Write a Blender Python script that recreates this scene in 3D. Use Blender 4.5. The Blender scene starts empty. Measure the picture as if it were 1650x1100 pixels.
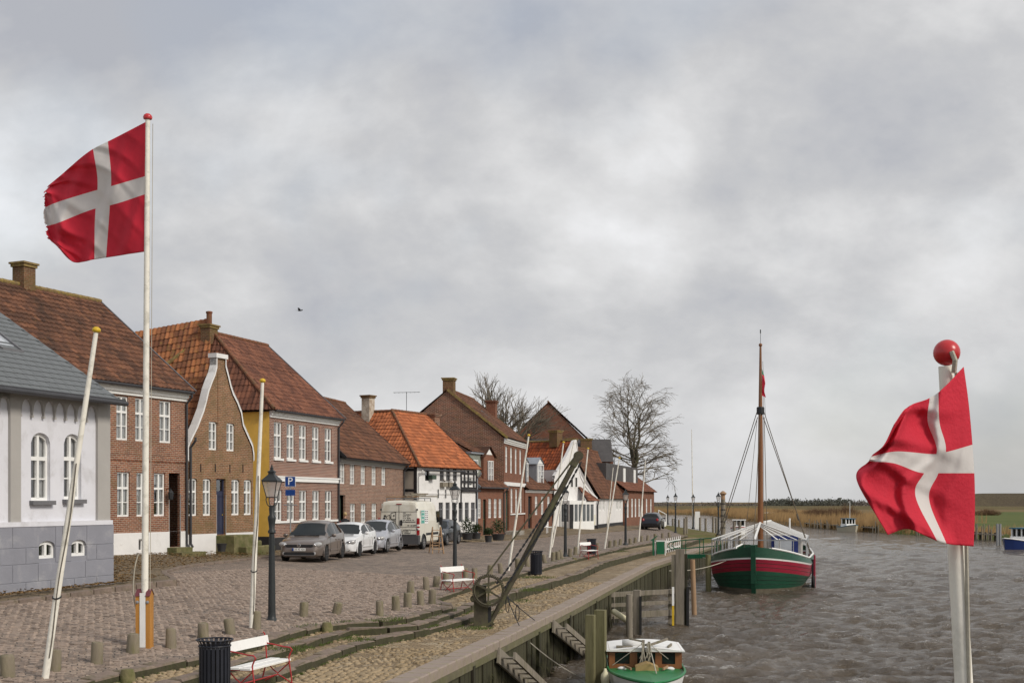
import bpy, math, random
import numpy as np
from mathutils import Vector, Matrix, noise
random.seed(11)
R = math.radians
sc = bpy.context.scene
COL = sc.collection
# ------------------------------------------------------------------ camera, sky, sun, exposure
F = 2000.0; HZ = 808.0; CX = 825.0; CH = 2.7           # focal length in photo pixels, horizon row, centre column, eye height
cam = bpy.data.cameras.new('camera'); cam_o = bpy.data.objects.new('camera', cam); COL.objects.link(cam_o)
cam_o.location = (0, 0, CH); cam_o.rotation_euler = (R(90), 0, 0)
cam.sensor_width = 36; cam.lens = 36 * F / 1650; cam.shift_y = (HZ - 550) / 1650
cam.clip_start = 0.1; cam.clip_end = 9000
sc.camera = cam_o
SUN_EL, SUN_AZ = R(36), R(124)                         # azimuth clockwise from the view direction
w = bpy.data.worlds.new('World'); sc.world = w; w.use_nodes = True
nt = w.node_tree; nt.nodes.clear()
def N(nt, t, **kw):
    n = nt.nodes.new(t)
    for k, v in kw.items():
        if k == 'inp':
            for a, b in v.items(): n.inputs[a].default_value = b
        else: setattr(n, k, v)
    return n
def Lk(nt, a, b): nt.links.new(a, b)
def math_n(nt, op, a, b=None, c=None):
    n = N(nt, 'ShaderNodeMath', operation=op)
    for i, v in enumerate((a, b, c)):
        if v is None: continue
        if isinstance(v, (int, float)): n.inputs[i].default_value = v
        else: Lk(nt, v, n.inputs[i])
    return n.outputs[0]
def ramp_n(nt, fac, stops):
    n = N(nt, 'ShaderNodeValToRGB'); el = n.color_ramp.elements
    while len(el) < len(stops): el.new(0.5)
    for e, (p, c) in zip(el, stops):
        e.position = p; e.color = (*c, 1) if len(c) == 3 else c
    Lk(nt, fac, n.inputs[0]); return n.outputs[0]
def mix_n(nt, fac, a, b, mode='MIX'):
    n = N(nt, 'ShaderNodeMix', data_type='RGBA', blend_type=mode)
    for s, v in ((n.inputs[0], fac), (n.inputs[6], a), (n.inputs[7], b)):
        if isinstance(v, (int, float)): s.default_value = v
        elif isinstance(v, tuple): s.default_value = (*v, 1) if len(v) == 3 else v
        else: Lk(nt, v, s)
    return n.outputs[2]
sky = N(nt, 'ShaderNodeTexSky', sky_type='NISHITA', sun_disc=False, sun_elevation=SUN_EL, sun_rotation=SUN_AZ, air_density=1.2, dust_density=2.5)
geo = N(nt, 'ShaderNodeTexCoord'); sep = N(nt, 'ShaderNodeSeparateXYZ'); Lk(nt, geo.outputs['Generated'], sep.inputs[0])
zz = math_n(nt, 'MAXIMUM', math_n(nt, 'ADD', sep.outputs[2], 0.72), 0.05)
cv = N(nt, 'ShaderNodeCombineXYZ')
Lk(nt, math_n(nt, 'DIVIDE', sep.outputs[0], zz), cv.inputs[0]); Lk(nt, math_n(nt, 'DIVIDE', sep.outputs[1], zz), cv.inputs[1])
def cloud(scale, detail, rough, off, sx=1.0, dist=0.0):
    mp = N(nt, 'ShaderNodeMapping'); mp.inputs['Location'].default_value = off; mp.inputs['Scale'].default_value = (1, sx, 1)
    Lk(nt, cv.outputs[0], mp.inputs[0])
    n = N(nt, 'ShaderNodeTexNoise', inp={'Scale': scale, 'Detail': detail, 'Roughness': rough, 'Distortion': dist}); Lk(nt, mp.outputs[0], n.inputs[0])
    return n.outputs[0]
big = cloud(1.9, 2, 0.45, (3.0, 8.8, 0.3), 1.1, 0.1)
mid = cloud(4.2, 7, 0.56, (8.6, 8.3, 1.0), 1.2, 0.12)
fine = cloud(11, 6, 0.55, (5.2, 0.4, 2.0), 1.3, 0.1)
den = math_n(nt, 'ADD', math_n(nt, 'ADD', math_n(nt, 'MULTIPLY', big, 0.42), math_n(nt, 'MULTIPLY', mid, 0.46)), math_n(nt, 'MULTIPLY', fine, 0.12))
lowf = N(nt, 'ShaderNodeMapRange', inp={'From Min': 0.0, 'From Max': 0.20, 'To Min': 0.30, 'To Max': 1.0}); Lk(nt, sep.outputs[2], lowf.inputs[0])
den = math_n(nt, 'ADD', 0.478, math_n(nt, 'MULTIPLY', math_n(nt, 'SUBTRACT', den, 0.478), lowf.outputs[0]))
ccol = ramp_n(nt, den, [(0.40, (0.520, 0.522, 0.530)), (0.46, (0.430, 0.430, 0.433)), (0.51, (0.350, 0.352, 0.360)), (0.58, (0.272, 0.280, 0.305))])
c10 = N(nt, 'ShaderNodeVectorMath', operation='SCALE'); c10.inputs['Scale'].default_value = 10.0; Lk(nt, ccol, c10.inputs[0])
thin = ramp_n(nt, cloud(2.0, 4, 0.5, (7.1, 7.9, 4.0), 1.0, 0.1), [(0.36, (0.70, 0.70, 0.70)), (0.50, (0.99, 0.99, 0.99))])
col = mix_n(nt, thin, sky.outputs[0], c10.outputs[0])
bg = N(nt, 'ShaderNodeBackground'); bg.inputs[1].default_value = 0.1; Lk(nt, col, bg.inputs[0])
wo = N(nt, 'ShaderNodeOutputWorld'); Lk(nt, bg.outputs[0], wo.inputs[0])
sun = bpy.data.lights.new('sun', 'SUN'); sun.energy = 1.5; sun.angle = R(16); sun.color = (1, 0.93, 0.83)
sun_o = bpy.data.objects.new('sun', sun); COL.objects.link(sun_o)
sd = Vector((math.sin(SUN_AZ) * math.cos(SUN_EL), math.cos(SUN_AZ) * math.cos(SUN_EL), math.sin(SUN_EL)))
sun_o.rotation_euler = sd.to_track_quat('Z', 'Y').to_euler()
vs = sc.view_settings; vs.view_transform = 'Standard'; vs.look = 'None'; vs.gamma = 1; vs.exposure = 0.75; vs.use_curve_mapping = False

# ------------------------------------------------------------------ projection helpers (a pixel gives a direction, the ground or wall gives the distance)
def W(px, py, D): return Vector(((px - CX) / F * D, D, CH - (py - HZ) / F * D))
def G(px, py, z=0.0):
    D = (CH - z) * F / (py - HZ); return Vector(((px - CX) / F * D, D, z))

# ------------------------------------------------------------------ mesh builder
class MB:
    def __init__(s): s.v = []; s.f = []; s.t = []; s.mi = []
    def add(s, vs, fs, tint=None, mi=0):
        b = len(s.v); s.v.extend([tuple(p) for p in vs])
        for f in fs: s.f.append(tuple(i + b for i in f)); s.t.append(tint if tint is not None else 0.5); s.mi.append(mi)
        return s
    def quad(s, a, b, c, d, tint=None, mi=0): return s.add([a, b, c, d], [(0, 1, 2, 3)], tint, mi)
    def box(s, x0, x1, y0, y1, z0, z1, m=None, tint=None, mi=0):
        vs = [Vector(p) for p in ((x0, y0, z0), (x1, y0, z0), (x1, y1, z0), (x0, y1, z0), (x0, y0, z1), (x1, y0, z1), (x1, y1, z1), (x0, y1, z1))]
        if m is not None: vs = [m @ p for p in vs]
        return s.add(vs, [(0, 3, 2, 1), (4, 5, 6, 7), (0, 1, 5, 4), (1, 2, 6, 5), (2, 3, 7, 6), (3, 0, 4, 7)], tint, mi)
    def cbox(s, x0, x1, y0, y1, z0, z1, c=0.02, m=None, jit=0.0, tint=None, mi=0):
        """box whose top edges are chamfered"""
        vs = [(x0, y0, z0), (x1, y0, z0), (x1, y1, z0), (x0, y1, z0), (x0, y0, z1 - c), (x1, y0, z1 - c), (x1, y1, z1 - c), (x0, y1, z1 - c),
              (x0 + c, y0 + c, z1), (x1 - c, y0 + c, z1), (x1 - c, y1 - c, z1), (x0 + c, y1 - c, z1)]
        vs = [Vector(p) + Vector((random.uniform(-jit, jit), random.uniform(-jit, jit), random.uniform(-jit, jit))) for p in vs]
        if m is not None: vs = [m @ p for p in vs]
        fs = [(0, 3, 2, 1), (8, 9, 10, 11)]
        for i in range(4):
            j = (i + 1) % 4; fs += [(i, j, j + 4, i + 4), (i + 4, j + 4, j + 8, i + 8)]
        return s.add(vs, fs, tint, mi)
    def bar(s, a, b, wd, ht=None, up=(0, 0, 1), tint=None, mi=0):
        """rectangular bar from a to b"""
        a = Vector(a); b = Vector(b); ht = wd if ht is None else ht
        d = (b - a).normalized(); u = Vector(up)
        if abs(d.dot(u)) > 0.98: u = Vector((0, 1, 0)) if abs(d.y) < 0.9 else Vector((1, 0, 0))
        x = d.cross(u).normalized(); y = x.cross(d).normalized()
        vs = [p + x * sx * wd / 2 + y * sy * ht / 2 for p in (a, b) for sx, sy in ((-1, -1), (1, -1), (1, 1), (-1, 1))]
        return s.add(vs, [(3, 2, 1, 0), (4, 5, 6, 7), (0, 1, 5, 4), (1, 2, 6, 5), (2, 3, 7, 6), (3, 0, 4, 7)], tint, mi)
    def tube(s, pts, rad, n=8, cap=True, tint=None, mi=0):
        pts = [Vector(p) for p in pts]; k = len(pts)
        if isinstance(rad, (int, float)): rad = [rad] * k
        vs = []; px = None
        for i, p in enumerate(pts):
            d = (pts[min(i + 1, k - 1)] - pts[max(i - 1, 0)])
            d = d.normalized() if d.length > 1e-9 else Vector((0, 0, 1))
            if px is None:
                px = d.cross(Vector((0, 0, 1)) if abs(d.z) < 0.9 else Vector((1, 0, 0))).normalized()
            else:
                px = (px - d * px.dot(d)); px = px.normalized() if px.length > 1e-6 else d.orthogonal().normalized()
            y = d.cross(px)
            for j in range(n):
                a = 2 * math.pi * j / n; vs.append(p + (px * math.cos(a) + y * math.sin(a)) * rad[i])
        fs = [(i * n + j, i * n + (j + 1) % n, (i + 1) * n + (j + 1) % n, (i + 1) * n + j) for i in range(k - 1) for j in range(n)]
        if cap: fs += [tuple(range(n - 1, -1, -1)), tuple((k - 1) * n + j for j in range(n))]
        return s.add(vs, fs, tint, mi)
    def lathe(s, prof, n=12, m=None, c=(0, 0, 0), tint=None, mi=0):
        """prof: (radius, z) from bottom to top"""
        vs = []
        for r, z in prof:
            for j in range(n):
                a = 2 * math.pi * (j + .5) / n; vs.append(Vector((c[0] + r * math.cos(a), c[1] + r * math.sin(a), c[2] + z)))
        if m is not None: vs = [m @ p for p in vs]
        k = len(prof)
        fs = [(i * n + j, i * n + (j + 1) % n, (i + 1) * n + (j + 1) % n, (i + 1) * n + j) for i in range(k - 1) for j in range(n)]
        fs += [tuple(range(n - 1, -1, -1)), tuple((k - 1) * n + j for j in range(n))]
        return s.add(vs, fs, tint, mi)
    def prism(s, poly, f0, f1, tint=None, mi=0):
        """poly: 2-D points; f0/f1 map a point to the two faces"""
        n = len(poly); vs = [f0(*p) for p in poly] + [f1(*p) for p in poly]
        fs = [tuple(range(n)), tuple(range(2 * n - 1, n - 1, -1))] + [(i, i + n, (i + 1) % n + n, (i + 1) % n) for i in range(n)]
        return s.add(vs, fs, tint, mi)
    def mesh(s, name, mats, smooth=False):
        me = bpy.data.meshes.new(name); me.from_pydata(s.v, [], s.f)
        for m in (mats if isinstance(mats, (list, tuple)) else [mats]): me.materials.append(m)
        if any(s.mi): me.polygons.foreach_set('material_index', s.mi)
        if any(t != 0.5 for t in s.t):
            at = me.color_attributes.new('tint', 'FLOAT_COLOR', 'CORNER')
            arr = np.repeat(np.array(s.t, dtype=np.float32), [len(f) for f in s.f])
            full = np.ones((len(arr), 4), dtype=np.float32); full[:, :3] = arr[:, None]; at.data.foreach_set('color', full.ravel())
        if smooth:
            me.polygons.foreach_set('use_smooth', [True] * len(me.polygons))
            if smooth is not True:
                try: me.set_sharp_from_angle(angle=R(smooth))
                except Exception: pass
        me.update(); return me
    def build(s, name, mats, parent=None, smooth=False, loc=None, rz=0):
        o = bpy.data.objects.new(name, s.mesh(name, mats, smooth)); COL.objects.link(o)
        if parent is not None: o.parent = parent
        if loc is not None: o.location = loc
        if rz: o.rotation_euler = (0, 0, rz)
        return o
def tag(o, label=None, cat=None, group=None, kind=None):
    if label: o['label'] = label
    if cat: o['category'] = cat
    if group: o['group'] = group
    if kind: o['kind'] = kind
    return o
def thing(name, label, cat, loc=(0, 0, 0), rz=0, group=None):
    o = bpy.data.objects.new(name, None); COL.objects.link(o); o.location = loc; o.rotation_euler = (0, 0, rz); o.empty_display_size = 0.2
    return tag(o, label, cat, group)
def copy_tree(o, parent=None):
    c = o.copy(); COL.objects.link(c)
    if parent is not None: c.parent = parent
    for ch in list(o.children): copy_tree(ch, c)
    return c
def piece(name, me, parent, loc=(0, 0, 0), rot=(0, 0, 0), scale=(1, 1, 1)):
    o = bpy.data.objects.new(name, me); COL.objects.link(o); o.parent = parent; o.location = loc; o.rotation_euler = rot; o.scale = scale
    return o

# ------------------------------------------------------------------ materials
def base_mat(name):
    m = bpy.data.materials.new(name); m.use_nodes = True; nt = m.node_tree; b = nt.nodes['Principled BSDF']
    return m, nt, b
def coords(nt, kind='Object'):
    return N(nt, 'ShaderNodeTexCoord').outputs[kind]
def noise_n(nt, vec, scale, detail=4, rough=0.55, dist=0.0):
    n = N(nt, 'ShaderNodeTexNoise', inp={'Scale': scale, 'Detail': detail, 'Roughness': rough, 'Distortion': dist}); Lk(nt, vec, n.inputs[0]); return n.outputs[0]
def bump_n(nt, h, strength, dist, b):
    n = N(nt, 'ShaderNodeBump', inp={'Strength': strength, 'Distance': dist}); Lk(nt, h, n.inputs['Height']); Lk(nt, n.outputs[0], b.inputs['Normal']); return n
def sc3(c, k): return tuple(min(1, max(0, x * k)) for x in c)
def mk(name, c, rough=0.7, var=0.18, scale=2.5, bump=0.25, bs=45, spec=0.3, metal=0.0, stain=None, stain_amt=0.0, stain_scale=1.2, tint=0.0, coat=0.0, stretch=None, transl=None, clear=0):
    m, nt, b = base_mat(name); v = coords(nt)
    if stretch:
        mp = N(nt, 'ShaderNodeMapping'); mp.inputs['Scale'].default_value = stretch; Lk(nt, v, mp.inputs[0]); v = mp.outputs[0]
    n1 = noise_n(nt, v, scale, 6, 0.6)
    colr = ramp_n(nt, n1, [(0.28, sc3(c, 1 - var)), (0.72, sc3(c, 1 + var))])
    if tint:
        a = N(nt, 'ShaderNodeAttribute', attribute_name='tint')
        colr = mix_n(nt, tint, colr, ramp_n(nt, a.outputs['Fac'], [(0, (0.3, 0.3, 0.3)), (0.5, (1, 1, 1)), (1, (1.0, 1.0, 1.0))]), 'MULTIPLY')
    if stain:
        n2 = noise_n(nt, v, stain_scale, 6, 0.65, 0.4)
        colr = mix_n(nt, ramp_n(nt, n2, [(0.5 - stain_amt * .3, (0, 0, 0)), (0.78 - stain_amt * .3, (1, 1, 1))]), colr, stain)
    Lk(nt, colr, b.inputs['Base Color'])
    b.inputs['Roughness'].default_value = rough; b.inputs['Specular IOR Level'].default_value = spec; b.inputs['Metallic'].default_value = metal
    b.inputs['Coat Weight'].default_value = coat; b.inputs['Coat Roughness'].default_value = 0.06
    if bump: bump_n(nt, noise_n(nt, v, bs, 5, 0.6), bump, 0.02, b)
    if transl:
        t = N(nt, 'ShaderNodeBsdfTranslucent'); Lk(nt, colr, t.inputs[0])
        ms = N(nt, 'ShaderNodeMixShader'); ms.inputs[0].default_value = transl
        Lk(nt, b.outputs[0], ms.inputs[1]); Lk(nt, t.outputs[0], ms.inputs[2]); 
        if clear:
            tr = N(nt, 'ShaderNodeBsdfTransparent'); m2 = N(nt, 'ShaderNodeMixShader'); m2.inputs[0].default_value = clear; Lk(nt, ms.outputs[0], m2.inputs[1]); Lk(nt, tr.outputs[0], m2.inputs[2]); ms = m2
        Lk(nt, ms.outputs[0], nt.nodes['Material Output'].inputs[0])
    return m
def brick_mat(name, c1, c2, mortar, moss=None, moss_amt=0.3, dark=0.25, bw=0.235, rh=0.073, ms=0.0105):
    m, nt, b = base_mat(name); v = coords(nt); s = N(nt, 'ShaderNodeSeparateXYZ'); Lk(nt, v, s.inputs[0])
    cvec = N(nt, 'ShaderNodeCombineXYZ'); Lk(nt, math_n(nt, 'ADD', s.outputs[0], s.outputs[1]), cvec.inputs[0]); Lk(nt, s.outputs[2], cvec.inputs[1])
    wob = N(nt, 'ShaderNodeVectorMath', operation='ADD'); Lk(nt, cvec.outputs[0], wob.inputs[0])
    nz = N(nt, 'ShaderNodeTexNoise', inp={'Scale': 1.5, 'Detail': 2}); Lk(nt, v, nz.inputs[0])
    scl = N(nt, 'ShaderNodeVectorMath', operation='SCALE'); scl.inputs['Scale'].default_value = 0.03; Lk(nt, nz.outputs['Color'], scl.inputs[0]); Lk(nt, scl.outputs[0], wob.inputs[1])
    br = N(nt, 'ShaderNodeTexBrick', inp={'Scale': 1.0, 'Mortar Size': ms, 'Mortar Smooth': 0.25, 'Bias': -0.1, 'Brick Width': bw, 'Row Height': rh, 'Color1': (*c1, 1), 'Color2': (*c2, 1), 'Mortar': (*mortar, 1)})
    Lk(nt, wob.outputs[0], br.inputs[0])
    n1 = noise_n(nt, v, 0.9, 6, 0.6)
    col = mix_n(nt, 1.0, br.outputs['Color'], ramp_n(nt, n1, [(0.25, (1 - dark,) * 3), (0.75, (1.0 + dark * .4,) * 3)]), 'MULTIPLY')
    n3 = noise_n(nt, v, 14, 3, 0.6)
    col = mix_n(nt, 1.0, col, ramp_n(nt, n3, [(0.3, (0.72,) * 3), (0.7, (1.18,) * 3)]), 'MULTIPLY')
    if moss:
        n2 = noise_n(nt, v, 1.6, 7, 0.68, 0.5)
        col = mix_n(nt, ramp_n(nt, n2, [(0.56 - moss_amt * .25, (0, 0, 0)), (0.82 - moss_amt * .25, (0.75,) * 3)]), col, moss)
    Lk(nt, col, b.inputs['Base Color']); b.inputs['Roughness'].default_value = 0.9; b.inputs['Specular IOR Level'].default_value = 0.15
    bump_n(nt, math_n(nt, 'ADD', math_n(nt, 'MULTIPLY', br.outputs['Fac'], -1.0), math_n(nt, 'MULTIPLY', n3, 0.5)), 0.6, 0.012, b)
    return m
def roof_mat(name, c, c2, lichen=(0.30, 0.24, 0.10), amt=0.25, dark=(0.05, 0.04, 0.035), damt=0.3):
    m, nt, b = base_mat(name); v = coords(nt)
    a = N(nt, 'ShaderNodeAttribute', attribute_name='tint')
    col = ramp_n(nt, a.outputs['Fac'], [(0.0, sc3(c2, 0.7)), (0.35, c2), (0.65, c), (1.0, sc3(c, 1.25))])
    n1 = noise_n(nt, v, 0.8, 6, 0.62, 0.6)
    col = mix_n(nt, ramp_n(nt, n1, [(0.62 - damt * .35, (0, 0, 0)), (0.85 - damt * .3, (0.85,) * 3)]), col, dark)
    n2 = noise_n(nt, v, 3.5, 7, 0.7)
    col = mix_n(nt, ramp_n(nt, n2, [(0.66 - amt * .3, (0, 0, 0)), (0.86 - amt * .3, (0.8,) * 3)]), col, lichen)
    n3 = noise_n(nt, v, 22, 4, 0.6)
    col = mix_n(nt, 1.0, col, ramp_n(nt, n3, [(0.3, (0.75,) * 3), (0.7, (1.15,) * 3)]), 'MULTIPLY')
    Lk(nt, col, b.inputs['Base Color']); b.inputs['Roughness'].default_value = 0.85; b.inputs['Specular IOR Level'].default_value = 0.2
    bump_n(nt, n3, 0.3, 0.02, b); return m
def glass_mat(name, tintc=(0.96, 0.97, 0.97), refl=1.0):
    m = bpy.data.materials.new(name); m.use_nodes = True; nt = m.node_tree; nt.nodes.clear()
    fr = N(nt, 'ShaderNodeFresnel', inp={'IOR': 1.52}); g = N(nt, 'ShaderNodeBsdfGlossy', inp={'Roughness': 0.02, 'Color': (0.95, 0.96, 0.97, 1)})
    nz = noise_n(nt, coords(nt), 2.0, 2); bp = N(nt, 'ShaderNodeBump', inp={'Strength': 0.05, 'Distance': 0.05}); Lk(nt, nz, bp.inputs['Height'])
    Lk(nt, bp.outputs[0], g.inputs['Normal'])
    t = N(nt, 'ShaderNodeBsdfTransparent', inp={'Color': (*tintc, 1)}); ms = N(nt, 'ShaderNodeMixShader')
    Lk(nt, math_n(nt, 'MINIMUM', math_n(nt, 'MULTIPLY', fr.outputs[0], 3.0 * refl), 1.0), ms.inputs[0]); Lk(nt, t.outputs[0], ms.inputs[1]); Lk(nt, g.outputs[0], ms.inputs[2])
    o = N(nt, 'ShaderNodeOutputMaterial'); Lk(nt, ms.outputs[0], o.inputs[0]); return m
M = {}
M['white'] = mk('white_paint', (0.78, 0.78, 0.76), 0.5, 0.05, 4, 0.1, 60, stain=(0.5, 0.48, 0.42), stain_amt=-0.35, stain_scale=3)
M['pole'] = mk('pole_paint', (0.80, 0.77, 0.69), 0.7, 0.08, 3, 0.1, 40, stain=(0.42, 0.40, 0.33), stain_amt=0.0, stain_scale=5)
M['render'] = mk('white_render', (0.72, 0.71, 0.70), 0.85, 0.06, 2, 0.35, 30, stain=(0.45, 0.43, 0.38), stain_amt=-0.2, stain_scale=1.5)
M['lavender'] = mk('lavender_render', (0.66, 0.665, 0.71), 0.85, 0.05, 1.2, 0.25, 35, stain=(0.46, 0.45, 0.46), stain_amt=-0.1, stain_scale=1.6)
M['beige'] = mk('beige_render', (0.38, 0.365, 0.345), 0.85, 0.05, 2, 0.2, 35)
M['grey_block'] = mk('grey_plinth', (0.245, 0.25, 0.285), 0.85, 0.08, 1.6, 0.3, 25, stain=(0.36, 0.36, 0.38), stain_amt=-0.1, stain_scale=2)
M['grey_trim'] = mk('grey_trim', (0.15, 0.15, 0.16), 0.6, 0.1)
M['yellow'] = mk('yellow_render', (0.84, 0.53, 0.11), 0.85, 0.10, 1.5, 0.2, 30, stain=(0.45, 0.27, 0.09), stain_amt=-0.15)
M['cream_panel'] = mk('cream_panel', (0.58, 0.52, 0.44), 0.85, 0.06, 2, 0.2, 30)
M['cream_wood'] = mk('cream_board', (0.62, 0.58, 0.40), 0.7, 0.06)
M['timber'] = mk('black_timber', (0.03, 0.028, 0.03), 0.7, 0.3, 5, 0.4, 30)
M['greygreen'] = mk('greygreen_render', (0.22, 0.235, 0.20), 0.85, 0.08)
M['black'] = mk('black_paint', (0.02, 0.02, 0.022), 0.5, 0.2, 3, 0.1)
M['tar'] = mk('tarred_plinth', (0.03, 0.03, 0.032), 0.8, 0.25, 3, 0.3)
M['navy'] = mk('navy_door', (0.035, 0.04, 0.075), 0.45, 0.15, 3, 0.1)
M['green_door'] = mk('green_door', (0.05, 0.075, 0.055), 0.5, 0.15)
M['brick_red'] = brick_mat('brick_red', (0.31, 0.125, 0.072), (0.185, 0.072, 0.048), (0.40, 0.34, 0.265), (0.14, 0.11, 0.05), 0.15)
M['brick_old'] = brick_mat('brick_old', (0.31, 0.145, 0.078), (0.185, 0.09, 0.052), (0.36, 0.30, 0.205), (0.16, 0.12, 0.055), 0.42)
M['brick_brown'] = brick_mat('brick_brown', (0.29, 0.14, 0.10), (0.175, 0.085, 0.066), (0.46, 0.39, 0.33), None)
M['brick_light'] = brick_mat('brick_light', (0.30, 0.155, 0.105), (0.185, 0.095, 0.07), (0.46, 0.39, 0.32), None)
M['brick_far'] = brick_mat('brick_far', (0.24, 0.085, 0.05), (0.18, 0.065, 0.042), (0.26, 0.19, 0.14), None)
M['brick_gable'] = brick_mat('brick_gable', (0.25, 0.095, 0.062), (0.11, 0.05, 0.042), (0.44, 0.34, 0.25), (0.20, 0.13, 0.07), 0.2, bw=.26, rh=.085, ms=.013)
M['brick_chim'] = brick_mat('brick_chimney', (0.22, 0.10, 0.055), (0.15, 0.07, 0.045), (0.24, 0.20, 0.13), (0.13, 0.10, 0.035), 0.6)
M['roof_brown'] = roof_mat('roof_brown', (0.175, 0.08, 0.047), (0.115, 0.056, 0.037), (0.20, 0.105, 0.045), 0.35, (0.05, 0.032, 0.024), 0.45)
M['roof_red'] = roof_mat('roof_red', (0.20, 0.085, 0.052), (0.145, 0.064, 0.043), (0.20, 0.12, 0.05), 0.08, (0.07, 0.035, 0.028), 0.3)
M['roof_mix'] = roof_mat('roof_mix', (0.34, 0.135, 0.058), (0.21, 0.088, 0.048), (0.34, 0.22, 0.06), 0.38, (0.09, 0.05, 0.03), 0.2)
M['roof_orange'] = roof_mat('roof_orange', (0.42, 0.142, 0.06), (0.32, 0.11, 0.05), (0.36, 0.20, 0.06), 0.1, (0.20, 0.07, 0.03), 0.12)
M['slate'] = mk('slate', (0.13, 0.14, 0.145), 0.55, 0.15, 6, 0.3, 30, spec=0.4, tint=0.5)
M['slate_dark'] = mk('slate_dark', (0.075, 0.07, 0.07), 0.7, 0.25, 1.5, 0.3, 10)
M['lichen'] = mk('lichen_ridge', (0.20, 0.14, 0.065), 0.9, 0.35, 6, 0.5, 25, stain=(0.34, 0.26, 0.06), stain_amt=0.1, stain_scale=5)
M['ridge_red'] = mk('ridge_red', (0.20, 0.075, 0.04), 0.85, 0.35, 5, 0.4, 25, stain=(0.12, 0.09, 0.05), stain_amt=0.3, stain_scale=4)
M['zinc'] = mk('zinc', (0.28, 0.30, 0.33), 0.45, 0.1, 3, 0.1, 40, metal=0.3)
M['gutter'] = mk('gutter', (0.05, 0.05, 0.055), 0.5, 0.15)
M['glass'] = glass_mat('window_glass')
M['curtain'] = mk('net_curtain', (0.82, 0.82, 0.81), 0.9, 0.06, 5, 0.1, transl=0.3)
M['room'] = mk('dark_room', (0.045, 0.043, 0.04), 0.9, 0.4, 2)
M['stone'] = mk('granite', (0.30, 0.28, 0.25), 0.85, 0.2, 5, 0.5, 35, stain=(0.14, 0.12, 0.07), stain_amt=0.1, stain_scale=3)
M['kerb'] = mk('kerb_stone', (0.215, 0.165, 0.135), 0.85, 0.28, 3.5, 0.6, 28, stain=(0.085, 0.08, 0.035), stain_amt=0.15, stain_scale=2.2, tint=0.5)
M['kerb_moss_shade'] = mk('mossy_shaded_riser', (0.060, 0.054, 0.032), 0.9, 0.45, 5, 0.7, 25, stain=(0.045, 0.05, 0.018), stain_amt=0.2, stain_scale=3)  # moss tone, darkened further so the step risers' shade sits in the colour
M['mossy'] = mk('mossy_stone', (0.17, 0.15, 0.075), 0.9, 0.3, 4, 0.6, 25, stain=(0.09, 0.10, 0.03), stain_amt=0.3, stain_scale=3)
M['coping'] = mk('coping_concrete', (0.29, 0.235, 0.20), 0.85, 0.15, 2.5, 0.4, 40, stain=(0.19, 0.18, 0.08), stain_amt=0.0, stain_scale=2.5, tint=0.5)
M['bollard'] = mk('bollard_wood', (0.23, 0.195, 0.145), 0.9, 0.25, 4, 0.7, 22, stain=(0.13, 0.125, 0.05), stain_amt=0.3, stain_scale=3.5, stretch=(1, 1, 0.35))
M['wood_grey'] = mk('grey_timber', (0.235, 0.205, 0.165), 0.85, 0.3, 3, 0.6, 18, stain=(0.115, 0.11, 0.055), stain_amt=0.1, stain_scale=2, stretch=(3, 3, 0.3))
M['wood_green'] = mk('green_timber', (0.165, 0.15, 0.078), 0.85, 0.28, 3, 0.6, 18, stain=(0.10, 0.10, 0.035), stain_amt=0.2, stain_scale=2, stretch=(3, 3, 0.25))
M['wood_tan'] = mk('tan_timber', (0.34, 0.22, 0.13), 0.8, 0.2, 3, 0.5, 18, stretch=(3, 3, 0.25))
M['weed'] = mk('weedy_planks', (0.066, 0.055, 0.040), 0.85, 0.6, 2.2, 0.9, 12, stain=(0.052, 0.058, 0.020), stain_amt=0.25, stain_scale=1.6, tint=0.7, stretch=(2, 2, 0.5))
M['iron'] = mk('black_iron', (0.025, 0.026, 0.028), 0.5, 0.2, 4, 0.15)
M['lampiron'] = mk('lamp_iron', (0.03, 0.034, 0.036), 0.45, 0.15, 4, 0.1)
M['lampglass'] = mk('lamp_glass', (0.78, 0.74, 0.70), 0.3, 0.06, 3, 0, spec=0.4, transl=0.5, clear=.55)
M['binblack'] = mk('bin_black', (0.018, 0.02, 0.028), 0.45, 0.15, 5, 0.05)
M['redpaint'] = mk('red_paint', (0.36, 0.035, 0.035), 0.45, 0.15, 5, 0.1)
M['redball'] = mk('red_ball', (0.50, 0.025, 0.03), 0.3, 0.05, 3, 0.0, spec=0.5)
M['yellowcap'] = mk('yellow_knob', (0.60, 0.40, 0.03), 0.4, 0.12, 8, 0.05)
M['orangewood'] = mk('varnished_wood', (0.43, 0.20, 0.045), 0.45, 0.15, 3, 0.2, 20, stretch=(4, 4, 0.3))
M['maroon'] = mk('maroon_cap', (0.13, 0.035, 0.045), 0.5, 0.1)
M['flagred'] = mk('flag_red', (0.68, 0.034, 0.065), 0.75, 0.10, 3, 0.25, 90, transl=0.30)
M['flagwhite'] = mk('flag_white', (0.78, 0.75, 0.73), 0.8, 0.06, 3, 0.1, 60, transl=0.35)
M['crane'] = mk('crane_iron', (0.072, 0.062, 0.042), 0.7, 0.35, 4, 0.5, 25, stain=(0.10, 0.10, 0.045), stain_amt=0.2, stain_scale=4)
M['whitewash'] = mk('whitewashed_brick', (0.52, 0.46, 0.38), 0.9, 0.15, 6, 0.5, 25, stain=(0.25, 0.17, 0.11), stain_amt=0.25, stain_scale=4)
M['rail_moss'] = mk('mossy_rail', (0.15, 0.135, 0.085), 0.85, 0.3, 2, 0.6, 18, stain=(0.10, 0.10, 0.04), stain_amt=0.25, stain_scale=2)
M['rope'] = mk('rope', (0.13, 0.11, 0.085), 0.9, 0.2)
M['rope_pale'] = mk('pale_rope', (0.42, 0.39, 0.32), 0.9, 0.2)
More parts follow.
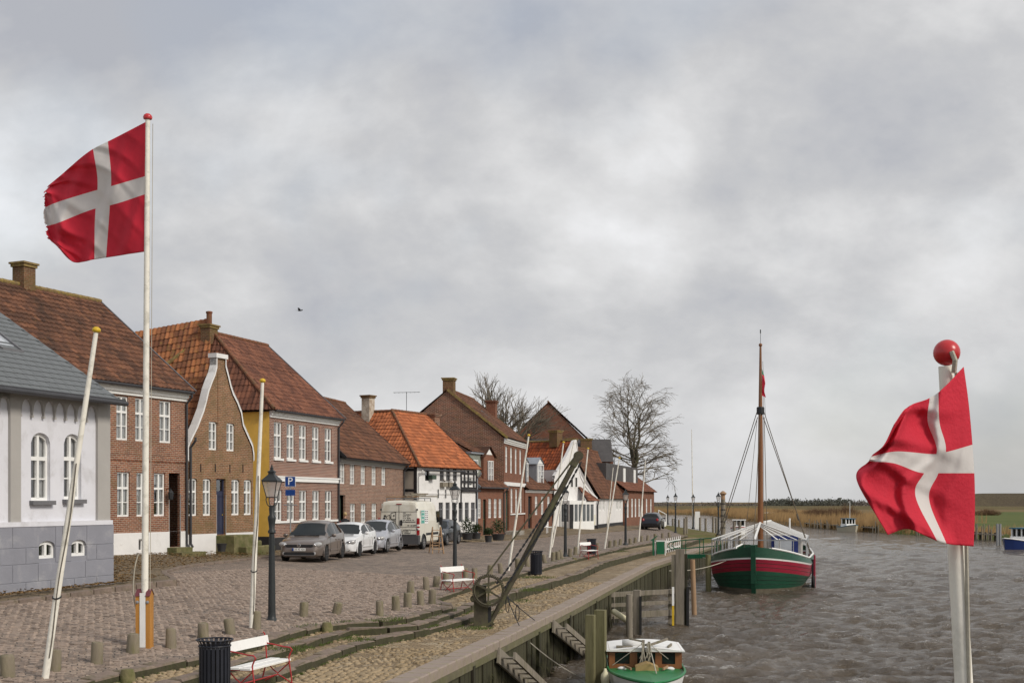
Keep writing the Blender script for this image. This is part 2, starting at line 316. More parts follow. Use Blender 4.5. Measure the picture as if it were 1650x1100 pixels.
M['grass'] = mk('grass', (0.085, 0.115, 0.03), 0.9, 0.35, 4, 0.5, 30)
M['leaf'] = mk('leaf', (0.05, 0.075, 0.03), 0.8, 0.4, 6, 0.2)
M['bark'] = mk('bark', (0.075, 0.068, 0.05), 0.9, 0.3, 3, 0.5, 20, stain=(0.09, 0.095, 0.04), stain_amt=0.2)
M['twig'] = mk('twig', (0.175, 0.15, 0.115), 0.9, 0.25, 3, 0)
M['pot'] = mk('dark_pot', (0.04, 0.04, 0.042), 0.6, 0.2)
M['blueSign'] = mk('sign_blue', (0.012, 0.05, 0.22), 0.4, 0.06)
M['signwhite'] = mk('sign_white', (0.8, 0.8, 0.8), 0.4, 0.02)
M['galv'] = mk('galvanised', (0.33, 0.34, 0.35), 0.45, 0.1, 5, 0.05, metal=0.5)
# ------------------------------------------------------------------ the setting: curves in plan (distance, sideways, height)
def interp(c, d, k=1): return float(np.interp(d, [p[0] for p in c], [p[k] for p in c]))
K1 = [(8, -9.7), (18.5, -6.52), (19.85, -6.2), (21.9, -5.43), (23.9, -5.0), (25.7, -4.69), (27.5, -4.2), (27.9, -3.73), (28.2, -3.15), (28.7, -2.69), (30.3, -2.2), (32.1, -1.69), (33.0, -1.72), (34.6, -2.3), (40.3, -1.31), (47.4, .36), (59.3, 3.1), (74, 6.7), (81.8, 9.1), (93, 12.3), (100, 14.2)]
K2 = [(8, -8.7), (20.07, -5.27), (21.9, -4.88), (23.6, -4.54), (25.5, -4.14), (27.6, -3.67), (28.0, -2.76), (28.4, -2.33), (30.8, -1.77), (34.5, -1.12), (42.2, .74), (49.6, 2.6), (57.8, 4.13), (69, 7.07), (76.5, 9.4), (88, 12.6), (100, 15.6)]
K3 = [(8, -7.9), (20.3, -4.66), (21.4, -4.13), (23.5, -3.82), (25.7, -3.4), (27.6, -2.72), (27.95, -2.44), (29.6, -1.85), (32.2, -1.05), (34.8, -.55), (37.5, -.38)]
Q = [(8, -4.75), (21, -1.73), (27.1, -.34), (37.7, 1.98), (44.9, 3.48), (61, 6.9), (67.8, 8.78), (89.7, 14.6), (105, 18.3)]
S = [(4, -16.6, .6), (25.5, -10.5, .6), (30, -9.67, .6), (31.8, -9.3, .6), (33.1, -8.97, .58), (37.5, -10.56, .56), (41.3, -10.85, .55), (45.4, -10.4, .5), (49.3, -10.2, .45), (55, -9.3, .40), (62, -7.6, .37), (70, -5.95, .33), (73.3, -5.0, .3), (74.6, -3.4, .3), (76, -1.7, .3), (80, .3, .3), (87, 2.9, .3), (96, 5.8, .28), (104, 9.1, .26), (117, 13.0, .22), (150, 16.0, .15)]
SR = [(4, -16.6, .6), (25.5, -10.5, .6), (33, -10.6, .58), (37.5, -10.6, .56), (45.4, -10.4, .5), (49.3, -10.2, .45), (55, -9.3, .40), (62, -7.6, .37), (70, -5.95, .33), (73.3, -5.0, .3), (80, -1.2, .3), (87, 2.0, .3), (96, 5, .28), (104, 8.5, .26), (117, 12.6, .22), (150, 15.8, .15)]
ZT, ZU, ZP, ZW = -.13, -.26, -.40, -1.95               # terraces, promenade, water level
def k1(d): return interp(K1, d) if d < 100 else 14.2 + (d - 100) * .055
def road_z(x, d):
    a, b = interp(SR, d), k1(d); t = (x - b) / (a - b)
    return max(0, t) * interp(SR, d, 2)
def ground_z(x, d):
    if x < interp(SR, d) + .2: return interp(SR, d, 2) + .09
    if x <= k1(d): return road_z(x, d)
    if x <= interp(K2, d): return ZT
    if d < 37.5 and x <= interp(K3, d): return ZU
    return ZP
def strip(mb, rows, tint=None):
    n = len(rows[0]); vs = [p for r in rows for p in r]
    mb.add(vs, [(i * n + j, i * n + j + 1, (i + 1) * n + j + 1, (i + 1) * n + j) for i in range(len(rows) - 1) for j in range(n - 1)], tint)
def road_material(name, c1, c2, c3, joint, w_, h_, ang, big=0.25):
    m, nt, b = base_mat(name); v = coords(nt)
    mp = N(nt, 'ShaderNodeMapping'); mp.inputs['Rotation'].default_value = (0, 0, ang); Lk(nt, v, mp.inputs[0])
    nz = N(nt, 'ShaderNodeTexNoise', inp={'Scale': 2.2, 'Detail': 3}); Lk(nt, v, nz.inputs[0])
    scl = N(nt, 'ShaderNodeVectorMath', operation='SCALE'); scl.inputs['Scale'].default_value = 0.16; Lk(nt, nz.outputs['Color'], scl.inputs[0])
    wob = N(nt, 'ShaderNodeVectorMath', operation='ADD'); Lk(nt, mp.outputs[0], wob.inputs[0]); Lk(nt, scl.outputs[0], wob.inputs[1])
    br = N(nt, 'ShaderNodeTexBrick', inp={'Scale': 1.0, 'Mortar Size': 0.012, 'Mortar Smooth': 0.5, 'Brick Width': w_, 'Row Height': h_, 'Color1': (*c1, 1), 'Color2': (*c2, 1), 'Mortar': (*joint, 1)})
    Lk(nt, wob.outputs[0], br.inputs[0])
    vo = N(nt, 'ShaderNodeTexVoronoi', inp={'Scale': 4.5}); Lk(nt, wob.outputs[0], vo.inputs[0])
    col = mix_n(nt, ramp_n(nt, math_n(nt, 'FRACT', math_n(nt, 'MULTIPLY', vo.outputs['Color'], 7.0)), [(0.55, (0, 0, 0)), (0.8, (.7,) * 3)]), br.outputs['Color'], c3)
    col = mix_n(nt, ramp_n(nt, br.outputs['Fac'], [(0.2, (0, 0, 0)), (0.8, (1, 1, 1))]), col, joint)
    n1 = noise_n(nt, v, 0.35, 6, 0.62, 0.6)
    col = mix_n(nt, 1.0, col, ramp_n(nt, n1, [(0.25, (1 - big,) * 3), (0.75, (1 + big * .6,) * 3)]), 'MULTIPLY')
    Lk(nt, col, b.inputs['Base Color']); b.inputs['Roughness'].default_value = 0.75; b.inputs['Specular IOR Level'].default_value = 0.35
    h = math_n(nt, 'ADD', math_n(nt, 'MULTIPLY', br.outputs['Fac'], -1.0), math_n(nt, 'MULTIPLY', noise_n(nt, v, 9, 4), 0.8))
    bump_n(nt, h, 0.9, 0.03, b); return m
RC1, RC2, RC3 = (0.275, 0.215, 0.172), (0.17, 0.138, 0.115), (0.38, 0.295, 0.23)
M['road'] = road_material('street_setts', RC1, RC2, RC3, (0.075, 0.062, 0.052), .19, .13, R(-18))
M['sett'] = mk('sett', (0.285, 0.222, 0.18), 0.72, 0.28, 5, 0.5, 30, spec=0.35, tint=0.6)
M['prom'] = road_material('promenade_cobbles', (0.31, 0.225, 0.125), (0.20, 0.14, 0.075), (0.42, 0.34, 0.23), (0.12, 0.088, 0.05), .17, .14, R(8), 0.35)
M['cobble'] = mk('cobble', (0.34, 0.262, 0.165), 0.8, 0.35, 6, 0.4, 30, tint=0.75, stain=(0.22, 0.155, 0.08), stain_amt=0.25, stain_scale=1.5)
M['pave'] = road_material('pavement_gravel', (0.185, 0.14, 0.085), (0.13, 0.10, 0.06), (0.26, 0.19, 0.115), (0.10, 0.08, 0.045), .35, .35, R(-18), 0.35)
M['leaves'] = mk('dead_leaves', (0.20, 0.125, 0.055), 0.9, 0.5, 8, 0.3, tint=0.7)
M['meadowland'] = None

# ---- road
mb = MB(); rows = []
ds = list(np.arange(6, 40, .5)) + list(np.arange(40, 152, 1.0))
for d in ds:
    a, b = interp(SR, d) - .5, k1(d); rows.append([Vector((a + (b - a) * t, d, road_z(a + (b - a) * t, d) if t > 0 else interp(SR, d, 2))) for t in np.linspace(0, 1, 9)])
strip(mb, rows); road = tag(mb.build('road', M['road']), kind='structure')
# ---- pavement in front of the houses, with its kerb
mb = MB(); rows = []
def densify(c, step):
    out = []
    for a, b in zip(c[:-1], c[1:]):
        L = math.hypot(b[0] - a[0], b[1] - a[1]); n = max(1, int(L / step))
        for i in range(n): out.append(tuple(a[k] + (b[k] - a[k]) * i / n for k in range(len(a))))
    out.append(c[-1]); return out
Sd = densify(S, 1.0)
for d, x, z in Sd:
    rows.append([Vector((x, d, z - .12)), Vector((x, d, z + .03)), Vector((x - .14, d + .04, z + .045)), Vector((x - 2.2, d + .7, z + .12)), Vector((x - 4.5, d + 1.4, .80)), Vector((x - 24, d + 7, .9))])
strip(mb, rows); pav = tag(mb.build('pavement', M['pave']), kind='structure')
me_k = []
for i in range(5):
    q = MB(); q.cbox(-.48, .48, -.09, .09, -.18, .115, .018, jit=.008, tint=random.uniform(.35, .75)); me_k.append(q.mesh('kerb_stone', M['kerb']))
def along(c, d0, d1, L):
    """points every L metres along a curve between distances d0 and d1"""
    pts = [Vector((p[1], p[0], p[2] if len(p) > 2 else 0)) for p in densify(c, .1) if d0 <= p[0] <= d1]
    out = [pts[0]]; acc = 0
    for a, b in zip(pts[:-1], pts[1:]):
        acc += (b - a).length
        if acc >= L: out.append(b); acc = 0
    return out
pk = along(S, 24, 52, 1.0)
for a, b in zip(pk[:-1], pk[1:]):
    m_ = (a + b) / 2; d_ = b - a
    piece('kerb_stone', random.choice(me_k), pav, (m_.x, m_.y, m_.z - .06), (0, 0, math.atan2(d_.y, d_.x)))
# ---- steps between street and promenade
steps = bpy.data.objects.new('quay_steps', None); COL.objects.link(steps); tag(steps, kind='structure')
me_s = []
for i in range(8):
    q = MB(); q.cbox(-.5, .5, -.15, .15, -.30, 0.0, .03, jit=.022, tint=random.uniform(.3, .8)); q.mi = [1 if k in (2, 4, 6, 8) else 0 for k in range(len(q.f))]; me_s.append(q.mesh('kerb_stone', [M['kerb'], M['kerb_moss_shade']]))  # upright sides get the colour with shade painted in, tops stay plain
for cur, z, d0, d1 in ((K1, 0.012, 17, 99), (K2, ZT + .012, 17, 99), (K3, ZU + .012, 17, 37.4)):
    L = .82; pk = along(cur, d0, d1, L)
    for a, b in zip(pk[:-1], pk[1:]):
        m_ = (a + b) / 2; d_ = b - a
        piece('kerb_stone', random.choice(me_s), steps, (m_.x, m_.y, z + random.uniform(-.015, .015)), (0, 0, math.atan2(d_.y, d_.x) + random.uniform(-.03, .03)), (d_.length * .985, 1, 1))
# ---- terraces and promenade
def qin(d): return interp(Q, d) - .43
mb = MB(); rows = []
for d in list(np.arange(6, 100, .5)):
    rows.append([Vector((k1(d) - .1, d, ZT - .01)), Vector((interp(K2, d), d, ZT - .01))])
strip(mb, rows); rows = []
for d in list(np.arange(6, 37.6, .5)):
    rows.append([Vector((interp(K2, d) - .1, d, ZU - .01)), Vector((interp(K3, d), d, ZU - .01))])
strip(mb, rows); tag(mb.build('stepped_terrace', M['prom']), kind='structure')
mb = MB(); rows = []
for d in list(np.arange(6, 104, .5)):
    a = interp(K3, d) if d < 37.5 else interp(K2, d); b = qin(d) + .1
    rows.append([Vector((a - .1 + (b - a + .1) * t, d, ZP - .01)) for t in (0, .33, .66, 1)])
strip(mb, rows); prom = tag(mb.build('promenade', M['prom']), kind='structure')
# ---- stones: the largest ones as pieces, the rest joined
U = Vector((.30, .954, 0)).normalized(); V = Vector((U.y, -U.x, 0))
sett_me = []
for i in range(10):
    q = MB(); q.cbox(-.078, .078, -.052, .052, -.05, .0, .022, jit=.012, tint=random.choice((.1, .25, .4, .55, .7, .85, .95))); sett_me.append(q.mesh('sett', M['sett']))
cand = []
for i in range(-10, 290):
    a = 15 + i * .121
    for j in range(-40, 120):
        b = -14 + j * .176 + (i % 2) * .088
        p = U * a + V * b + U * random.uniform(-.012, .012) + V * random.uniform(-.012, .012) + Vector((0, 0, 0))
        d = p.y
        if not 17.8 < d < 43: continue
        if p.x > k1(d) - .22 or p.x < (interp([(s_[0], s_[1]) for s_ in S[:5]], d) if d < 33.1 else interp([(33.1, -8.97), (35, -9.7), (37.5, -10.56), (43, -10.7)], d)) + .1: continue
        px = CX + p.x / d * F
        cand.append((d, px, p))
cand.sort(key=lambda c: (not (-10 < c[1] < 700 and HZ + CH / c[0] * F < 1105), c[0]))
rz = math.atan2(V.y, V.x); mb = MB()
for i, (d, px, p) in enumerate(cand):
    loc = Vector((p.x, p.y, road_z(p.x, p.y) + random.uniform(.0, .024))); ang = rz + random.uniform(-.16, .16)
    if i < 300: piece('sett', random.choice(sett_me), road, loc, (random.uniform(-.05, .05), random.uniform(-.05, .05), ang))
    else:
        m_ = Matrix.Translation(loc) @ Matrix.Rotation(ang, 4, 'Z') @ Matrix.Rotation(random.uniform(-.05, .05), 4, 'X') @ Matrix.Rotation(random.uniform(-.05, .05), 4, 'Y')
        mb.cbox(-.078, .078, -.052, .052, -.05, 0, .022, m_, .012, random.choice((.1, .25, .4, .55, .7, .85, .95)))
tag(mb.build('setts', M['sett'], road), kind='stuff')
def dome(mb, p, r, h, tint):
    n = 6; a0 = random.uniform(0, 6); e = random.uniform(.7, 1.3); vs = []
    for k, (rr, zz_) in enumerate(((1, -.03), (.86, h * .6), (.5, h))):
        for j in range(n):
            a = a0 + j * 2 * math.pi / n; q = rr * r * random.uniform(.85, 1.12); vs.append(p + Vector((q * math.cos(a) * e, q * math.sin(a) / e, zz_)))
    fs = [(k * n + j, k * n + (j + 1) % n, (k + 1) * n + (j + 1) % n, (k + 1) * n + j) for k in (0, 1) for j in range(n)] + [tuple(2 * n + j for j in range(n))]
    mb.add(vs, fs, tint)
cob_me = []
for i in range(8):
    q = MB(); dome(q, Vector((0, 0, 0)), .09, .045, random.uniform(.15, 1)); cob_me.append(q.mesh('cobble', M['cobble'], True))
mb = MB(); cand = []
for i in range(190):
    d = 19.3 + i * .15
    for lo, hi, z in ((k1(d) + .2, interp(K2, d) - .17, ZT), (interp(K2, d) + .2, interp(K3, d) - .17 if d < 37.5 else -99, ZU), ((interp(K3, d) if d < 37.5 else interp(K2, d)) + .18, qin(d) - .02, ZP)):
        x = lo
        while x < hi:
            cand.append(Vector((x + random.uniform(-.04, .04), d + random.uniform(-.04, .04), z))); x += .155
def vis_key(p):
    px, py = CX + p.x / p.y * F, HZ + (CH - p.z) / p.y * F
    return (not (0 < px < 1650 and py < 1100), p.y)
cand.sort(key=vis_key)
for i, p in enumerate(cand):
    if i < 300: piece('cobble', random.choice(cob_me), prom, p + Vector((0, 0, random.uniform(-.015, -.003))), (0, 0, random.uniform(0, 6)), (random.uniform(.55, 1.0),) * 2 + (.65,))
    elif noise.noise(Vector((p.x * .8, p.y * .8, 2))) > -.04 + random.uniform(-.2, .2): dome(mb, p + Vector((random.uniform(-.03, .03), random.uniform(-.03, .03), random.uniform(-.012, .0))), random.uniform(.035, .085), random.uniform(.012, .032), random.choice((.05, .2, .3, .4, .5, .6, .75, 1.0)))
tag(mb.build('cobbles', M['cobble'], prom, True), kind='stuff')
# ---- quay wall: planks below, coping slabs above
quay = thing('quay_wall', 'long timber-planked quay wall with pale coping beside the river', 'quay wall')
cop_me = []
for i in range(6):
    q = MB(); q.cbox(-.5, .5, 0, .44, -.20, 0, .025, jit=.008, tint=random.uniform(.4, .7)); cop_me.append(q.mesh('coping_slab', M['coping']))
pk = along(Q, 8, 105, .55)
for a, b in zip(pk[:-1], pk[1:]):
    m_ = (a + b) / 2; d_ = b - a
    piece('coping_slab', random.choice(cop_me), quay, (m_.x, m_.y, ZP + .055 + random.uniform(-.006, .006)), (0, 0, math.atan2(d_.y, d_.x)), (d_.length * .99, 1, 1))
pl_me = []
for i in range(8):
    q = MB(); q.box(-.5, .5, .01 + random.uniform(-.02, .02), .15, -1.9, -.14, tint=random.uniform(.1, .9)); q.box(-.56, .56, .16, .22, -1.9, -.14, tint=.1); pl_me.append(q.mesh('plank', M['weed']))
pk = along(Q, 17, 106, .24); far_mb = MB()
for i, (a, b) in enumerate(zip(pk[:-1], pk[1:])):
    d_ = b - a; m_ = (a + b) / 2; rz_ = math.atan2(d_.y, d_.x)
    if i < 240: piece('plank', random.choice(pl_me), quay, (m_.x, m_.y, ZP), (0, 0, rz_), (d_.length * .95, 1, 1))
    else: far_mb.box(-.117, .117, .01 + random.uniform(-.02, .02), .2, -1.9, -.14, Matrix.Translation(m_ + Vector((0, 0, ZP))) @ Matrix.Rotation(rz_, 4, 'Z'), random.uniform(.2, .9))
tag(far_mb.build('planks', M['weed'], quay), kind='stuff')
q = MB(); pk = along(Q, 8, 105, 1.5)                    # the heavy rail just under the coping
for a, b in zip(pk[:-1], pk[1:]):
    n_ = Vector(((b - a).y, -(b - a).x, 0)).normalized() * .0
    q.bar(a + n_ + Vector((0, 0, ZP - .20)), b + n_ + Vector((0, 0, ZP - .20)), .10, .13)
q.build('fender_rail', M['rail_moss'], quay)
for d in (25, 31.6, 36.2, 41.5):   # upright fender timbers
    x = interp(Q, d); q = MB(); q.box(-.08, .08, -.07, .06, -2.3, -.2, Matrix.Translation((x, d, ZP)) @ Matrix.Rotation(math.atan2(.93, .21), 4, 'Z')); q.build('fender_post', M['weed'], quay)
# ---- land under and behind everything on the town side
EDGE = [(-60, -22)] + [(d_, x_ - .15) for d_, x_ in Q[:-1]] + [(104, 17.4), (105, 17.6), (123, 17.6), (146, 17.8), (162, 17.4), (300, 8), (440, -40)]
mb = MB(); rows = []
for d in list(np.arange(-60, 16, 8.0)) + list(np.arange(16, 104, 2.0)) + list(np.arange(104, 440, 6.0)):
    x = interp(EDGE, d) - (.25 if d < 104 else 0); z = -.55 if d < 92 else -.55 + min(1, (d - 92) / 8) * .57
    rows.append([Vector((-3000, d, z)), Vector((-60, d, z)), Vector((x - 9, d, z)), Vector((x, d, z)), Vector((x + (.1 if d < 104 else 1.6), d, -3.2))])
strip(mb, rows)
def two_tone(name, c1, c2, c3, scale=.08):
    m, nt, b = base_mat(name); v = coords(nt)
    col = ramp_n(nt, noise_n(nt, v, scale, 8, .65, .5), [(.3, c1), (.5, c2), (.7, c3)])
    col = mix_n(nt, 1.0, col, ramp_n(nt, noise_n(nt, v, 1.3, 6, .7), [(.3, (.65,) * 3), (.7, (1.2,) * 3)]), 'MULTIPLY')
    Lk(nt, col, b.inputs['Base Color']); b.inputs['Roughness'].default_value = .95; b.inputs['Specular IOR Level'].default_value = .1; return m
M['turf'] = two_tone('turf', (.10, .115, .035), (.14, .125, .05), (.19, .145, .075), .2)
tag(mb.build('ground', M['turf']), kind='structure')
# ---- far bank and plain to the horizon
BANK = [((80, -80), (1, -.4)), ((68, 40), (1, -.2)), ((62.5, 100), (1, 0)), ((60, 145), (1, .02)), ((57.7, 155), (1, .03)), ((54.6, 190), (1, .05)), ((53.6, 221), (1, .2)), ((56, 300), (1, .35)), ((64, 380), (1, .6)), ((68, 432), (.8, 1)), ((50, 450), (.4, 1)), ((0, 462), (.1, 1)), ((-100, 470), (-.1, 1)), ((-400, 480), (-.5, 1))]
bd = []
for (p, a), (q_, b) in zip(BANK[:-1], BANK[1:]):
    n = max(1, int(math.hypot(q_[0] - p[0], q_[1] - p[1]) / 6))
    for i in range(n):
        t = i / n; bd.append((Vector((p[0] + (q_[0] - p[0]) * t, p[1] + (q_[1] - p[1]) * t, 0)), Vector((a[0] + (b[0] - a[0]) * t, a[1] + (b[1] - a[1]) * t, 0)).normalized()))
mb = MB(); rows = []
for i, (p, dr) in enumerate(bd):
    wob = dr * (noise.noise(Vector((i * .35, 0, 0))) * 1.6)
    rows.append([p + wob + dr * o + Vector((0, 0, z)) for o, z in ((-1.5, -2.8), (0, -1.93), (1.2, -1.35), (5, -.95), (20, -.9), (60, -.9), (200, -.85), (800, -.8), (7000, -.8))])
strip(mb, rows)
m, nt, b = base_mat('marsh'); v = coords(nt); s_ = N(nt, 'ShaderNodeSeparateXYZ'); Lk(nt, v, s_.inputs[0])
reed_c = ramp_n(nt, noise_n(nt, v, .06, 8, .65, .5), [(.3, (.125, .085, .045)), (.5, (.18, .125, .062)), (.7, (.145, .12, .05))])
field_c = ramp_n(nt, noise_n(nt, v, .05, 8, .65, .4), [(.35, (.075, .10, .03)), (.6, (.11, .125, .04)), (.75, (.15, .125, .055))])
edge = math_n(nt, 'SUBTRACT', s_.outputs[0], math_n(nt, 'ADD', math_n(nt, 'MULTIPLY', s_.outputs[1], .285), 4.0))
fm = ramp_n(nt, math_n(nt, 'ADD', math_n(nt, 'MULTIPLY', edge, .08), .5), [(.45, (0, 0, 0)), (.55, (1, 1, 1))])
far_m = ramp_n(nt, math_n(nt, 'MULTIPLY', s_.outputs[1], .001), [(.42, (1, 1, 1)), (.46, (0, 0, 0))])
col = mix_n(nt, mix_n(nt, 1.0, fm, far_m, 'MULTIPLY'), reed_c, field_c)
Lk(nt, col, b.inputs['Base Color']); b.inputs['Roughness'].default_value = .95; b.inputs['Specular IOR Level'].default_value = .1
M['marsh'] = m
tag(mb.build('meadow', M['marsh']), kind='structure')
mb = MB(); rows = []
for x in np.arange(215, 1500, 12):
    top = 7.3 * min(1, max(0.02, (x - 215) / 40)) + .15 * math.sin(x * .05); D0 = 690 + (x - 215) * .05
    rows.append([Vector((x, D0 - 12, -.9)), Vector((x, D0 - 4, top * .75)), Vector((x, D0, top)), Vector((x, D0 + 6, top)), Vector((x, D0 + 30, -.9))])
strip(mb, rows); M['dike'] = two_tone('dike_grass', (.075, .062, .045), (.095, .078, .055), (.115, .095, .06), .03)
tag(mb.build('embankment', M['dike']), kind='structure')
mb = MB(); rows = []                                      # low field bank that crosses the plain
for x in np.arange(-700, 1500, 25):
    rows.append([Vector((x, 560, -.9)), Vector((x, 575, .55 + .25 * math.sin(x * .013))), Vector((x, 585, .55)), Vector((x, 605, -.9))])
strip(mb, rows); M['lowbank'] = two_tone('low_bank', (.10, .085, .045), (.14, .11, .055), (.12, .115, .05), .05)
tag(mb.build('field_bank', M['lowbank']), kind='structure')
# ---- river
nr, nc = 620, 520
dd = 13 * (470 / 13) ** (np.arange(nr) / (nr - 1)); tt = np.linspace(-.30, .62, nc)
DD, TT = np.meshgrid(dd, tt, indexing='ij'); XX = DD * TT
rng = np.random.default_rng(4); ZZ = np.zeros_like(XX)
cell = np.maximum(DD * (tt[1] - tt[0]), DD * (math.log(470 / 13) / nr))
for i in range(72):
    lam = .36 * 2 ** rng.uniform(0, 2.6); ang = rng.normal(R(-98), R(40)); k = 2 * math.pi / lam
    ph = rng.uniform(0, 6.3); amp = .0175 * lam ** .45
    fade = np.clip((lam / cell - 1.6) / 2, 0, 1)
    wx, wy = k * math.cos(ang), k * math.sin(ang)
    mod = .55 + .45 * np.sin(XX * rng.uniform(.05, .25) + DD * rng.uniform(.05, .25) + rng.uniform(0, 6))
    sn = np.sin(XX * wx + DD * wy + ph + .5 * np.sin(XX * .31 * wy - DD * .31 * wx)); ZZ += fade * amp * mod * (np.exp(.9 * sn) - 1.2)
zq = np.percentile(ZZ[:int(nr * .62)], [93, 99.3]); vs = np.stack([XX, DD, ZZ + ZW], -1).reshape(-1, 3)
ii, jj = np.meshgrid(np.arange(nr - 1), np.arange(nc - 1), indexing='ij'); a = (ii * nc + jj).ravel()
fs = np.stack([a, a + 1, a + nc + 1, a + nc], 1)
ext = np.array([(-60, -80, ZW - .14), (600, -80, ZW - .14), (600, 13.2, ZW - .14), (-60, 13.2, ZW - .14), (-500, 300, ZW - .14), (-500, 520, ZW - .14), (700, 520, ZW - .14), (700, 300, ZW - .14), (-60, 13.2, ZW - .14), (-60, 300, ZW - .14), (700, 13.2, ZW - .14)])
o0 = len(vs); vs = np.vstack([vs, ext])
me = bpy.data.meshes.new('river'); me.from_pydata(vs.tolist(), [], fs.tolist() + [(o0, o0 + 1, o0 + 2, o0 + 3), (o0 + 4, o0 + 7, o0 + 6, o0 + 5), (o0 + 8, o0 + 10, o0 + 7, o0 + 9)])
me.polygons.foreach_set('use_smooth', [True] * len(me.polygons))
m, nt, b = base_mat('river_water'); v = coords(nt)
mp = N(nt, 'ShaderNodeMapping'); mp.inputs['Scale'].default_value = (1, 2.2, 1); mp.inputs['Rotation'].default_value = (0, 0, R(-12)); Lk(nt, v, mp.inputs[0])
n1 = noise_n(nt, mp.outputs[0], 1.5, 8, .70, .7); n2 = noise_n(nt, mp.outputs[0], 5.2, 5, .65, .6)
foam = math_n(nt, 'MULTIPLY', ramp_n(nt, noise_n(nt, mp.outputs[0], .33, 4, .6, .8), [(.50, (0, 0, 0)), (.64, (1, 1, 1))]), ramp_n(nt, n2, [(.61, (0, 0, 0)), (.68, (1, 1, 1))]))
colr = ramp_n(nt, noise_n(nt, v, .15, 5, .6), [(.3, (.088, .066, .044)), (.7, (.150, .120, .088))])
s_ = N(nt, 'ShaderNodeSeparateXYZ'); Lk(nt, v, s_.inputs[0]); mr = N(nt, 'ShaderNodeMapRange', inp={'From Min': float(zq[0] + ZW), 'From Max': float(zq[1] + ZW)}); Lk(nt, s_.outputs[2], mr.inputs[0])
foam = math_n(nt, 'MAXIMUM', foam, math_n(nt, 'MULTIPLY', mr.outputs[0], ramp_n(nt, n2, [(.50, (0, 0, 0)), (.62, (1, 1, 1))])))
Lk(nt, mix_n(nt, foam, colr, (.62, .60, .57)), b.inputs['Base Color'])
Lk(nt, math_n(nt, 'ADD', math_n(nt, 'MULTIPLY', foam, .5), .09), b.inputs['Roughness']); b.inputs['IOR'].default_value = 1.333; b.inputs['Specular IOR Level'].default_value = .5
bump_n(nt, math_n(nt, 'ADD', math_n(nt, 'MULTIPLY', n1, 1.0), math_n(nt, 'MULTIPLY', n2, .42)), 1.0, .27, b)
me.materials.append(m); river = bpy.data.objects.new('river', me); COL.objects.link(river); tag(river, kind='structure')
# ------------------------------------------------------------------ houses
class House:
    def __init__(s, name, label, A, B, zg, left=0.0, right=0.0, cat='house'):
        s.A = Vector(((A[0] - CX) / F * A[1], A[1], 0)); s.B = Vector(((B[0] - CX) / F * B[1], B[1], 0))
        s.u = (s.B - s.A).normalized(); s.left = left; s.L = (s.B - s.A).length + left + right; s.zg = zg
        o = s.A - s.u * left
        s.o = thing(name, label, cat, (o.x, o.y, 0), math.atan2(s.u.y, s.u.x)); s.op = []
    def x(s, px):
        r = (px - CX) / F; return (r * s.A.y - s.A.x) / (s.u.x - r * s.u.y) + s.left
    def z(s, py, px):
        D = s.A.y + s.u.y * (s.x(px) - s.left); return CH - (py - HZ) / F * D
    def rect(s, x0, x1, y0, y1):
        xm = (x0 + x1) / 2; return s.x(x0), s.x(x1), s.z(y1, xm), s.z(y0, xm)
def wall_mesh(mb, x0, x1, z0, z1, ops, rev=.12, y=0.0):
    xs = sorted({x0, x1, *[v for o in ops for v in o[:2]]}); zs = sorted({z0, z1, *[v for o in ops for v in o[2:4]]})
    xs = [v for v in xs if x0 <= v <= x1]; zs = [v for v in zs if z0 <= v <= z1]
    for a, b in zip(xs[:-1], xs[1:]):
        for c, d in zip(zs[:-1], zs[1:]):
            mx, mz = (a + b) / 2, (c + d) / 2
            if any(o[0] < mx < o[1] and o[2] < mz < o[3] for o in ops): continue
            mb.quad((a, y, c), (b, y, c), (b, y, d), (a, y, d))
    for o in ops:
        a, b, c, d = o[:4]; r = o[4] if len(o) > 4 else 0
        n = 10 if r else 1
        tops = [(a + (b - a) * i / n, d - r * (1 - math.sqrt(max(0, 1 - (2 * i / n - 1) ** 2))) if r else d) for i in range(n + 1)]
        for (p, zp), (q, zq) in zip(tops[:-1], tops[1:]):
            if r: mb.quad((p, y, zp), (q, y, zq), (q, y, d), (p, y, d))
            mb.quad((p, y, zp), (p, y + rev, zp), (q, y + rev, zq), (q, y, zq))
        mb.quad((a, y, c), (a, y + rev, c), (a, y + rev, tops[0][1]), (a, y, tops[0][1])); mb.quad((b, y, c), (b, y, tops[-1][1]), (b, y + rev, tops[-1][1]), (b, y + rev, c))
        mb.quad((a, y, c), (b, y, c), (b, y + rev, c), (a, y + rev, c))
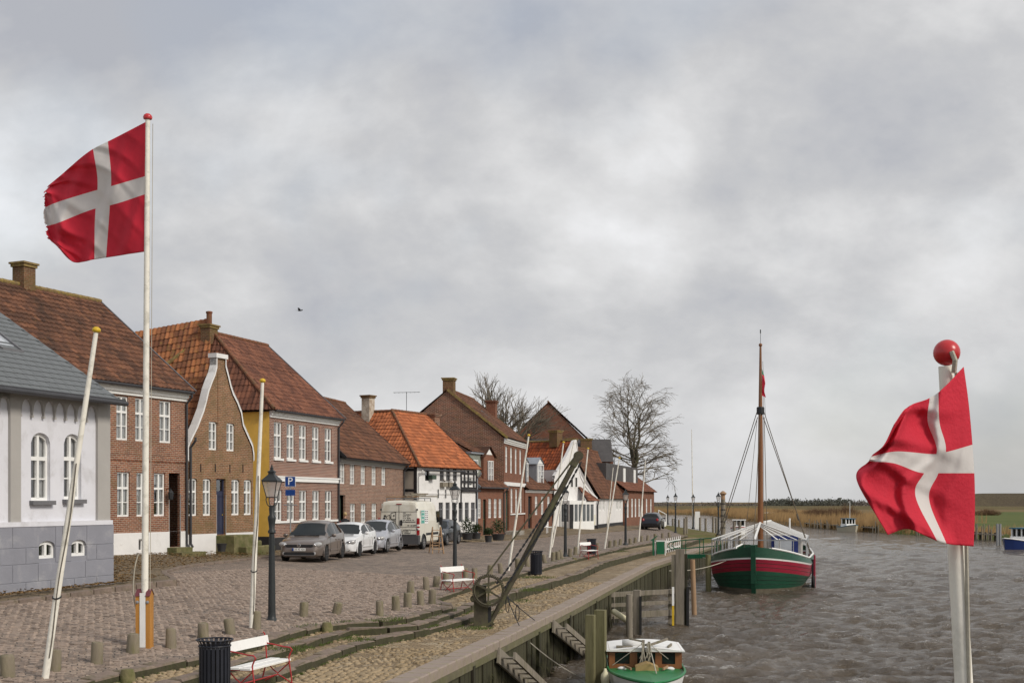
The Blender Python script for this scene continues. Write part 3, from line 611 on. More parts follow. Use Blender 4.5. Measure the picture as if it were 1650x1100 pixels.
def window(h, x0, x1, z0, z1, rec=.06, mull=1, transom=.62, bars=(), arch=0.0, curtain=.8, mat='white', sill=None, split=False, fw=.055, hood=False):
    h.op.append((x0, x1, z0, z1, arch)); y0, y1 = rec, rec + .07; w_ = x1 - x0; mb = MB()
    zt = lambda x: z1 - arch * (1 - math.sqrt(max(0, 1 - (2 * (x - x0) / w_ - 1) ** 2))) if arch else z1
    mb.box(x0, x0 + fw, y0, y1, z0, zt(x0 + fw * .3)); mb.box(x1 - fw, x1, y0, y1, z0, zt(x1 - fw * .3)); mb.box(x0 + fw, x1 - fw, y0, y1, z0, z0 + fw * 1.2)
    if arch:
        n = 10; pts = [(x0 + w_ * i / n) for i in range(n + 1)]
        for p, q in zip(pts[:-1], pts[1:]):
            vs = [(p, y0, zt(p)), (q, y0, zt(q)), (q, y0, max(z0, zt(q) - fw * 1.3)), (p, y0, max(z0, zt(p) - fw * 1.3))]
            mb.add(vs + [(a, y1, c) for a, _, c in vs], [(0, 1, 2, 3), (3, 2, 6, 7)])
    else: mb.box(x0 + fw, x1 - fw, y0, y1, z1 - fw, z1)
    xs = [x0 + fw]
    for i in range(mull):
        xm = x0 + w_ * (i + 1) / (mull + 1); mb.box(xm - fw * .62, xm + fw * .62, y0 - .008, y1, z0 + fw, zt(xm) - fw * .8); xs += [xm - fw * .62, xm + fw * .62]
    xs.append(x1 - fw); zs = [z0 + fw * 1.2]
    if transom:
        zm = z0 + (z1 - z0) * transom; mb.box(x0 + fw, x1 - fw, y0 - .012, y1, zm - fw * .75, zm + fw * .75)
    for f in bars:
        zm = z0 + (z1 - z0) * f; mb.box(x0 + fw, x1 - fw, y0 + .012, y1, zm - .016, zm + .016)
    wo = mb.build('window', M[mat], h.o)
    yp = y0 + .045
    if split:
        lv = sorted([z0 + fw] + [z0 + (z1 - z0) * f for f in bars] + ([z0 + (z1 - z0) * transom] if transom else []) + [z1 - fw * .5])
        for a, b in zip(xs[::2], xs[1::2]):
            for c, d in zip(lv[:-1], lv[1:]):
                if d == lv[-1] and arch: MB().add([(a, yp, c), (b, yp, c), (b, yp, zt(b) - fw * .6), ((a + b) / 2, yp, zt((a + b) / 2) - fw * .6), (a, yp, zt(a) - fw * .6)], [(0, 1, 2, 3, 4)]).build('pane', M['glass'], wo)
                else: MB().quad((a, yp, c), (b, yp, c), (b, yp, d), (a, yp, d)).build('pane', M['glass'], wo)
    else: MB().quad((x0 + fw * .5, yp, z0 + fw), (x1 - fw * .5, yp, z0 + fw), (x1 - fw * .5, yp, z1 - fw * .5), (x0 + fw * .5, yp, z1 - fw * .5)).build('pane', M['glass'], wo)
    if curtain > 0:
        cu = MB(); yc = y1 + .04
        def drape(a, b, c, d):
            n = max(4, int((b - a) / .03)); pts = [(a + (b - a) * i / n, yc + .018 * math.sin(i * 1.9 + random.random())) for i in range(n + 1)]
            for (p, yp_), (q, yq) in zip(pts[:-1], pts[1:]): cu.quad((p, yp_, c), (q, yq, c), (q, yq, d), (p, yp_, d))
        r = random.random()
        if r < curtain * .8: drape(x0, x1, z0 + (z1 - z0) * random.choice((.0, .0, .0, .4)), z1)
        else:
            k = random.uniform(.22, .4); drape(x0, x0 + w_ * k, z0, z1); drape(x1 - w_ * k, x1, z0, z1)
            if random.random() < .6: drape(x0, x1, z0 + (z1 - z0) * .74, z1)
        cu.build('curtain', M['curtain'], wo)
    if sill:
        sm, so, sh = sill; MB().box(x0 - .06, x1 + .06, -so, rec + .02, z0 - sh, z0 - .002).build('sill', M[sm], wo)
    if hood: MB().box(x0 - .04, x1 + .04, -.012, .0, z1 + .004, z1 + .22).build('lintel', M[hood], wo)
    return wo
def door(h, x0, x1, z0, z1, mat, rec=.14, glaze=.22, frame='white'):
    h.op.append((x0, x1, z0, z1, 0)); mb = MB(); fw = .05
    mb.box(x0, x0 + fw, rec, rec + .08, z0, z1); mb.box(x1 - fw, x1, rec, rec + .08, z0, z1); mb.box(x0 + fw, x1 - fw, rec, rec + .08, z1 - fw, z1)
    zt = z1 - (z1 - z0) * glaze if glaze else z1 - fw
    mb.box(x0 + fw, x1 - fw, rec + .02, rec + .06, z0, zt)
    w_ = x1 - x0; zl = [z0 + .12, z0 + (zt - z0) * .42, zt - .1]
    for c, d in zip(zl[:-1], zl[1:]):
        for a, b in ((x0 + w_ * .12, x0 + w_ * .46), (x0 + w_ * .54, x1 - w_ * .12)): mb.box(a, b, rec + .005, rec + .02, c + .03, d - .03)
    o = mb.build('door', M[mat], h.o)
    if glaze: MB().quad((x0 + fw, rec + .04, zt), (x1 - fw, rec + .04, zt), (x1 - fw, rec + .04, z1 - fw), (x0 + fw, rec + .04, z1 - fw)).build('pane', M['glass'], o)
    MB().lathe([(.005, 0), (.025, .01), (.025, .03), (.005, .05)], 8, Matrix.Translation((x0 + w_ * .86, rec + .02, z0 + (zt - z0) * .45)) @ Matrix.Rotation(R(90), 4, 'X')).build('handle', M['yellowcap'], o)
    return o
def pantiles(mb, A, B, C, D, tw=.235, course=.33, amp=.035, lift=.03, spt=6, tmin=0.0, tmax=1.0, steps=None):
    A, B, C, D = map(Vector, (A, B, C, D)); ex = (B - A).normalized(); ac = C - A; up = (ac - ex * ac.dot(ex)); T = up.length; up = up.normalized(); nm = ex.cross(up)
    if nm.z < 0: nm = -nm
    L = (B - A).length; cl, cr = ac.dot(ex), (D - A).dot(ex); n = max(1, round(T / course))
    prof = [0.5 + 0.5 * math.cos(2 * math.pi * k / spt) if k < spt * .7 else .5 + .5 * math.cos(2 * math.pi * k / spt) for k in range(spt)]
    for j in range(n):
        t0, t1 = T * j / n, T * (j + 1) / n
        l0, r0, l1, r1 = cl * t0 / T, L + (cr - L) * t0 / T, cl * t1 / T, L + (cr - L) * t1 / T
        lo, hi = min(l0, l1), max(r0, r1); i0, i1 = math.floor(lo / tw * spt), math.ceil(hi / tw * spt)
        ja = random.uniform(-.008, .008); rowv = []; tv = {}
        for i in range(i0, i1 + 1):
            s_ = i * tw / spt; hh = amp * prof[i % spt]
            a = min(max(s_, l0), r0); b = min(max(s_, l1), r1)
            p0 = A + ex * a + up * (t0 - .03); p1 = A + ex * b + up * t1
            rowv.append((p0 + nm * (hh - .01), p0 + nm * (hh + lift + ja), p1 + nm * hh))
        base = len(mb.v)
        for r_ in rowv: mb.v.extend(tuple(p) for p in r_)
        for k in range(len(rowv) - 1):
            tile = (i0 + k) // spt
            if tile not in tv: tv[tile] = min(1, max(0, random.gauss(.5, .22)))
            q = base + k * 3
            mb.f.append((q + 1, q + 4, q + 5, q + 2)); mb.t.append(tv[tile]); mb.mi.append(0)
            mb.f.append((q, q + 3, q + 4, q + 1)); mb.t.append(tv[tile] * .8); mb.mi.append(0)
    mb.quad(A - nm * .05, B - nm * .05, D - nm * .05, C - nm * .05, .3)
def ridge(mb, a, b, r=.10, step=.36):
    a, b = Vector(a), Vector(b); L = (b - a).length; n = max(1, int(L / step)); d = (b - a).normalized()
    for i in range(n):
        p = a + d * (L * i / n - .02); q = a + d * (L * (i + 1) / n + .03)
        mb.tube([p, q], [r * random.uniform(.98, 1.06), r * .9], 8, True, random.uniform(.3, .8))
def chimney(h, x, y, z0, z1, w_, d_, mat='brick_chim', cap='lichen', pot=None, parent=None):
    mb = MB(); mb.box(x - w_ / 2, x + w_ / 2, y - d_ / 2, y + d_ / 2, z0, z1 - .16)
    c = mb.build('chimney', M[mat], parent or h.o)
    MB().box(x - w_ / 2 - .05, x + w_ / 2 + .05, y - d_ / 2 - .05, y + d_ / 2 + .05, z1 - .16, z1 - .05).box(x - w_ / 2 - .1, x + w_ / 2 + .1, y - d_ / 2 - .1, y + d_ / 2 + .1, z1 - .05, z1 + .02).build('chimney_cap', M[cap], c)
    if pot: MB().lathe([(pot[0], z1), (pot[0], z1 + pot[1]), (pot[0] * 1.2, z1 + pot[1] + .02), (pot[0] * 1.2, z1 + pot[1] + .1), (pot[0] * .6, z1 + pot[1] + .12)], 10, None, (x, y, 0)).build('flue', M[pot[2]], c)
    return c
def shell(h, mat, dep, ze, zr=None, kr=None, hipL=None, hipR=None, zb=-.4, ops=None, sides=None, rev=.12, front_z0=None):
    """front wall with its openings, side walls (gables where there is no hip), back wall, dark interior"""
    L = h.L; zr = ze if zr is None else zr; kr = dep / 2 if kr is None else kr
    mb = MB(); wall_mesh(mb, 0, L, front_z0 if front_z0 is not None else zb, ze, h.op if ops is None else ops, rev)
    mb.build('wall', M[mat], h.o)
    for nm, x_, hip in (('L', 0, hipL), ('R', L, hipR)):
        m_ = (sides or {}).get(nm, mat); q = MB()
        poly = [(0.001, zb), (dep, zb), (dep, ze)] + ([(kr, zr)] if not hip else []) + [(0.001, ze)]
        q.add([(x_, a, b) for a, b in poly], [tuple(range(len(poly)))]); q.build('gable_wall' if not hip else 'side_wall', M[m_], h.o)
    MB().quad((0, dep, zb), (L, dep, zb), (L, dep, ze), (0, dep, ze)).build('back_wall', M[mat], h.o)
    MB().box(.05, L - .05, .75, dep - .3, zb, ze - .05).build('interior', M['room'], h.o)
def roof(h, mat, dep, ze, zr, kr=None, hipL=0, hipR=0, over=.25, verge=.12, tw=.235, ridge_mat='ridge_red', verge_mat=None, lift=.03, back=True):
    L = h.L; kr = dep / 2 if kr is None else kr; sl = (zr - ze) / kr; e = over; mb = MB()
    xl = -verge if not hipL else -e * .6; xr = L + verge if not hipR else L + e * .6
    rl = -verge if not hipL else hipL; rr = L + verge if not hipR else L - hipR
    A, B = Vector((xl, -e, ze + .04)), Vector((xr, -e, ze + .04)); C, D = Vector((rl, kr, zr + .06)), Vector((rr, kr, zr + .06))
    pantiles(mb, A, B, C, D, tw, lift=lift)
    A2, B2 = Vector((xl, dep + e, A.z)), Vector((xr, dep + e, A.z))
    if back: mb.quad(B2, A2, C, D, .5)
    if hipL: pantiles(mb, A2, A, C, C + Vector((0, .01, 0)), tw, lift=lift)
    if hipR: pantiles(mb, B, B2, D, D + Vector((0, .01, 0)), tw, lift=lift)
    o = mb.build('roof', M[mat], h.o, 35)
    q = MB(); ridge(q, C + Vector((0, 0, .03)), D + Vector((0, 0, .03)))
    if hipL: ridge(q, A + Vector((0, 0, .05)), C + Vector((0, 0, .05)), .085)
    if hipR: ridge(q, B + Vector((0, 0, .05)), D + Vector((0, 0, .05)), .085)
    q.build('ridge_tiles', M[ridge_mat], o, 40)
    if verge_mat:
        for hip, a, c in ((hipL, A, C), (hipR, B, D)):
            if not hip: MB().bar(a + Vector((0, 0, -.03)), c + Vector((0, 0, -.03)), .05, .17).build('verge_board', M[verge_mat], o)
    return o
def cornice(h, ze, mat='white', ht=.28, out=.14, x0=0, x1=None, parts=3):
    x1 = h.L if x1 is None else x1; mb = MB()
    for i in range(parts): mb.box(x0 - .0, x1 + .0, -out * (i + 1) / parts, -.0005 - .001 * i, ze - ht + ht * i / parts, ze - ht + ht * (i + 1) / parts - .002)
    return mb.build('cornice', M[mat], h.o)
def gutter(h, z, y=-.33, x0=0, x1=None, r=.06, mat='gutter'):
    x1 = h.L if x1 is None else x1; MB().tube([(x0, y, z), (x1, y, z)], r, 8).build('gutter', M[mat], h.o)
def downpipe(h, x, z0, z1, y=-.08, r=.045, mat='gutter', from_y=-.33):
    MB().tube([(x, from_y, z1 + .25), (x, from_y, z1 + .12), (x, y, z1 - .15), (x, y, z0 + .15), (x, y - .1, z0)], r, 8).build('downpipe', M[mat], h.o)
def skylight(h, roof_o, x, f0, f1, w_, ze, zr, kr, over=.25, mat='white', bar_only=False):
    sl = (zr - ze) / kr; P = lambda x_, k, o=.12: Vector((x_, k, ze + sl * k + .06 + o)); mb = MB()
    for a, b in ((P(x, f0), P(x, f1)), (P(x + w_, f0), P(x + w_, f1)), (P(x, f0), P(x + w_, f0)), (P(x, f1), P(x + w_, f1))): mb.bar(a, b, .06, .10)
    o = mb.build('skylight', M[mat], roof_o)
    MB().quad(P(x, f0, .12), P(x + w_, f0, .12), P(x + w_, f1, .12), P(x, f1, .12)).build('pane', M['skyglass'], o)
M['skyglass'] = mk('skylight_glass', (0.45, 0.48, 0.52), 0.08, 0.05, 3, 0, spec=0.8)
M['roof_mixo'] = roof_mat('roof_patchy_orange', (0.33, 0.085, 0.03), (0.21, 0.06, 0.028), (0.30, 0.17, 0.05), 0.15, (0.11, 0.045, 0.025), 0.3)
M['carglass2'] = mk('porch_glass', (0.12, 0.13, 0.14), 0.08, 0.2, 2, 0, spec=0.6)
# ===== grey house with slate roof
h = House('grey_house', 'grey and lavender rendered house with slate roof and arched windows beside the leaning pole', (0, 27.5), (174, 31), .6, left=3.0)
ze = 5.26
for x0, x1, y0, y1 in ((50, 81, 697, 806), (103, 131, 699, 804)):
    a, b, c, d = h.rect(x0, x1, y0, y1); window(h, a, b, c, d, rec=.09, transom=.62, bars=(.32,), arch=.24, split=True, curtain=.75, sill=('grey_trim', .12, .1), fw=.06)
for x0, x1, y0, y1 in ((57.5, 84, 871, 899), (110, 134.5, 869, 895)):
    a, b, c, d = h.rect(x0, x1, y0, y1); window(h, a, b, c, d, rec=-.03, transom=None, arch=.13, split=True, curtain=0, fw=.06)
zpl = h.z(843, 100)
shell(h, 'lavender', 9, ze, 8.35, 4.5)
pxs = [(-80, -62), (13, 30), (154, 174)]
for a, b in pxs: MB().box(h.x(a) if a > -70 else 0, h.x(b), -.07, -.001, zpl, ze - .02).build('pilaster', M['beige'], h.o)
MB().box(h.x(-62), h.x(13), -.07, -.001, ze - .26, ze - .02).build('frieze', M['beige'], h.o)
def arcade(x0, x1, n):
    mb = MB(); zt, zs = ze - .02, ze - .60; st = (x1 - x0) / n
    for i in range(n):
        for k in range(12):
            def zl(t):
                t_ = abs(2 * t - 1); return zs + (ze - .22 - zs) * (max(0, 1 - t_ ** 2.4)) ** .5 if t_ < .999 else zs
            t0, t1 = k / 12, (k + 1) / 12; xa, xb = x0 + st * (i + t0), x0 + st * (i + t1); za, zb_ = zl(t0), zl(t1)
            mb.quad((xa, -.07, za), (xb, -.07, zb_), (xb, -.07, zt), (xa, -.07, zt)); mb.quad((xa, -.07, za), (xa, -.001, za), (xb, -.001, zb_), (xb, -.07, zb_))
        xa = x0 + st * i; mb.box(xa - .025, xa + .025, -.075, -.001, zs - .035, zs + .02)
    mb.build('arcade_frieze', M['beige'], h.o)
arcade(h.x(30.3), h.x(153.7), 7); arcade(h.x(-61.5), h.x(12.7), 4)
MB().box(0, h.L + .05, -.11, -.001, zpl - .05, zpl + .06).build('string_course', M['lavender'], h.o)
pb = MB(); wall_mesh(pb, 0, h.L + .09, -.3, zpl - .05, h.op[2:], .09, -.088); pb.build('plinth', M['grey_block'], h.o)
lv = [zpl - .05, zpl - .53, zpl - .90, zpl - 1.31, zpl - 1.6]
for r_, (zt, zb_) in enumerate(zip(lv[:-1], lv[1:])):
    x = -.4 * (r_ % 2)
    while x < h.L - .01:
        a, b = max(0, x), min(h.L + .1, x + .82); x += .82
        if h.L - b < .25: b = h.L + .1; x = h.L + 1
        segs = [(a + .008, b - .008)]
        for o_ in h.op[2:]:
            if o_[2] < zt - .02 and o_[3] > zb_ + .02:
                segs = [t for s0, s1 in segs for t in ((s0, min(s1, o_[0] - .01)), (max(s0, o_[1] + .01), s1)) if t[1] - t[0] > .05]
        for s0, s1 in segs: MB().cbox(s0, s1, -.10, -.001, zb_ + .01, zt - .008, .006).build('stone_block', M['grey_block'], h.o)
MB().box(h.L + .0015, h.L + .1, -.001, 6, zpl - 1.6, zpl - .05).build('side_plinth', M['grey_block'], h.o)
# slates, one by one
ro = MB().quad((-.2, -.45, ze - .10), (h.L + .06, -.45, ze - .10), (h.L + .06, 4.6, 8.37), (-.2, 4.6, 8.37)).build('roof', M['slate'], h.o)
MB().box(-.2, h.L + .06, -.5, -.42, ze - .14, ze - .03).build('eaves_board', M['gutter'], ro)
T = Vector((0, 5.05, 8.47)).length; up = Vector((0, 5.05, 8.47 - ze)).normalized(); Ts = Vector((0, 5.05, 8.47 - ze)).length
sm = []
for i in range(6):
    q = MB(); q.box(-.154, .154, 0, .34, 0, .016, tint=random.uniform(.3, .75)); sm.append(q.mesh('slate', M['slate']))
tilt = math.atan2(up.z, up.y); n_s = 0
for j in range(int(Ts / .27)):
    for i in range(int((h.L + .3) / .32) + 1):
        x = -.05 + i * .32 + (j % 2) * .16
        if x > h.L - .08 or n_s > 398: continue
        p = Vector((x, -.45, ze - .09)) + up * (j * .27); n_s += 1
        piece('slate', random.choice(sm), ro, p + Vector((0, -.01, .02)), (tilt - .055, 0, 0), (1, 1, 1))
gutter(h, ze - .13, -.52, -.2, h.L + .06)
skylight(h, ro, 4.5, 1.3, 2.2, .7, ze - .02, 8.37, 4.6, mat='grey_trim')
# ===== red brick house with brown roof
h = House('brick_house', 'red brick two-storey house with brown tiled roof and white cornice behind the tall flagpole', (174, 45), (300, 49), .85, left=5.6)
ze = 7.0
for x0, x1 in ((166, 176.5), (187.6, 206.7), (218, 237), (257, 276)):
    a, b, c, d = h.rect(x0, x1, 637, 712); z0, z1 = h.z(713, 197), h.z(637, 197); window(h, a, b, z0 + .1, z1 - .02, transom=.64, bars=(.32,), curtain=1.0)
for x0, x1 in ((158, 178), (188.7, 209), (220, 240), (248, 266)):
    a, b = h.x(x0), h.x(x1); window(h, a, b, h.z(832, 198), h.z(760, 198), transom=.64, bars=(.32,), curtain=.9, hood='brick_red')
a, b, c, d = h.rect(272, 290, 762, 862); door(h, a, b, .95, d, 'black', rec=.5)
a, b, c, d = h.rect(222, 230.5, 868, 888); window(h, a, b, c, d, rec=.05, mull=0, transom=None, curtain=0)
shell(h, 'brick_red', 9, ze, 10.83, 4.48)
zp = h.z(857, 240)
pm = MB(); dx0, dx1 = h.op[-2][0], h.op[-2][1]; wall_mesh(pm, 0, h.L, -.3, zp, [(dx0, dx1, .9, 3), h.op[-1]], .04, -.04); pm.box(0, h.L, -.04, -.0, zp - .001, zp); pm.build('plinth', M['render'], h.o)
zb_ = h.z(728, 240); MB().box(0, h.L, -.05, -.001, zb_ - .12, zb_ - .04).box(0, h.L, -.035, -.001, zb_ - .35, zb_ - .12).build('string_course', M['brick_red'], h.o)
cornice(h, ze, 'white', .36, .22); gutter(h, ze - .02, -.34)
ro = roof(h, 'roof_brown', 9, ze, 10.83, 4.48, over=.35, ridge_mat='lichen', verge_mat='grey_trim')
chimney(h, h.L - 3.95, 4.48, 10.2, 11.75, .58, .58)
downpipe(h, h.L - .06, .9, ze - .3)
MB().box(dx0 - .15, dx1 + .15, -.5, -.002, .3, .93).box(dx0 - .4, dx1 + .4, -.95, -.5, .3, .76).build('doorstep', M['mossy'], h.o)
MB().lathe([(.02, 0), (.09, .05), (.11, .3), (.02, .42)], 8, Matrix.Translation((dx0 - .15, -.22, 2.75))).bar((dx0 - .15, -.001, 3.2), (dx0 - .15, -.24, 3.2), .03).build('wall_lamp', M['iron'], h.o)
# ===== curly gabled house
h = House('gabled_house', 'narrow old brick house with curved white-edged gable and dark blue door', (301, 49.2), (408, 53.5), .8)
zs = h.z(742, 350)
for x0, x1 in ((304, 317.6), (327, 340), (373, 386), (393, 405.5)):
    a, b, c, d = h.rect(x0, x1, 770, 829.5); window(h, a, b, h.z(830, 350), h.z(771, 350), transom=.64, bars=(.32,), arch=.07, curtain=.5)
for x0, x1 in ((336.5, 350), (365, 378)):
    a, b, c, d = h.rect(x0, x1, 680, 725); window(h, a, b, h.z(725.5, 357), h.z(680, 357), transom=None, bars=(.34, .66), arch=.06, curtain=1.0)
a, b, c, d = h.rect(348.5, 363.5, 771, 858); door(h, a, b, 1.35, d, 'navy', rec=.1)
dx0, dx1 = a, b
prof_px = [(300, 742), (300, 718), (308, 702), (316, 686), (326, 660), (330, 645), (334, 628), (339, 614), (344, 602), (347, 590), (347, 575), (363, 575), (363, 590), (367, 605), (371, 622), (375, 634), (382, 648), (388, 664), (391, 684), (399, 702), (406, 718), (410, 732), (409, 742)]
pr = [(min(h.L, max(0, h.x(px))), h.z(py, px)) for px, py in prof_px]
mb = MB(); wall_mesh(mb, 0, h.L, -.3, zs, [o for o in h.op], .1)
# the gable above the eaves: columns cut to the outline, with its two windows
up_ops = [o for o in h.op if o[3] > zs + .3]; xs = sorted({0, h.L, *[p[0] for p in pr], *[v for o in up_ops for v in o[:2]]})
n_l = max(range(len(pr)), key=lambda i: pr[i][1]); lx = [p[0] for p in pr]; lz = [p[1] for p in pr]
ctr = (pr[10][0] + pr[11][0]) / 2
zl_ = lambda x: float(np.interp(x, [p[0] for p in pr[1:11]], [p[1] for p in pr[1:11]])) if x < ctr else float(np.interp(x, [p[0] for p in pr[11:]], [p[1] for p in pr[11:]]))
fine_x = sorted(set(xs) | set(np.linspace(0, h.L, 60)))
for a, b in zip(fine_x[:-1], fine_x[1:]):
    m_ = (a + b) / 2; o = next((o for o in up_ops if o[0] < m_ < o[1]), None); e = 1e-4
    za, zb_ = zl_(a + e), zl_(b - e)
    if o: mb.quad((a, 0, zs), (b, 0, zs), (b, 0, o[2]), (a, 0, o[2])); mb.quad((a, 0, o[3]), (b, 0, o[3]), (b, 0, zb_), (a, 0, za))
    else: mb.quad((a, 0, zs), (b, 0, zs), (b, 0, zb_), (a, 0, za))
    mb.quad((a, .24, zs), (b, .24, zs), (b, .24, zb_), (a, .24, za))
mb.box(h.x(350.5), h.x(351.5), -.02, .0, zs + 1.5, zs + 3.6)
mb.build('wall', M['brick_old'], h.o)
mb = MB()
for (a, za), (b, zb_) in zip(pr[:-1], pr[1:]):
    p, q = Vector((a, .19, za)), Vector((b, .19, zb_))
    if (q - p).length < .02: continue
    mb.bar(p, q + (q - p).normalized() * .03, .62, .09, up=(0, 0, 1) if abs(b - a) > abs(zb_ - za) else (1, 0, 0)) if False else mb.add([(a, -.06, za), (b, -.06, zb_), (b, .27, zb_), (a, .27, za), (a, -.06, za + .06), (b, -.06, zb_ + .06), (b, .27, zb_ + .06), (a, .27, za + .06)], [(0, 1, 5, 4), (4, 5, 6, 7), (2, 3, 7, 6), (0, 3, 2, 1)])
    sg = -1 if a < ctr else 1
    mb.add([(a, -.06, za + .05), (b, -.06, zb_ + .05), (b + (-sg) * .06, -.06, zb_ - .05), (a + (-sg) * .06, -.06, za - .05)], [(0, 1, 2, 3)])
mb.box(pr[10][0] - .06, pr[11][0] + .06, -.1, .32, pr[10][1] - .02, pr[10][1] + .16)
mb.build('gable_coping', M['render'], h.o)
for x_ in (0, h.L):
    MB().add([(x_, .42, -.3), (x_, 9, -.3), (x_, 9, zs), (x_, .42, zs)], [(0, 1, 2, 3)]).build('side_wall', M['brick_old'], h.o)
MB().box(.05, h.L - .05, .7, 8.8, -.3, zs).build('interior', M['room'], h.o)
mb = MB(); zr_ = 7.9
pantiles(mb, (-.1, 9, zs), (-.1, .45, zs), (h.L / 2, 9, zr_), (h.L / 2, .45, zr_)); pantiles(mb, (h.L + .1, .45, zs), (h.L + .1, 9, zs), (h.L / 2, .45, zr_), (h.L / 2, 9, zr_))
mb.build('roof', M['roof_mix'], h.o, 35)
zp = h.z(860, 320); pm = MB(); wall_mesh(pm, 0, h.L, -.3, zp, [(dx0, dx1, 1.3, 3)], .03, -.03); pm.build('plinth', M['render'], h.o)
q = MB()
for i, (px, py) in enumerate(((323, 753), (346.5, 753), (370, 754), (391, 754))): q.box(h.x(px) - .015, h.x(px) + .015, -.03, -.001, h.z(py + 7, px), h.z(py - 6, px))
tag(q.build('wall_anchors', M['iron'], h.o), kind='stuff')
x0 = dx0 - .05
for nm, a, b, c, d, zt in (('a', x0, x0 + 1.5, -.9, -.002, 1.33), ('b', x0 + 1.5, x0 + 2.0, -.9, -.05, 1.08), ('c', x0 + .3, x0 + 2.4, -1.3, -.9, .86)):
    MB().cbox(a, b, c, d, .2, zt, .03, jit=.015).build('step_block', M['mossy'], h.o)
downpipe(h, .12, .9, 5.0, -.1, .05)
# ===== brown brick house with yellow side
h = House('yellow_sided_house', 'tall brown brick house with yellow side wall and hipped red tile roof', (434, 56), (545, 62.5), .8)
ze = 6.82; zr = 10.65; kr = 4.1
wx = [(441.4, 453.6), (462, 474), (482, 493), (503, 514), (523.4, 534.4)]
zu0, zu1, zg0, zg1 = h.z(738, 447), h.z(680, 447), h.z(839, 447), h.z(789, 447)
for x0, x1 in wx:
    window(h, h.x(x0), h.x(x0) + .74, zu0, zu1, transom=.64, bars=(.32,), curtain=1.0, sill=('white', .07, .1)); window(h, h.x(x0) + .02, h.x(x0) + .76, zg0, zg1, transom=.62, bars=(.31,), curtain=.7)
shell(h, 'brick_brown', 8.2, ze, zr, kr, hipL=True, sides={'L': 'yellow', 'R': 'brick_brown'})
MB().box(0, h.L, -.09, -.001, h.z(775, 450), h.z(769, 450)).box(0, h.L, -.12, -.001, h.z(769, 450) + .002, h.z(766.5, 450)).build('band', M['white'], h.o)
MB().box(0, h.L, -.07, -.001, zg0 - .1, zg0 - .003).build('sill_band', M['white'], h.o)
MB().box(-.03, h.L, -.035, -.001, -.3, h.z(866, 440)).box(-.035, -.001, -.0, 8, -.3, h.z(864, 436)).build('plinth', M['tar'], h.o)
cornice(h, ze, 'white', .3, .2); gutter(h, ze, -.32)
MB().box(-.06, -.001, .0, 8.2, ze - .05, ze + .12).build('side_cornice', M['black'], h.o)
ro = roof(h, 'roof_red', 8.2, ze, zr, kr, hipL=1.9, over=.34, ridge_mat='ridge_red', verge_mat='grey_trim', lift=.022)
# rear wing with a patchy orange roof whose slope faces the alley
mb = MB(); wl = 11.5
pantiles(mb, (-.45, wl, ze - 1.2), (-.45, kr - 1.2, ze - .25), (1.95, wl, zr), (1.95, kr + .02, zr), .26, .36, .045); mb.quad((1.95, kr, zr), (1.95, wl, zr), (5.4, wl, ze), (5.4, kr, ze), .5)
ow = mb.build('wing_roof', M['roof_mix'], h.o, 35); q = MB(); ridge(q, (1.95, kr, zr + .05), (1.95, wl, zr + .05)); ridge(q, (1.85, kr + .3, zr + .02), (.65, kr + 2.2, zr - 1.75), .10)
q.build('ridge_tiles', M['lichen'], ow, 40)
MB().box(0.01, 5, 8.21, wl - .1, -.3, ze - 1.2).build('wing_wall', M['yellow'], h.o)
chimney(h, 1.7, kr + .1, zr - .5, zr + .42, .7, .5, pot=(.13, .55, 'ridge_red'))
downpipe(h, h.L - .08, .8, ze - .25)
MB().box(-.05, -.002, 1.0, 3.0, h.z(702, 430), h.z(701, 430)).build('side_groove', M['grey_trim'], h.o)
# ===== long lower brick house
h = House('long_brick_house', 'light brown brick house with low dark roof and green door behind the white parked van', (546, 62.7), (650, 74), .7)
ze = 4.9; zr = 8.55; kr = 3.7
zu0, zu1, zg0, zg1 = h.z(779, 551), h.z(745, 551), h.z(842, 585), h.z(811, 568)
for x0 in (547.5, 563.8, 581.3, 599, 614.8): window(h, h.x(x0), h.x(x0) + .84, zu0, zu1, transom=None, bars=(.34, .67), curtain=1.0)
for x0 in (564, 581.5, 599, 615, 631): window(h, h.x(x0), h.x(x0) + .9, zg0, zg1, transom=.62, bars=(.31,), curtain=.6)
a, b, c, d = h.rect(546.5, 556.5, 797, 858); door(h, a, b, .75, d, 'green_door', rec=.25)
shell(h, 'brick_light', 7.4, ze, zr, kr)
cornice(h, ze, 'beige', .26, .2); gutter(h, ze, -.33)
ro = roof(h, 'roof_brown', 7.4, ze, zr, kr, over=.4, verge_mat='black', ridge_mat='ridge_red')
skylight(h, ro, h.x(583), 1.9, 2.5, .12, ze, zr, kr)
chimney(h, .45, kr - .25, zr - .9, zr + .9, .85, .62, 'brick_light', 'brick_light', pot=(.2, .42, 'iron'))
MB().bar((.05, kr - .8, zr - .4), (.9, kr - .8, zr - .4), .06, .5).build('flashing', M['zinc'], ro)
downpipe(h, h.L - .12, .7, ze - .25)
MB().box(h.op[-1][1] - .9, h.op[-1][1] - .6, -.06, -.002, .7, 1.75).build('door_panel', M['redpaint'], h.o)
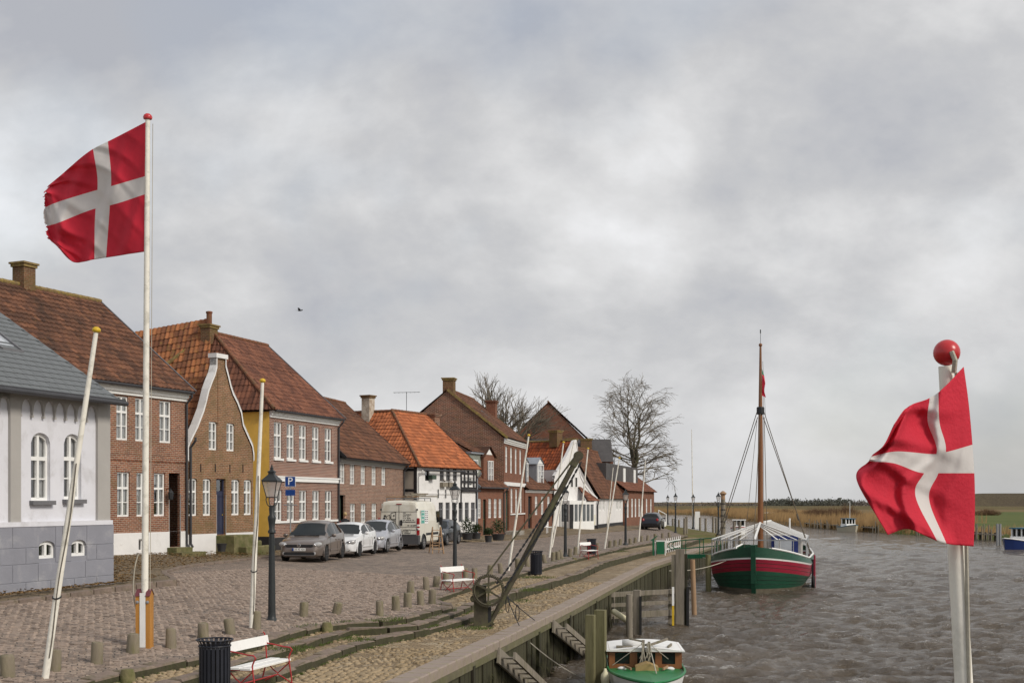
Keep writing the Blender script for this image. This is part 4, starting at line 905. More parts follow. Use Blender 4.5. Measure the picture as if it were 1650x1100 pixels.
# ===== white house with orange roof
h = House('half_timbered_house', 'white half-timbered house with bright orange tile roof beside the parked dark car', (672, 74), (768, 80.5), .55)
ze = 4.75; zr = 8.4; kr = 3.85
a, b, c, d = h.rect(685, 692, 755, 774); window(h, a, b, c, d, transom=None, mull=0, curtain=0, mat='timber')
xs0 = h.x(742)
for x0, x1 in ((708.7, 714), (719, 724.5), (730, 735)):
    a, b, c, d = h.rect(x0, x1, 753.5, 775); window(h, a, a + .5, c, d, transom=.5, curtain=.3, mat='grey_trim')
for x0 in (707, 718, 728.3, 739, 749, 759):
    a, b, c, d = h.rect(x0, x0 + 6, 809, 841); window(h, a, a + .52, h.z(841, 730), h.z(809, 730), transom=.66, curtain=.3, mat='grey_trim')
for x0, x1 in ((744.5, 747), (748.5, 753), (755.5, 762)):
    a, b, c, d = h.rect(x0, x1, 766, 783); window(h, a, b, c, d - .1, transom=None, mull=0, curtain=.8, mat='white')
shell(h, 'render', 7.7, ze, zr, kr, hipL=True)
q = MB()                                                    # framing on the side and on the right-hand bays
def beam(nm, *bx): MB().box(*bx).build(nm, M['timber'], h.o)
for y_ in (0.0, 1.15, 2.3, 3.5): beam('timber_post', -.035, -.002, y_ if y_ else -.002, y_ + .22, .4, ze)
for z_ in (ze - .22, 3.3, 1.9): beam('timber_rail', -.03, -.002, .22, 3.5, z_, z_ + .16)
for y_ in (.22, 1.37, 2.52):
    for z_, zt in ((2.06, 3.3), (3.46, ze - .22), (.6, 1.9)): MB().box(-.018, -.002, y_ + .01, y_ + (.92), z_ + .01, zt - .01).build('infill_panel', M['cream_panel'], h.o)
zm = h.z(786, 755)
for px in (742.5, 748, 754, 763, 767): beam('timber_post', h.x(px) - .07, h.x(px) + .07, -.05, -.002, zm, ze - .05)
for z_ in (zm, zm + .4, ze - .25): beam('timber_rail', xs0, h.L, -.045, -.002, z_ - .06, z_ + .06)
beam('jetty_beam', xs0, h.L + .35, -.14, -.002, zm - .24, zm - .08)
for px in (742.5, 767): beam('timber_post', h.x(px) - .07, h.x(px) + .07, -.04, -.002, zm - 1.3, zm - .24)
MB().box(0, h.x(740), -.05, -.001, zm - .42, zm - .33).build('string_course', M['render'], h.o)
for px in (705, 717, 728): MB().box(h.x(px) - .03, h.x(px) + .03, -.08, -.052, zm - .65, zm - .1).build('wall_anchor', M['iron'], h.o)
for x0, x1 in ((708.5, 716), (718.5, 727)):
    a, b, c, d = h.rect(x0, x1, 777, 784); fb = MB().box(a, b, -.25, -.003, c, d).build('flower_box', M['wood_grey'], h.o)
    q = MB()
    for i in range(50):
        p = Vector((random.uniform(a, b), random.uniform(-.28, -.02), d + random.uniform(0, .18))); e = Vector((random.uniform(-1, 1), random.uniform(-1, 1), random.uniform(-.3, 1))) * .09
        q.add([p, p + e, p + e.cross(Vector((.3, .2, 1))) * .6 + e * .5], [(0, 1, 2)])
    q.build('dry_plant', M['leaves'], fb)
a, b, c, d = h.rect(690, 696.5, 765, 772); MB().box(a, b, -.3, -.003, c, d).build('vent_box', M['green_door'], h.o)
ro = roof(h, 'roof_orange', 7.7, ze, zr, kr, hipL=3.2, over=.3, ridge_mat='ridge_red', verge_mat='timber', lift=.035)
mb = MB(); wl = 8.5
pantiles(mb, (-.2, wl, ze - .2), (-.2, 1.2, ze - .2), (3.2, wl, zr), (3.2, kr, zr), .26, .36, .045); mb.quad((3.2, kr, zr), (3.2, wl, zr), (6, wl, ze), (6, kr, ze), .5)
ow = mb.build('wing_roof', M['roof_orange'], h.o, 35); q = MB(); ridge(q, (3.2, kr, zr + .05), (3.2, wl, zr + .05)); q.build('ridge_tiles', M['ridge_red'], ow, 40)
chimney(h, 2.9, kr + 1.6, zr - 1.2, zr + 1.05, .6, .6, 'whitewash', 'brick_chim')
gutter(h, ze - .15, -.33, .1, h.x(742)); downpipe(h, .1, .6, ze - .4, mat='white'); downpipe(h, h.L - .05, .6, ze - .4, mat='zinc')
MB().box(xs0, h.L, -.02, -.001, .2, .75).build('plinth', M['tar'], h.o)
# ===== small brick house with a dormer
h = House('dormer_house', 'small red brick house with grey-green upper wall and brick dormer behind the plant pots', (768.5, 80.8), (812, 85), .5)
ze = 3.62
for x0 in (770, 787, 795.8, 803.6): window(h, h.x(x0), h.x(x0) + .55, h.z(834, 790), h.z(803, 790), transom=None, bars=(.25, .5, .75), curtain=.5)
a, b, c, d = h.rect(778.5, 783.5, 804, 858); door(h, a, b, .5, d, 'green_door', rec=.15, glaze=0)
shell(h, 'brick_far', 7, ze, 6.9, 3.9, rev=.1)
ro = roof(h, 'roof_brown', 7, ze, 6.9, 3.9, over=.3, verge_mat='zinc'); gutter(h, ze, -.3); downpipe(h, h.L - .15, .5, ze - .2)
up_b = MB(); xa, xb = h.x(770), h.x(789)
up_b.box(.03, xb - .003, .55, 5.2, ze + .3, 5.85); up_b.build('upper_wall', M['greygreen'], h.o)
MB().box(.02, xb + .1, .4, 5.3, 5.85, 5.98).build('upper_roof_edge', M['zinc'], h.o)
mb = MB(); pantiles(mb, (.02, .4, 5.98), (xb, .4, 5.98), (.02, 4.5, 8.1), (xb, 4.5, 8.1)); mb.build('upper_roof', M['roof_brown'], h.o, 35)
q = MB(); wall_mesh(q, h.x(787), h.x(804), ze + .05, 5.75, [], .05, .35); q.box(h.x(787), h.x(804), .351, 3, ze, 5.75); q.add([(h.x(787), .35, 5.75), (h.x(804), .35, 5.75), (h.x(795.5), .35, 6.35)], [(0, 1, 2)]); do = q.build('dormer', M['brick_far'], h.o)
MB().add([(h.x(787) - .15, .2, 5.66), (h.x(795.5), .2, 6.42), (h.x(795.5), 3.5, 6.42), (h.x(787) - .15, 3.5, 5.66), (h.x(804) + .15, .2, 5.66), (h.x(804) + .15, 3.5, 5.66)], [(0, 1, 2, 3), (1, 4, 5, 2)]).build('dormer_roof', M['roof_brown'], do)
MB().add([(h.x(790.5), .33, 5.86), (h.x(800.5), .33, 5.86), (h.x(795.5), .33, 6.27)], [(0, 1, 2)]).build('dormer_gablet', M['white'], do)
s_op = h.op; h.op = []
wo = window(h, h.x(792.8), h.x(800.5), 4.05, 5.45, rec=.24, transom=None, bars=(.33, .66), curtain=.8); wo.parent = do
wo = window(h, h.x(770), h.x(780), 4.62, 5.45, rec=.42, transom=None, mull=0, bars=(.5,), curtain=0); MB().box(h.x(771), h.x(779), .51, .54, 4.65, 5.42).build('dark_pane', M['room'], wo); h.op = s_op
chimney(h, .5, 3.4, 6.3, 8.5, .8, .6, 'brick_gable', 'brick_gable')
# ===== tall brick gabled house
h = House('tall_gabled_house', 'tall red brick house with big plain gable end and chimney on its peak', (812, 85), (846, 94), .5)
ze = 7.05; zr = 10.4; kr = 3.95
for x0 in (814.5, 822.2, 829.8, 837.2): window(h, h.x(x0), h.x(x0) + .95, h.z(761, 817), h.z(719, 817), transom=.62, bars=(.31,), curtain=1.0)
for x0 in (823, 830.5, 838): window(h, h.x(x0), h.x(x0) + .95, h.z(826, 826), h.z(787, 826), transom=.62, bars=(.31,), curtain=.7)
a, b, c, d = h.rect(815, 820.5, 790, 850); door(h, a, b, .7, d, 'green_door')
shell(h, 'brick_far', 7.9, ze, zr, kr, sides={'L': 'brick_gable'})
cornice(h, ze, 'white', .35, .22); ro = roof(h, 'roof_brown', 7.9, ze, zr, kr, over=.3, ridge_mat='roof_brown' if False else 'ridge_red', verge_mat='lichen')
MB().box(0, h.L, -.09, -.001, h.z(782, 815), h.z(776, 815)).build('band', M['white'], h.o); MB().box(h.x(822), h.L, -.09, -.001, h.z(829, 825), h.z(827, 825)).build('sill_band', M['white'], h.o)
chimney(h, .5, kr, zr - .4, zr + .85, .75, .75); chimney(h, h.L - .6, kr - 1.5, zr - 1.8, zr - .1, .8, .7, 'brick_far', 'brick_far'); downpipe(h, h.L - .1, .5, ze - .3); skylight(h, ro, 3.4, 1.6, 2.3, .5, ze, zr, kr, mat='grey_trim')
MB().cbox(h.op[-1][0] - .2, h.op[-1][1] + .5, -1, -.002, .1, .68, .02).build('doorstep', M['stone'], h.o)
# ===== brick house with two grey dormers
h = House('twin_dormer_house', 'low brick house with two grey dormers and orange upper roof behind the crane', (846, 93.5), (908, 105), .5)
ze = 3.6; zr = 7.15; kr = 4.2
for x0 in (862, 872, 882, 891.5): window(h, h.x(x0), h.x(x0) + .85, h.z(829, 865), h.z(799, 865), transom=.62, bars=(.31,), curtain=.6)
a, b, c, d = h.rect(851, 857, 799, 846); door(h, a, b, .6, d, 'black', glaze=0)
shell(h, 'brick_far', 8.4, ze, zr, kr); cornice(h, ze, 'white', .2, .12)
ro = roof(h, 'roof_brown', 8.4, ze, zr, kr, over=.3)
mb = MB(); sl = (zr - ze) / kr; x0, x1 = h.x(858), h.L + .1; pantiles(mb, (x0, 1.6, ze + sl * 1.6 + .12), (x1, 1.6, ze + sl * 1.6 + .12), (x0, kr, zr + .12), (x1, kr, zr + .12)); mb.build('upper_roof', M['roof_mixo'], h.o, 35)
for px0, px1 in ((848.5, 859.5), (873.5, 884)):
    a, b = h.x(px0), h.x(px1); z0, z1 = 4.1, 5.75; q = MB(); q.box(a, b, .45, 2.6, z0 - .3, z1); q.add([(a, .45, z1), (b, .45, z1), ((a + b) / 2, .45, z1 + .42)], [(0, 1, 2)]); do = q.build('dormer', M['zinc'], h.o)
    MB().add([(a - .12, .35, z1 - .06), ((a + b) / 2, .35, z1 + .5), ((a + b) / 2, 3.6, z1 + .5), (a - .12, 3.6, z1 - .06), (b + .12, .35, z1 - .06), (b + .12, 3.6, z1 - .06)], [(0, 1, 2, 3), (1, 4, 5, 2)]).build('dormer_roof', M['zinc'], do)
    MB().add([(a + .05, .44, z1), (b - .05, .44, z1), ((a + b) / 2, .44, z1 + .36)], [(0, 1, 2)]).build('dormer_gablet', M['white'], do)
    s_op = h.op; h.op = []; wo = window(h, a + .1, b - .1, z0, z1 - .06, rec=.37, transom=None, mull=1, bars=(.33, .66), curtain=1.0, fw=.08); wo.parent = do; h.op = s_op
chimney(h, h.L - .7, kr, zr - .3, zr + .9, .95, .8); chimney(h, .9, kr + .3, zr - .5, zr + 1.0, 1.2, .6, 'brick_gable', 'lichen')
# ===== white house whose curved gable faces the street, orange side slope
h = House('white_gable_house', 'white-plastered house with steep curved gable and glazed porch behind the lamp posts', (897, 101.5), (962, 106.5), .4)
ol = [(893, 768), (900, 757), (912, 737), (924, 712), (928, 710), (930, 722), (931.5, 748), (935, 766), (942, 780), (950, 791), (962, 803.5)]
pr = [(h.x(a), h.z(b, a)) for a, b in ol]; zr = pr[4][1]
q = MB(); q.add([(a, 0, b) for a, b in pr] + [(h.L, 0, 0), (pr[0][0], 0, 0)], [tuple(range(len(pr) + 2))]); q.build('wall', M['render'], h.o)
q = MB()
for (a, za), (b, zb_) in zip(pr[:-1], pr[1:]): q.add([(a, -.06, za - .12), (b, -.06, zb_ - .12), (b, -.06, zb_ + .10), (a, -.06, za + .10), (a, .22, za - .12), (b, .22, zb_ - .12), (b, .22, zb_ + .10), (a, .22, za + .10)], [(0, 1, 2, 3), (7, 6, 5, 4), (3, 2, 6, 7), (0, 4, 5, 1)])
q.build('gable_coping', M['render'], h.o)
for x_, zt in ((0, pr[1][1]), (h.L, 2.9)): MB().add([(x_, 0, 0), (x_, 7, 0), (x_, 7, zt), (x_, 0, zt)], [(0, 1, 2, 3)]).build('side_wall', M['render'], h.o)
xr_ = pr[4][0]; mb = MB(); pantiles(mb, (-.25, 7, 4.0), (-.25, .1, 4.0), (xr_, 7, zr), (xr_, .1, zr), .27, .36, .045); ow = mb.build('roof', M['roof_mixo'], h.o, 35)
mb = MB(); pantiles(mb, (h.L + .1, .1, 2.85), (h.L + .1, 7, 2.85), (pr[7][0], .1, pr[7][1]), (pr[7][0], 7, pr[7][1])); pantiles(mb, (pr[7][0], .1, pr[7][1]), (pr[7][0], 7, pr[7][1]), (xr_, .1, zr), (xr_, 7, zr)); mb.build('roof', M['roof_brown'], h.o, 35)
q = MB(); ridge(q, (xr_, .1, zr + .05), (xr_, 7, zr + .05)); q.build('ridge_tiles', M['lichen'], ow, 40)
chimney(h, xr_ - .2, 1.9, zr - .5, zr + .9, .8, .8)
for a, b in ((919, 923), (926, 930)):
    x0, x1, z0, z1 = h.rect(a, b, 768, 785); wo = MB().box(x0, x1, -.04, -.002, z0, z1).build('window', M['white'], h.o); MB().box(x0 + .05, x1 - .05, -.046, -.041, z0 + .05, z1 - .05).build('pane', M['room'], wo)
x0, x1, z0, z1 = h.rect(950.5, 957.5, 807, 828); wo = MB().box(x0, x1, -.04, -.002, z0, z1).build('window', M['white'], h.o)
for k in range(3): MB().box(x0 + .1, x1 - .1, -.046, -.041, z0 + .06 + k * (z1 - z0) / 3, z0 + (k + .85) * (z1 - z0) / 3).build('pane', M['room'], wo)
x0, x1, z0, z1 = h.rect(947, 959, 829, 845); MB().box(x0, x1, -.02, -.002, z0, z1).build('cream_panel', M['cream_wood'], h.o)
MB().box(h.x(944), h.L, -.03, -.001, 0, h.z(846, 950)).build('plinth', M['tar'], h.o)
a, b = h.x(903), h.x(943); z0, z1, z2 = h.z(850, 920), h.z(812, 920), h.z(806, 920); q = MB(); q.box(a, b, -.9, -.003, z0 - .5, z0 + .55); q.box(a, b, -.9, -.003, z1, z2)
for x_ in np.linspace(a, b - .1, 7): q.box(x_, x_ + .12, -.905, -.8, z0 + .5, z1)
po = q.build('porch', M['white'], h.o); MB().box(a + .03, b - .03, -.85, -.01, z0 + .5, z1).build('porch_glazing', M['carglass2'], po)
MB().box(a - .01, a + .5, -.93, -.906, z0 - .1, z1).build('porch_door', M['black'], po)
mb = MB(); c_ = h.x(950); pantiles(mb, (h.x(930), -1.0, z2 - .02), (c_, -1.0, z2 - .02), (h.x(931), -.05, z2 + 1.15), (h.x(934), -.05, z2 + 1.15)); mb.build('porch_roof', M['roof_red'], po, 35)
downpipe(h, h.x(945), .2, z1, -.1, .06, from_y=-.15); downpipe(h, h.L - .05, .2, 2.5, -.1, .06, from_y=-.15); downpipe(h, h.x(902), .2, z1, -.1, .06, from_y=-.15, mat='white')
# ===== low white house with three roof windows
h = House('low_white_house', 'low white-walled house with brown roof and three narrow roof windows', (962.3, 107), (1006, 122), .4)
ze, zr, kr = 2.95, 7.5, 2.6
for x0 in (965, 971, 979, 993, 998): window(h, h.x(x0), h.x(x0) + 1.3, h.z(823, 968), h.z(806.5, 968), transom=None, bars=(.5,), curtain=.9, fw=.12)
shell(h, 'render', 5.2, ze, zr, kr); ro = roof(h, 'roof_brown', 5.2, ze, zr, kr, over=.25, verge=.02)
MB().box(-.02, h.L, -.04, -.001, 0, .75).build('plinth', M['tar'], h.o)
for x_ in (2.2, 5.0, 7.8): skylight(h, ro, x_, 1.0, 1.45, .35, ze, zr, kr)
chimney(h, 1.6, kr, zr - .4, zr + .75, .9, .9); downpipe(h, h.L - .1, .4, ze - .2)
# ===== end house of the row
h = House('end_brick_house', 'last red brick house of the row with dark flat dormer below the big bare tree', (1006, 121), (1054, 141), .3)
ze, zr, kr = 3.75, 6.6, 3.5
for x0 in (1010.5, 1017.5, 1023, 1029, 1041, 1048): window(h, h.x(x0), h.x(x0) + 1.2, h.z(832, 1030), h.z(803, 1030), transom=.6, curtain=1.0, fw=.12)
a, b, c, d = h.rect(1034.5, 1038, 803, 840); door(h, a, b, .8, d, 'white')
shell(h, 'brick_far', 7, ze, zr, kr); ro = roof(h, 'roof_red', 7, ze, zr, kr, over=.3)
q = MB(); q.box(-5.0, h.x(1041), .9, 5, ze + .3, 6.35); do = q.build('dormer', M['slate_dark'], h.o)
for px in (1018, 1034): MB().box(h.x(px), h.x(px) + 1.3, .84, .898, 4.5, 6.1).build('window', M['white'], do)
MB().cbox(h.x(1036), h.x(1046), -1.6, -.002, 0, .85, .02).cbox(h.x(1038), h.x(1044), -2.0, -1.6, 0, .5, .02).build('entrance_steps', M['render'], h.o)
q = MB(); q.tube([(h.x(1038), -1.55, .85), (h.x(1038), -1.55, 1.8), (h.x(1046), -1.9, 1.3), (h.x(1046), -1.9, .1)], .05, 6); q.build('handrail', M['white'], h.o)
# ===== gable far behind the roofs
h = House('warehouse', 'large far brick building with broad triangular gable rising behind the other roofs', (952, 128), (957, 137), .5, cat='building')
ze, zr, kr = 8.6, 12.95, 4.4
shell(h, 'brick_far', 8.8, ze, zr, kr); roof(h, 'roof_red', 8.8, ze, zr, kr, over=.3)
h = House('slate_shed', 'dark slate-roofed building below the far brick gable', (848, 121), (988, 121), .5, cat='building')
shell(h, 'brick_far', 6, 6.7, 8.9, 3.0); q = MB(); q.quad((0, -.3, 6.6), (h.L, -.3, 6.6), (h.L, 3.0, 8.95), (0, 3.0, 8.95)); q.quad((0, 3.0, 8.95), (h.L, 3.0, 8.95), (h.L, 6.3, 6.6), (0, 6.3, 6.6)); q.build('roof', M['slate_dark'], h.o); chimney(h, h.x(946), 1.6, 7.5, 8.9, 1.1, .8)
# ------------------------------------------------------------------ street furniture
def ell(mb, c, r, nu=12, nv=8, m=None, tint=None):
    vs = []
    for i in range(nv + 1):
        t = math.pi * i / nv
        for j in range(nu):
            a = 2 * math.pi * j / nu; p = Vector((c[0] + r[0] * math.sin(t) * math.cos(a), c[1] + r[1] * math.sin(t) * math.sin(a), c[2] + r[2] * math.cos(t))); vs.append(m @ p if m is not None else p)
    mb.add(vs, [(i * nu + j, (i + 1) * nu + j, (i + 1) * nu + (j + 1) % nu, i * nu + (j + 1) % nu) for i in range(nv) for j in range(nu)], tint); return mb
# bollards
bol_me = []
for i in range(6):
    q = MB(); r0 = random.uniform(.092, .108); n = 10
    q.lathe([(r0 * 1.03, -.12), (r0, .15), (r0 * .97, .37), (r0 * .9, .405), (r0 * .6, .415)], n)
    q.v = [(x + random.uniform(-.007, .007), y + random.uniform(-.007, .007), z + random.uniform(-.008, .008)) for x, y, z in q.v]; bol_me.append(q.mesh('bollard', M['bollard'], 50))
BOL = [(13, 1100), (88, 1088), (155, 1075), (213, 1060), (275, 1050), (328, 1036), (372, 1027), (413, 1018), (489, 1000), (540, 996), (612, 994), (638, 986), (657, 981), (678, 977), (696, 974), (661, 959), (687, 952), (702, 948), (718, 943), (750, 934), (765, 933), (789, 927), (807, 924), (834, 916), (850, 913), (878, 907), (891, 904), (899, 902), (905, 900), (918, 897), (927, 894), (963, 887), (982, 882), (991, 880), (999, 878), (1015, 877), (1023, 875), (1034, 873), (1043, 871), (1056, 869), (1067, 867), (1078, 866)]
for i, (px, py) in enumerate(BOL):
    p = G(px, py, 0); o = bpy.data.objects.new('bollard', bol_me[i % 6]); COL.objects.link(o); zz_ = 0 if p.x < k1(p.y) + .12 else ZT
    p = G(px, py, zz_); o.location = p; o.rotation_euler = (random.gauss(0, .05), random.gauss(.03, .07), random.uniform(0, 6)); o.scale = (1, 1, random.uniform(.93, 1.06))
    lb = {1: 'short timber bollard right behind the foot of the cord-wound leaning pole', 3: 'short timber bollard touching the orange flagpole stand', 7: 'short timber bollard half hidden behind the foot of the pole by the yellow wall', 18: 'short timber bollard behind the red iron bench in front of the lamp'}.get(i)
    if 10 <= i <= 14: lb = 'short timber bollard in the cluster on the paved bulge just before the crane'
    tag(o, lb or 'short weathered timber bollard in the row edging the cobbled street', 'bollard', 'bollards in the cluster before the crane' if 10 <= i <= 14 else 'bollards along the street edge')
for px, py in ((206, 1098), (527, 1017), (925, 905)):        # low stones on the terraces
    p = G(px, py, ZT); q = MB(); q.lathe([(.13, -.1), (.125, .12), (.09, .2), (.04, .21)], 9); q.v = [(x + random.uniform(-.015, .015), y + random.uniform(-.015, .015), z) for x, y, z in q.v]
    tag(q.build('marker_stone', M['mossy'], loc=p, smooth=50), 'low mossy stub stone standing on the terrace below the bollards', 'stone', 'stub stones on the terrace')
# leaning flagpoles
POLES = [(72, 1098, 155, 534, 1, None), (405, 1018, 423, 615, 1, None), (819, 920, 852, 702, 1, None), (885, 899, 908, 713, 1, None), (930, 892, 947.5, 723, 1, None), (974, 884, 998, 738, 1, None), (1029, 873, 1040, 742, 0, None), (978, 851, 988, 753, 0, .3), (889, 884, 925, 710, 0, None)]
PL = ['bare white pole leaning in front of the grey house, black cord wound round it', 'bare white pole with yellow knob before the yellow wall', 'bare white leaning pole rising behind the crane wheel', 'bare white leaning pole with yellow knob beside the black lamp near the crane jib', 'bare white leaning pole beside the red bench and dark bin', 'bare white leaning pole before the white house skylights', 'bare white leaning pole before the last brick house', 'thin short white pole standing by the white house wall', 'bare white pole with no knob crossing behind the crane jib']
for (bx, by, tx, ty, cap, z), lb in zip(POLES, PL):
    p = G(bx, by, z or 0); p.z = ground_z(p.x, p.y) if z is None and p.y < 90 else p.z; p.z = min(p.z, .3); t = W(tx, ty, p.y); d = t - p; L = d.length
    e = thing('leaning_pole', lb, 'pole', p, 0, 'bare leaning poles'); k = 1 if by > 950 else .9
    MB().tube([d * f + Vector((0, 0, -.05 if f == 0 else 0)) for f in (0, .15, .4, .7, 1)], [.054 * k, .053 * k, .049 * k, .042 * k, .034 * k], 12).build('shaft', M['pole'], e, 50)
    if cap: MB().lathe([(.03, -.02), (.058, 0), (.066, .02), (.056, .05), (.025, .07)], 12, Matrix.Translation(d) @ d.to_track_quat('Z', 'Y').to_matrix().to_4x4()).build('knob', M['yellowcap'], e, 40)
    if by > 1000:
        pts = [d * (f) + Vector((.028 + .016 * math.sin(f * 17), -.052, 0)) for f in np.linspace(.06, .62 if cap else .5, 40)]
        MB().tube(pts, .008, 5).build('halyard', M['rope'], e); MB().tube([d * .235 + Vector((.06 * math.cos(a), .06 * math.sin(a), .025 * math.sin(a))) for a in np.linspace(0, 6.28, 13)], .012, 5).build('cord_wrap', M['iron'], e)
# tall flagpole with flag
p = G(233, 1053, 0); p.z = road_z(p.x, p.y); top = W(238, 192, p.y); d = top - p
e = thing('flagpole', 'tall white flagpole held in a varnished orange wooden stand', 'flagpole', p)
MB().tube([d * .055] + [d * f for f in (.15, .4, .7, 1)], [.062, .06, .056, .050, .042], 14).build('shaft', M['pole'], e, 50)
MB().lathe([(.03, -.02), (.075, 0), (.082, .03), (.07, .065), (.04, .09)], 14, Matrix.Translation(d)).build('knob', M['redball'], e, 40)
for s_ in (-1, 1):
    q = MB(); x0 = .055 if s_ > 0 else -.125; q.add([(x0, -.12, -.05), (x0 + .07, -.12, -.05), (x0 + .07, .12, -.05), (x0, .12, -.05), (x0, -.12, .93), (x0 + .07, -.12, .93), (x0 + .07, .12, .93), (x0, .12, .93), (x0, 0, 1.03), (x0 + .07, 0, 1.03)], [(0, 3, 2, 1), (0, 1, 5, 4), (2, 3, 7, 6), (1, 2, 6, 9, 5), (3, 0, 4, 8, 7)])
    ck = q.build('stand_cheek', M['orangewood'], e)
    MB().add([(x0 - .01, -.14, .925), (x0 + .08, -.14, .925), (x0 + .08, 0, 1.045), (x0 - .01, 0, 1.045), (x0 + .08, .14, .925), (x0 - .01, .14, .925)], [(0, 1, 2, 3), (3, 2, 4, 5)]).build('cap_board', M['maroon'], ck)
    MB().lathe([(.0, 0), (.028, .005), (.028, .02), (0, .03)], 8, Matrix.Translation((x0 + .035, -.12, .82)) @ Matrix.Rotation(R(90), 4, 'X')).build('bolt', M['galv'], ck)
MB().box(-.05, .05, -.13, -.11, .02, .98).build('front_board', M['white'], e)
MB().tube([d * .055 + Vector((-.1, -.04, 1.15 - t * 1.1 + .05 * math.sin(t * 7))) + Vector((-.09 * math.sin(t * 3), 0, 0)) for t in np.linspace(0, 1, 14)], .012, 5).build('halyard', M['rope_pale'], e)
MB().tube([d * f + Vector((.10, -.03, 0)) for f in np.linspace(.09, .99, 12)], .006, 4).build('halyard', M['rope_pale'], e)
def flag_mesh(name, us, ctl, D0, depth, ripple, label, hoist, vs_=(0, 12 / 28, 16 / 28, 1.0), ragged=0.0):
    A = np.array(ctl, float)   # [col][row][2]
    NR = len(vs_); NU, NV = 102, 84; uu = np.linspace(0, 1, NU + 1); vv = np.linspace(0, 1, NV + 1)
    def cat(xs, ys, x):
        m_ = np.gradient(ys, xs); i = min(max(np.searchsorted(xs, x) - 1, 0), len(xs) - 2); h_ = xs[i + 1] - xs[i]; t = (x - xs[i]) / h_
        return (2 * t ** 3 - 3 * t ** 2 + 1) * ys[i] + (t ** 3 - 2 * t ** 2 + t) * h_ * m_[i] + (-2 * t ** 3 + 3 * t ** 2) * ys[i + 1] + (t ** 3 - t ** 2) * h_ * m_[i + 1]
    mb = MB(); us = np.array(us); vs_ = np.array(vs_); P = []
    for u in uu:
        cx = [cat(us, A[:, r, 0], u) for r in range(NR)]; cy = [cat(us, A[:, r, 1], u) for r in range(NR)]
        for v in vv: P.append(W(float(cat(vs_, np.array(cx), v)), float(cat(vs_, np.array(cy), v)), D0 + depth(u, v) + ripple(u, v)))
    mb.v = [tuple(p) for p in P]; n = NV + 1
    for i in range(NU):
        for j in range(NV):
            u, v = (uu[i] + uu[i + 1]) / 2, (vv[j] + vv[j + 1]) / 2
            if ragged and u > 1 - ragged * (.25 + .75 * abs(noise.noise(Vector((v * 9, 1.3, 0)))) * 2 + .5 * abs(noise.noise(Vector((v * 31, 4.3, 0))))): continue
            mb.f.append((i * n + j, (i + 1) * n + j, (i + 1) * n + j + 1, i * n + j + 1)); mb.t.append(.5)
            mb.mi.append(1 if 12 / 34 < u < 16 / 34 or 12 / 28 < v < 16 / 28 else 0)
    org = Vector(mb.v[0]); mb.v = [tuple(Vector(p) - org) for p in mb.v]
    o = mb.build(name, [M['flagred'], M['flagwhite']], None, True, org); md = o.modifiers.new('cloth', 'SOLIDIFY'); md.thickness = hoist
    return tag(o, label, 'flag')
uc = [0, 12 / 34, 16 / 34, .75, 1.0]
D0 = G(233, 1053, 0).y
sh_ = lambda x: math.sin(x) + .38 * math.sin(2 * x + .7) + .15 * math.sin(3 * x + 1.1)
flag_mesh('flag', uc, [[(234, 197), (234, 284), (234, 313), (236, 405)], [(174, 228), (179, 300), (177, 331), (171, 415)], [(150, 240), (157, 306), (154, 336), (152, 418)], [(96, 284), (92, 326), (91, 360), (116, 421)], [(62, 312), (67, 337), (66, 366), (88, 392)]],
          D0 - .03, lambda u, v: 1.15 * u + .5 * u * u, lambda u, v: u ** .6 * (.13 * sh_(9 * u + 4.4 * v + .4) + .09 * sh_(19 * u - 7 * v + 2) * (.3 + v) + .40 * max(0, u - .55) * sh_(24 * u + 12 * v) + .035 * sh_(34 * (u * .8 + v * .8))),
          'large red flag with white cross flying from the tall flagpole', .006, ragged=.10)
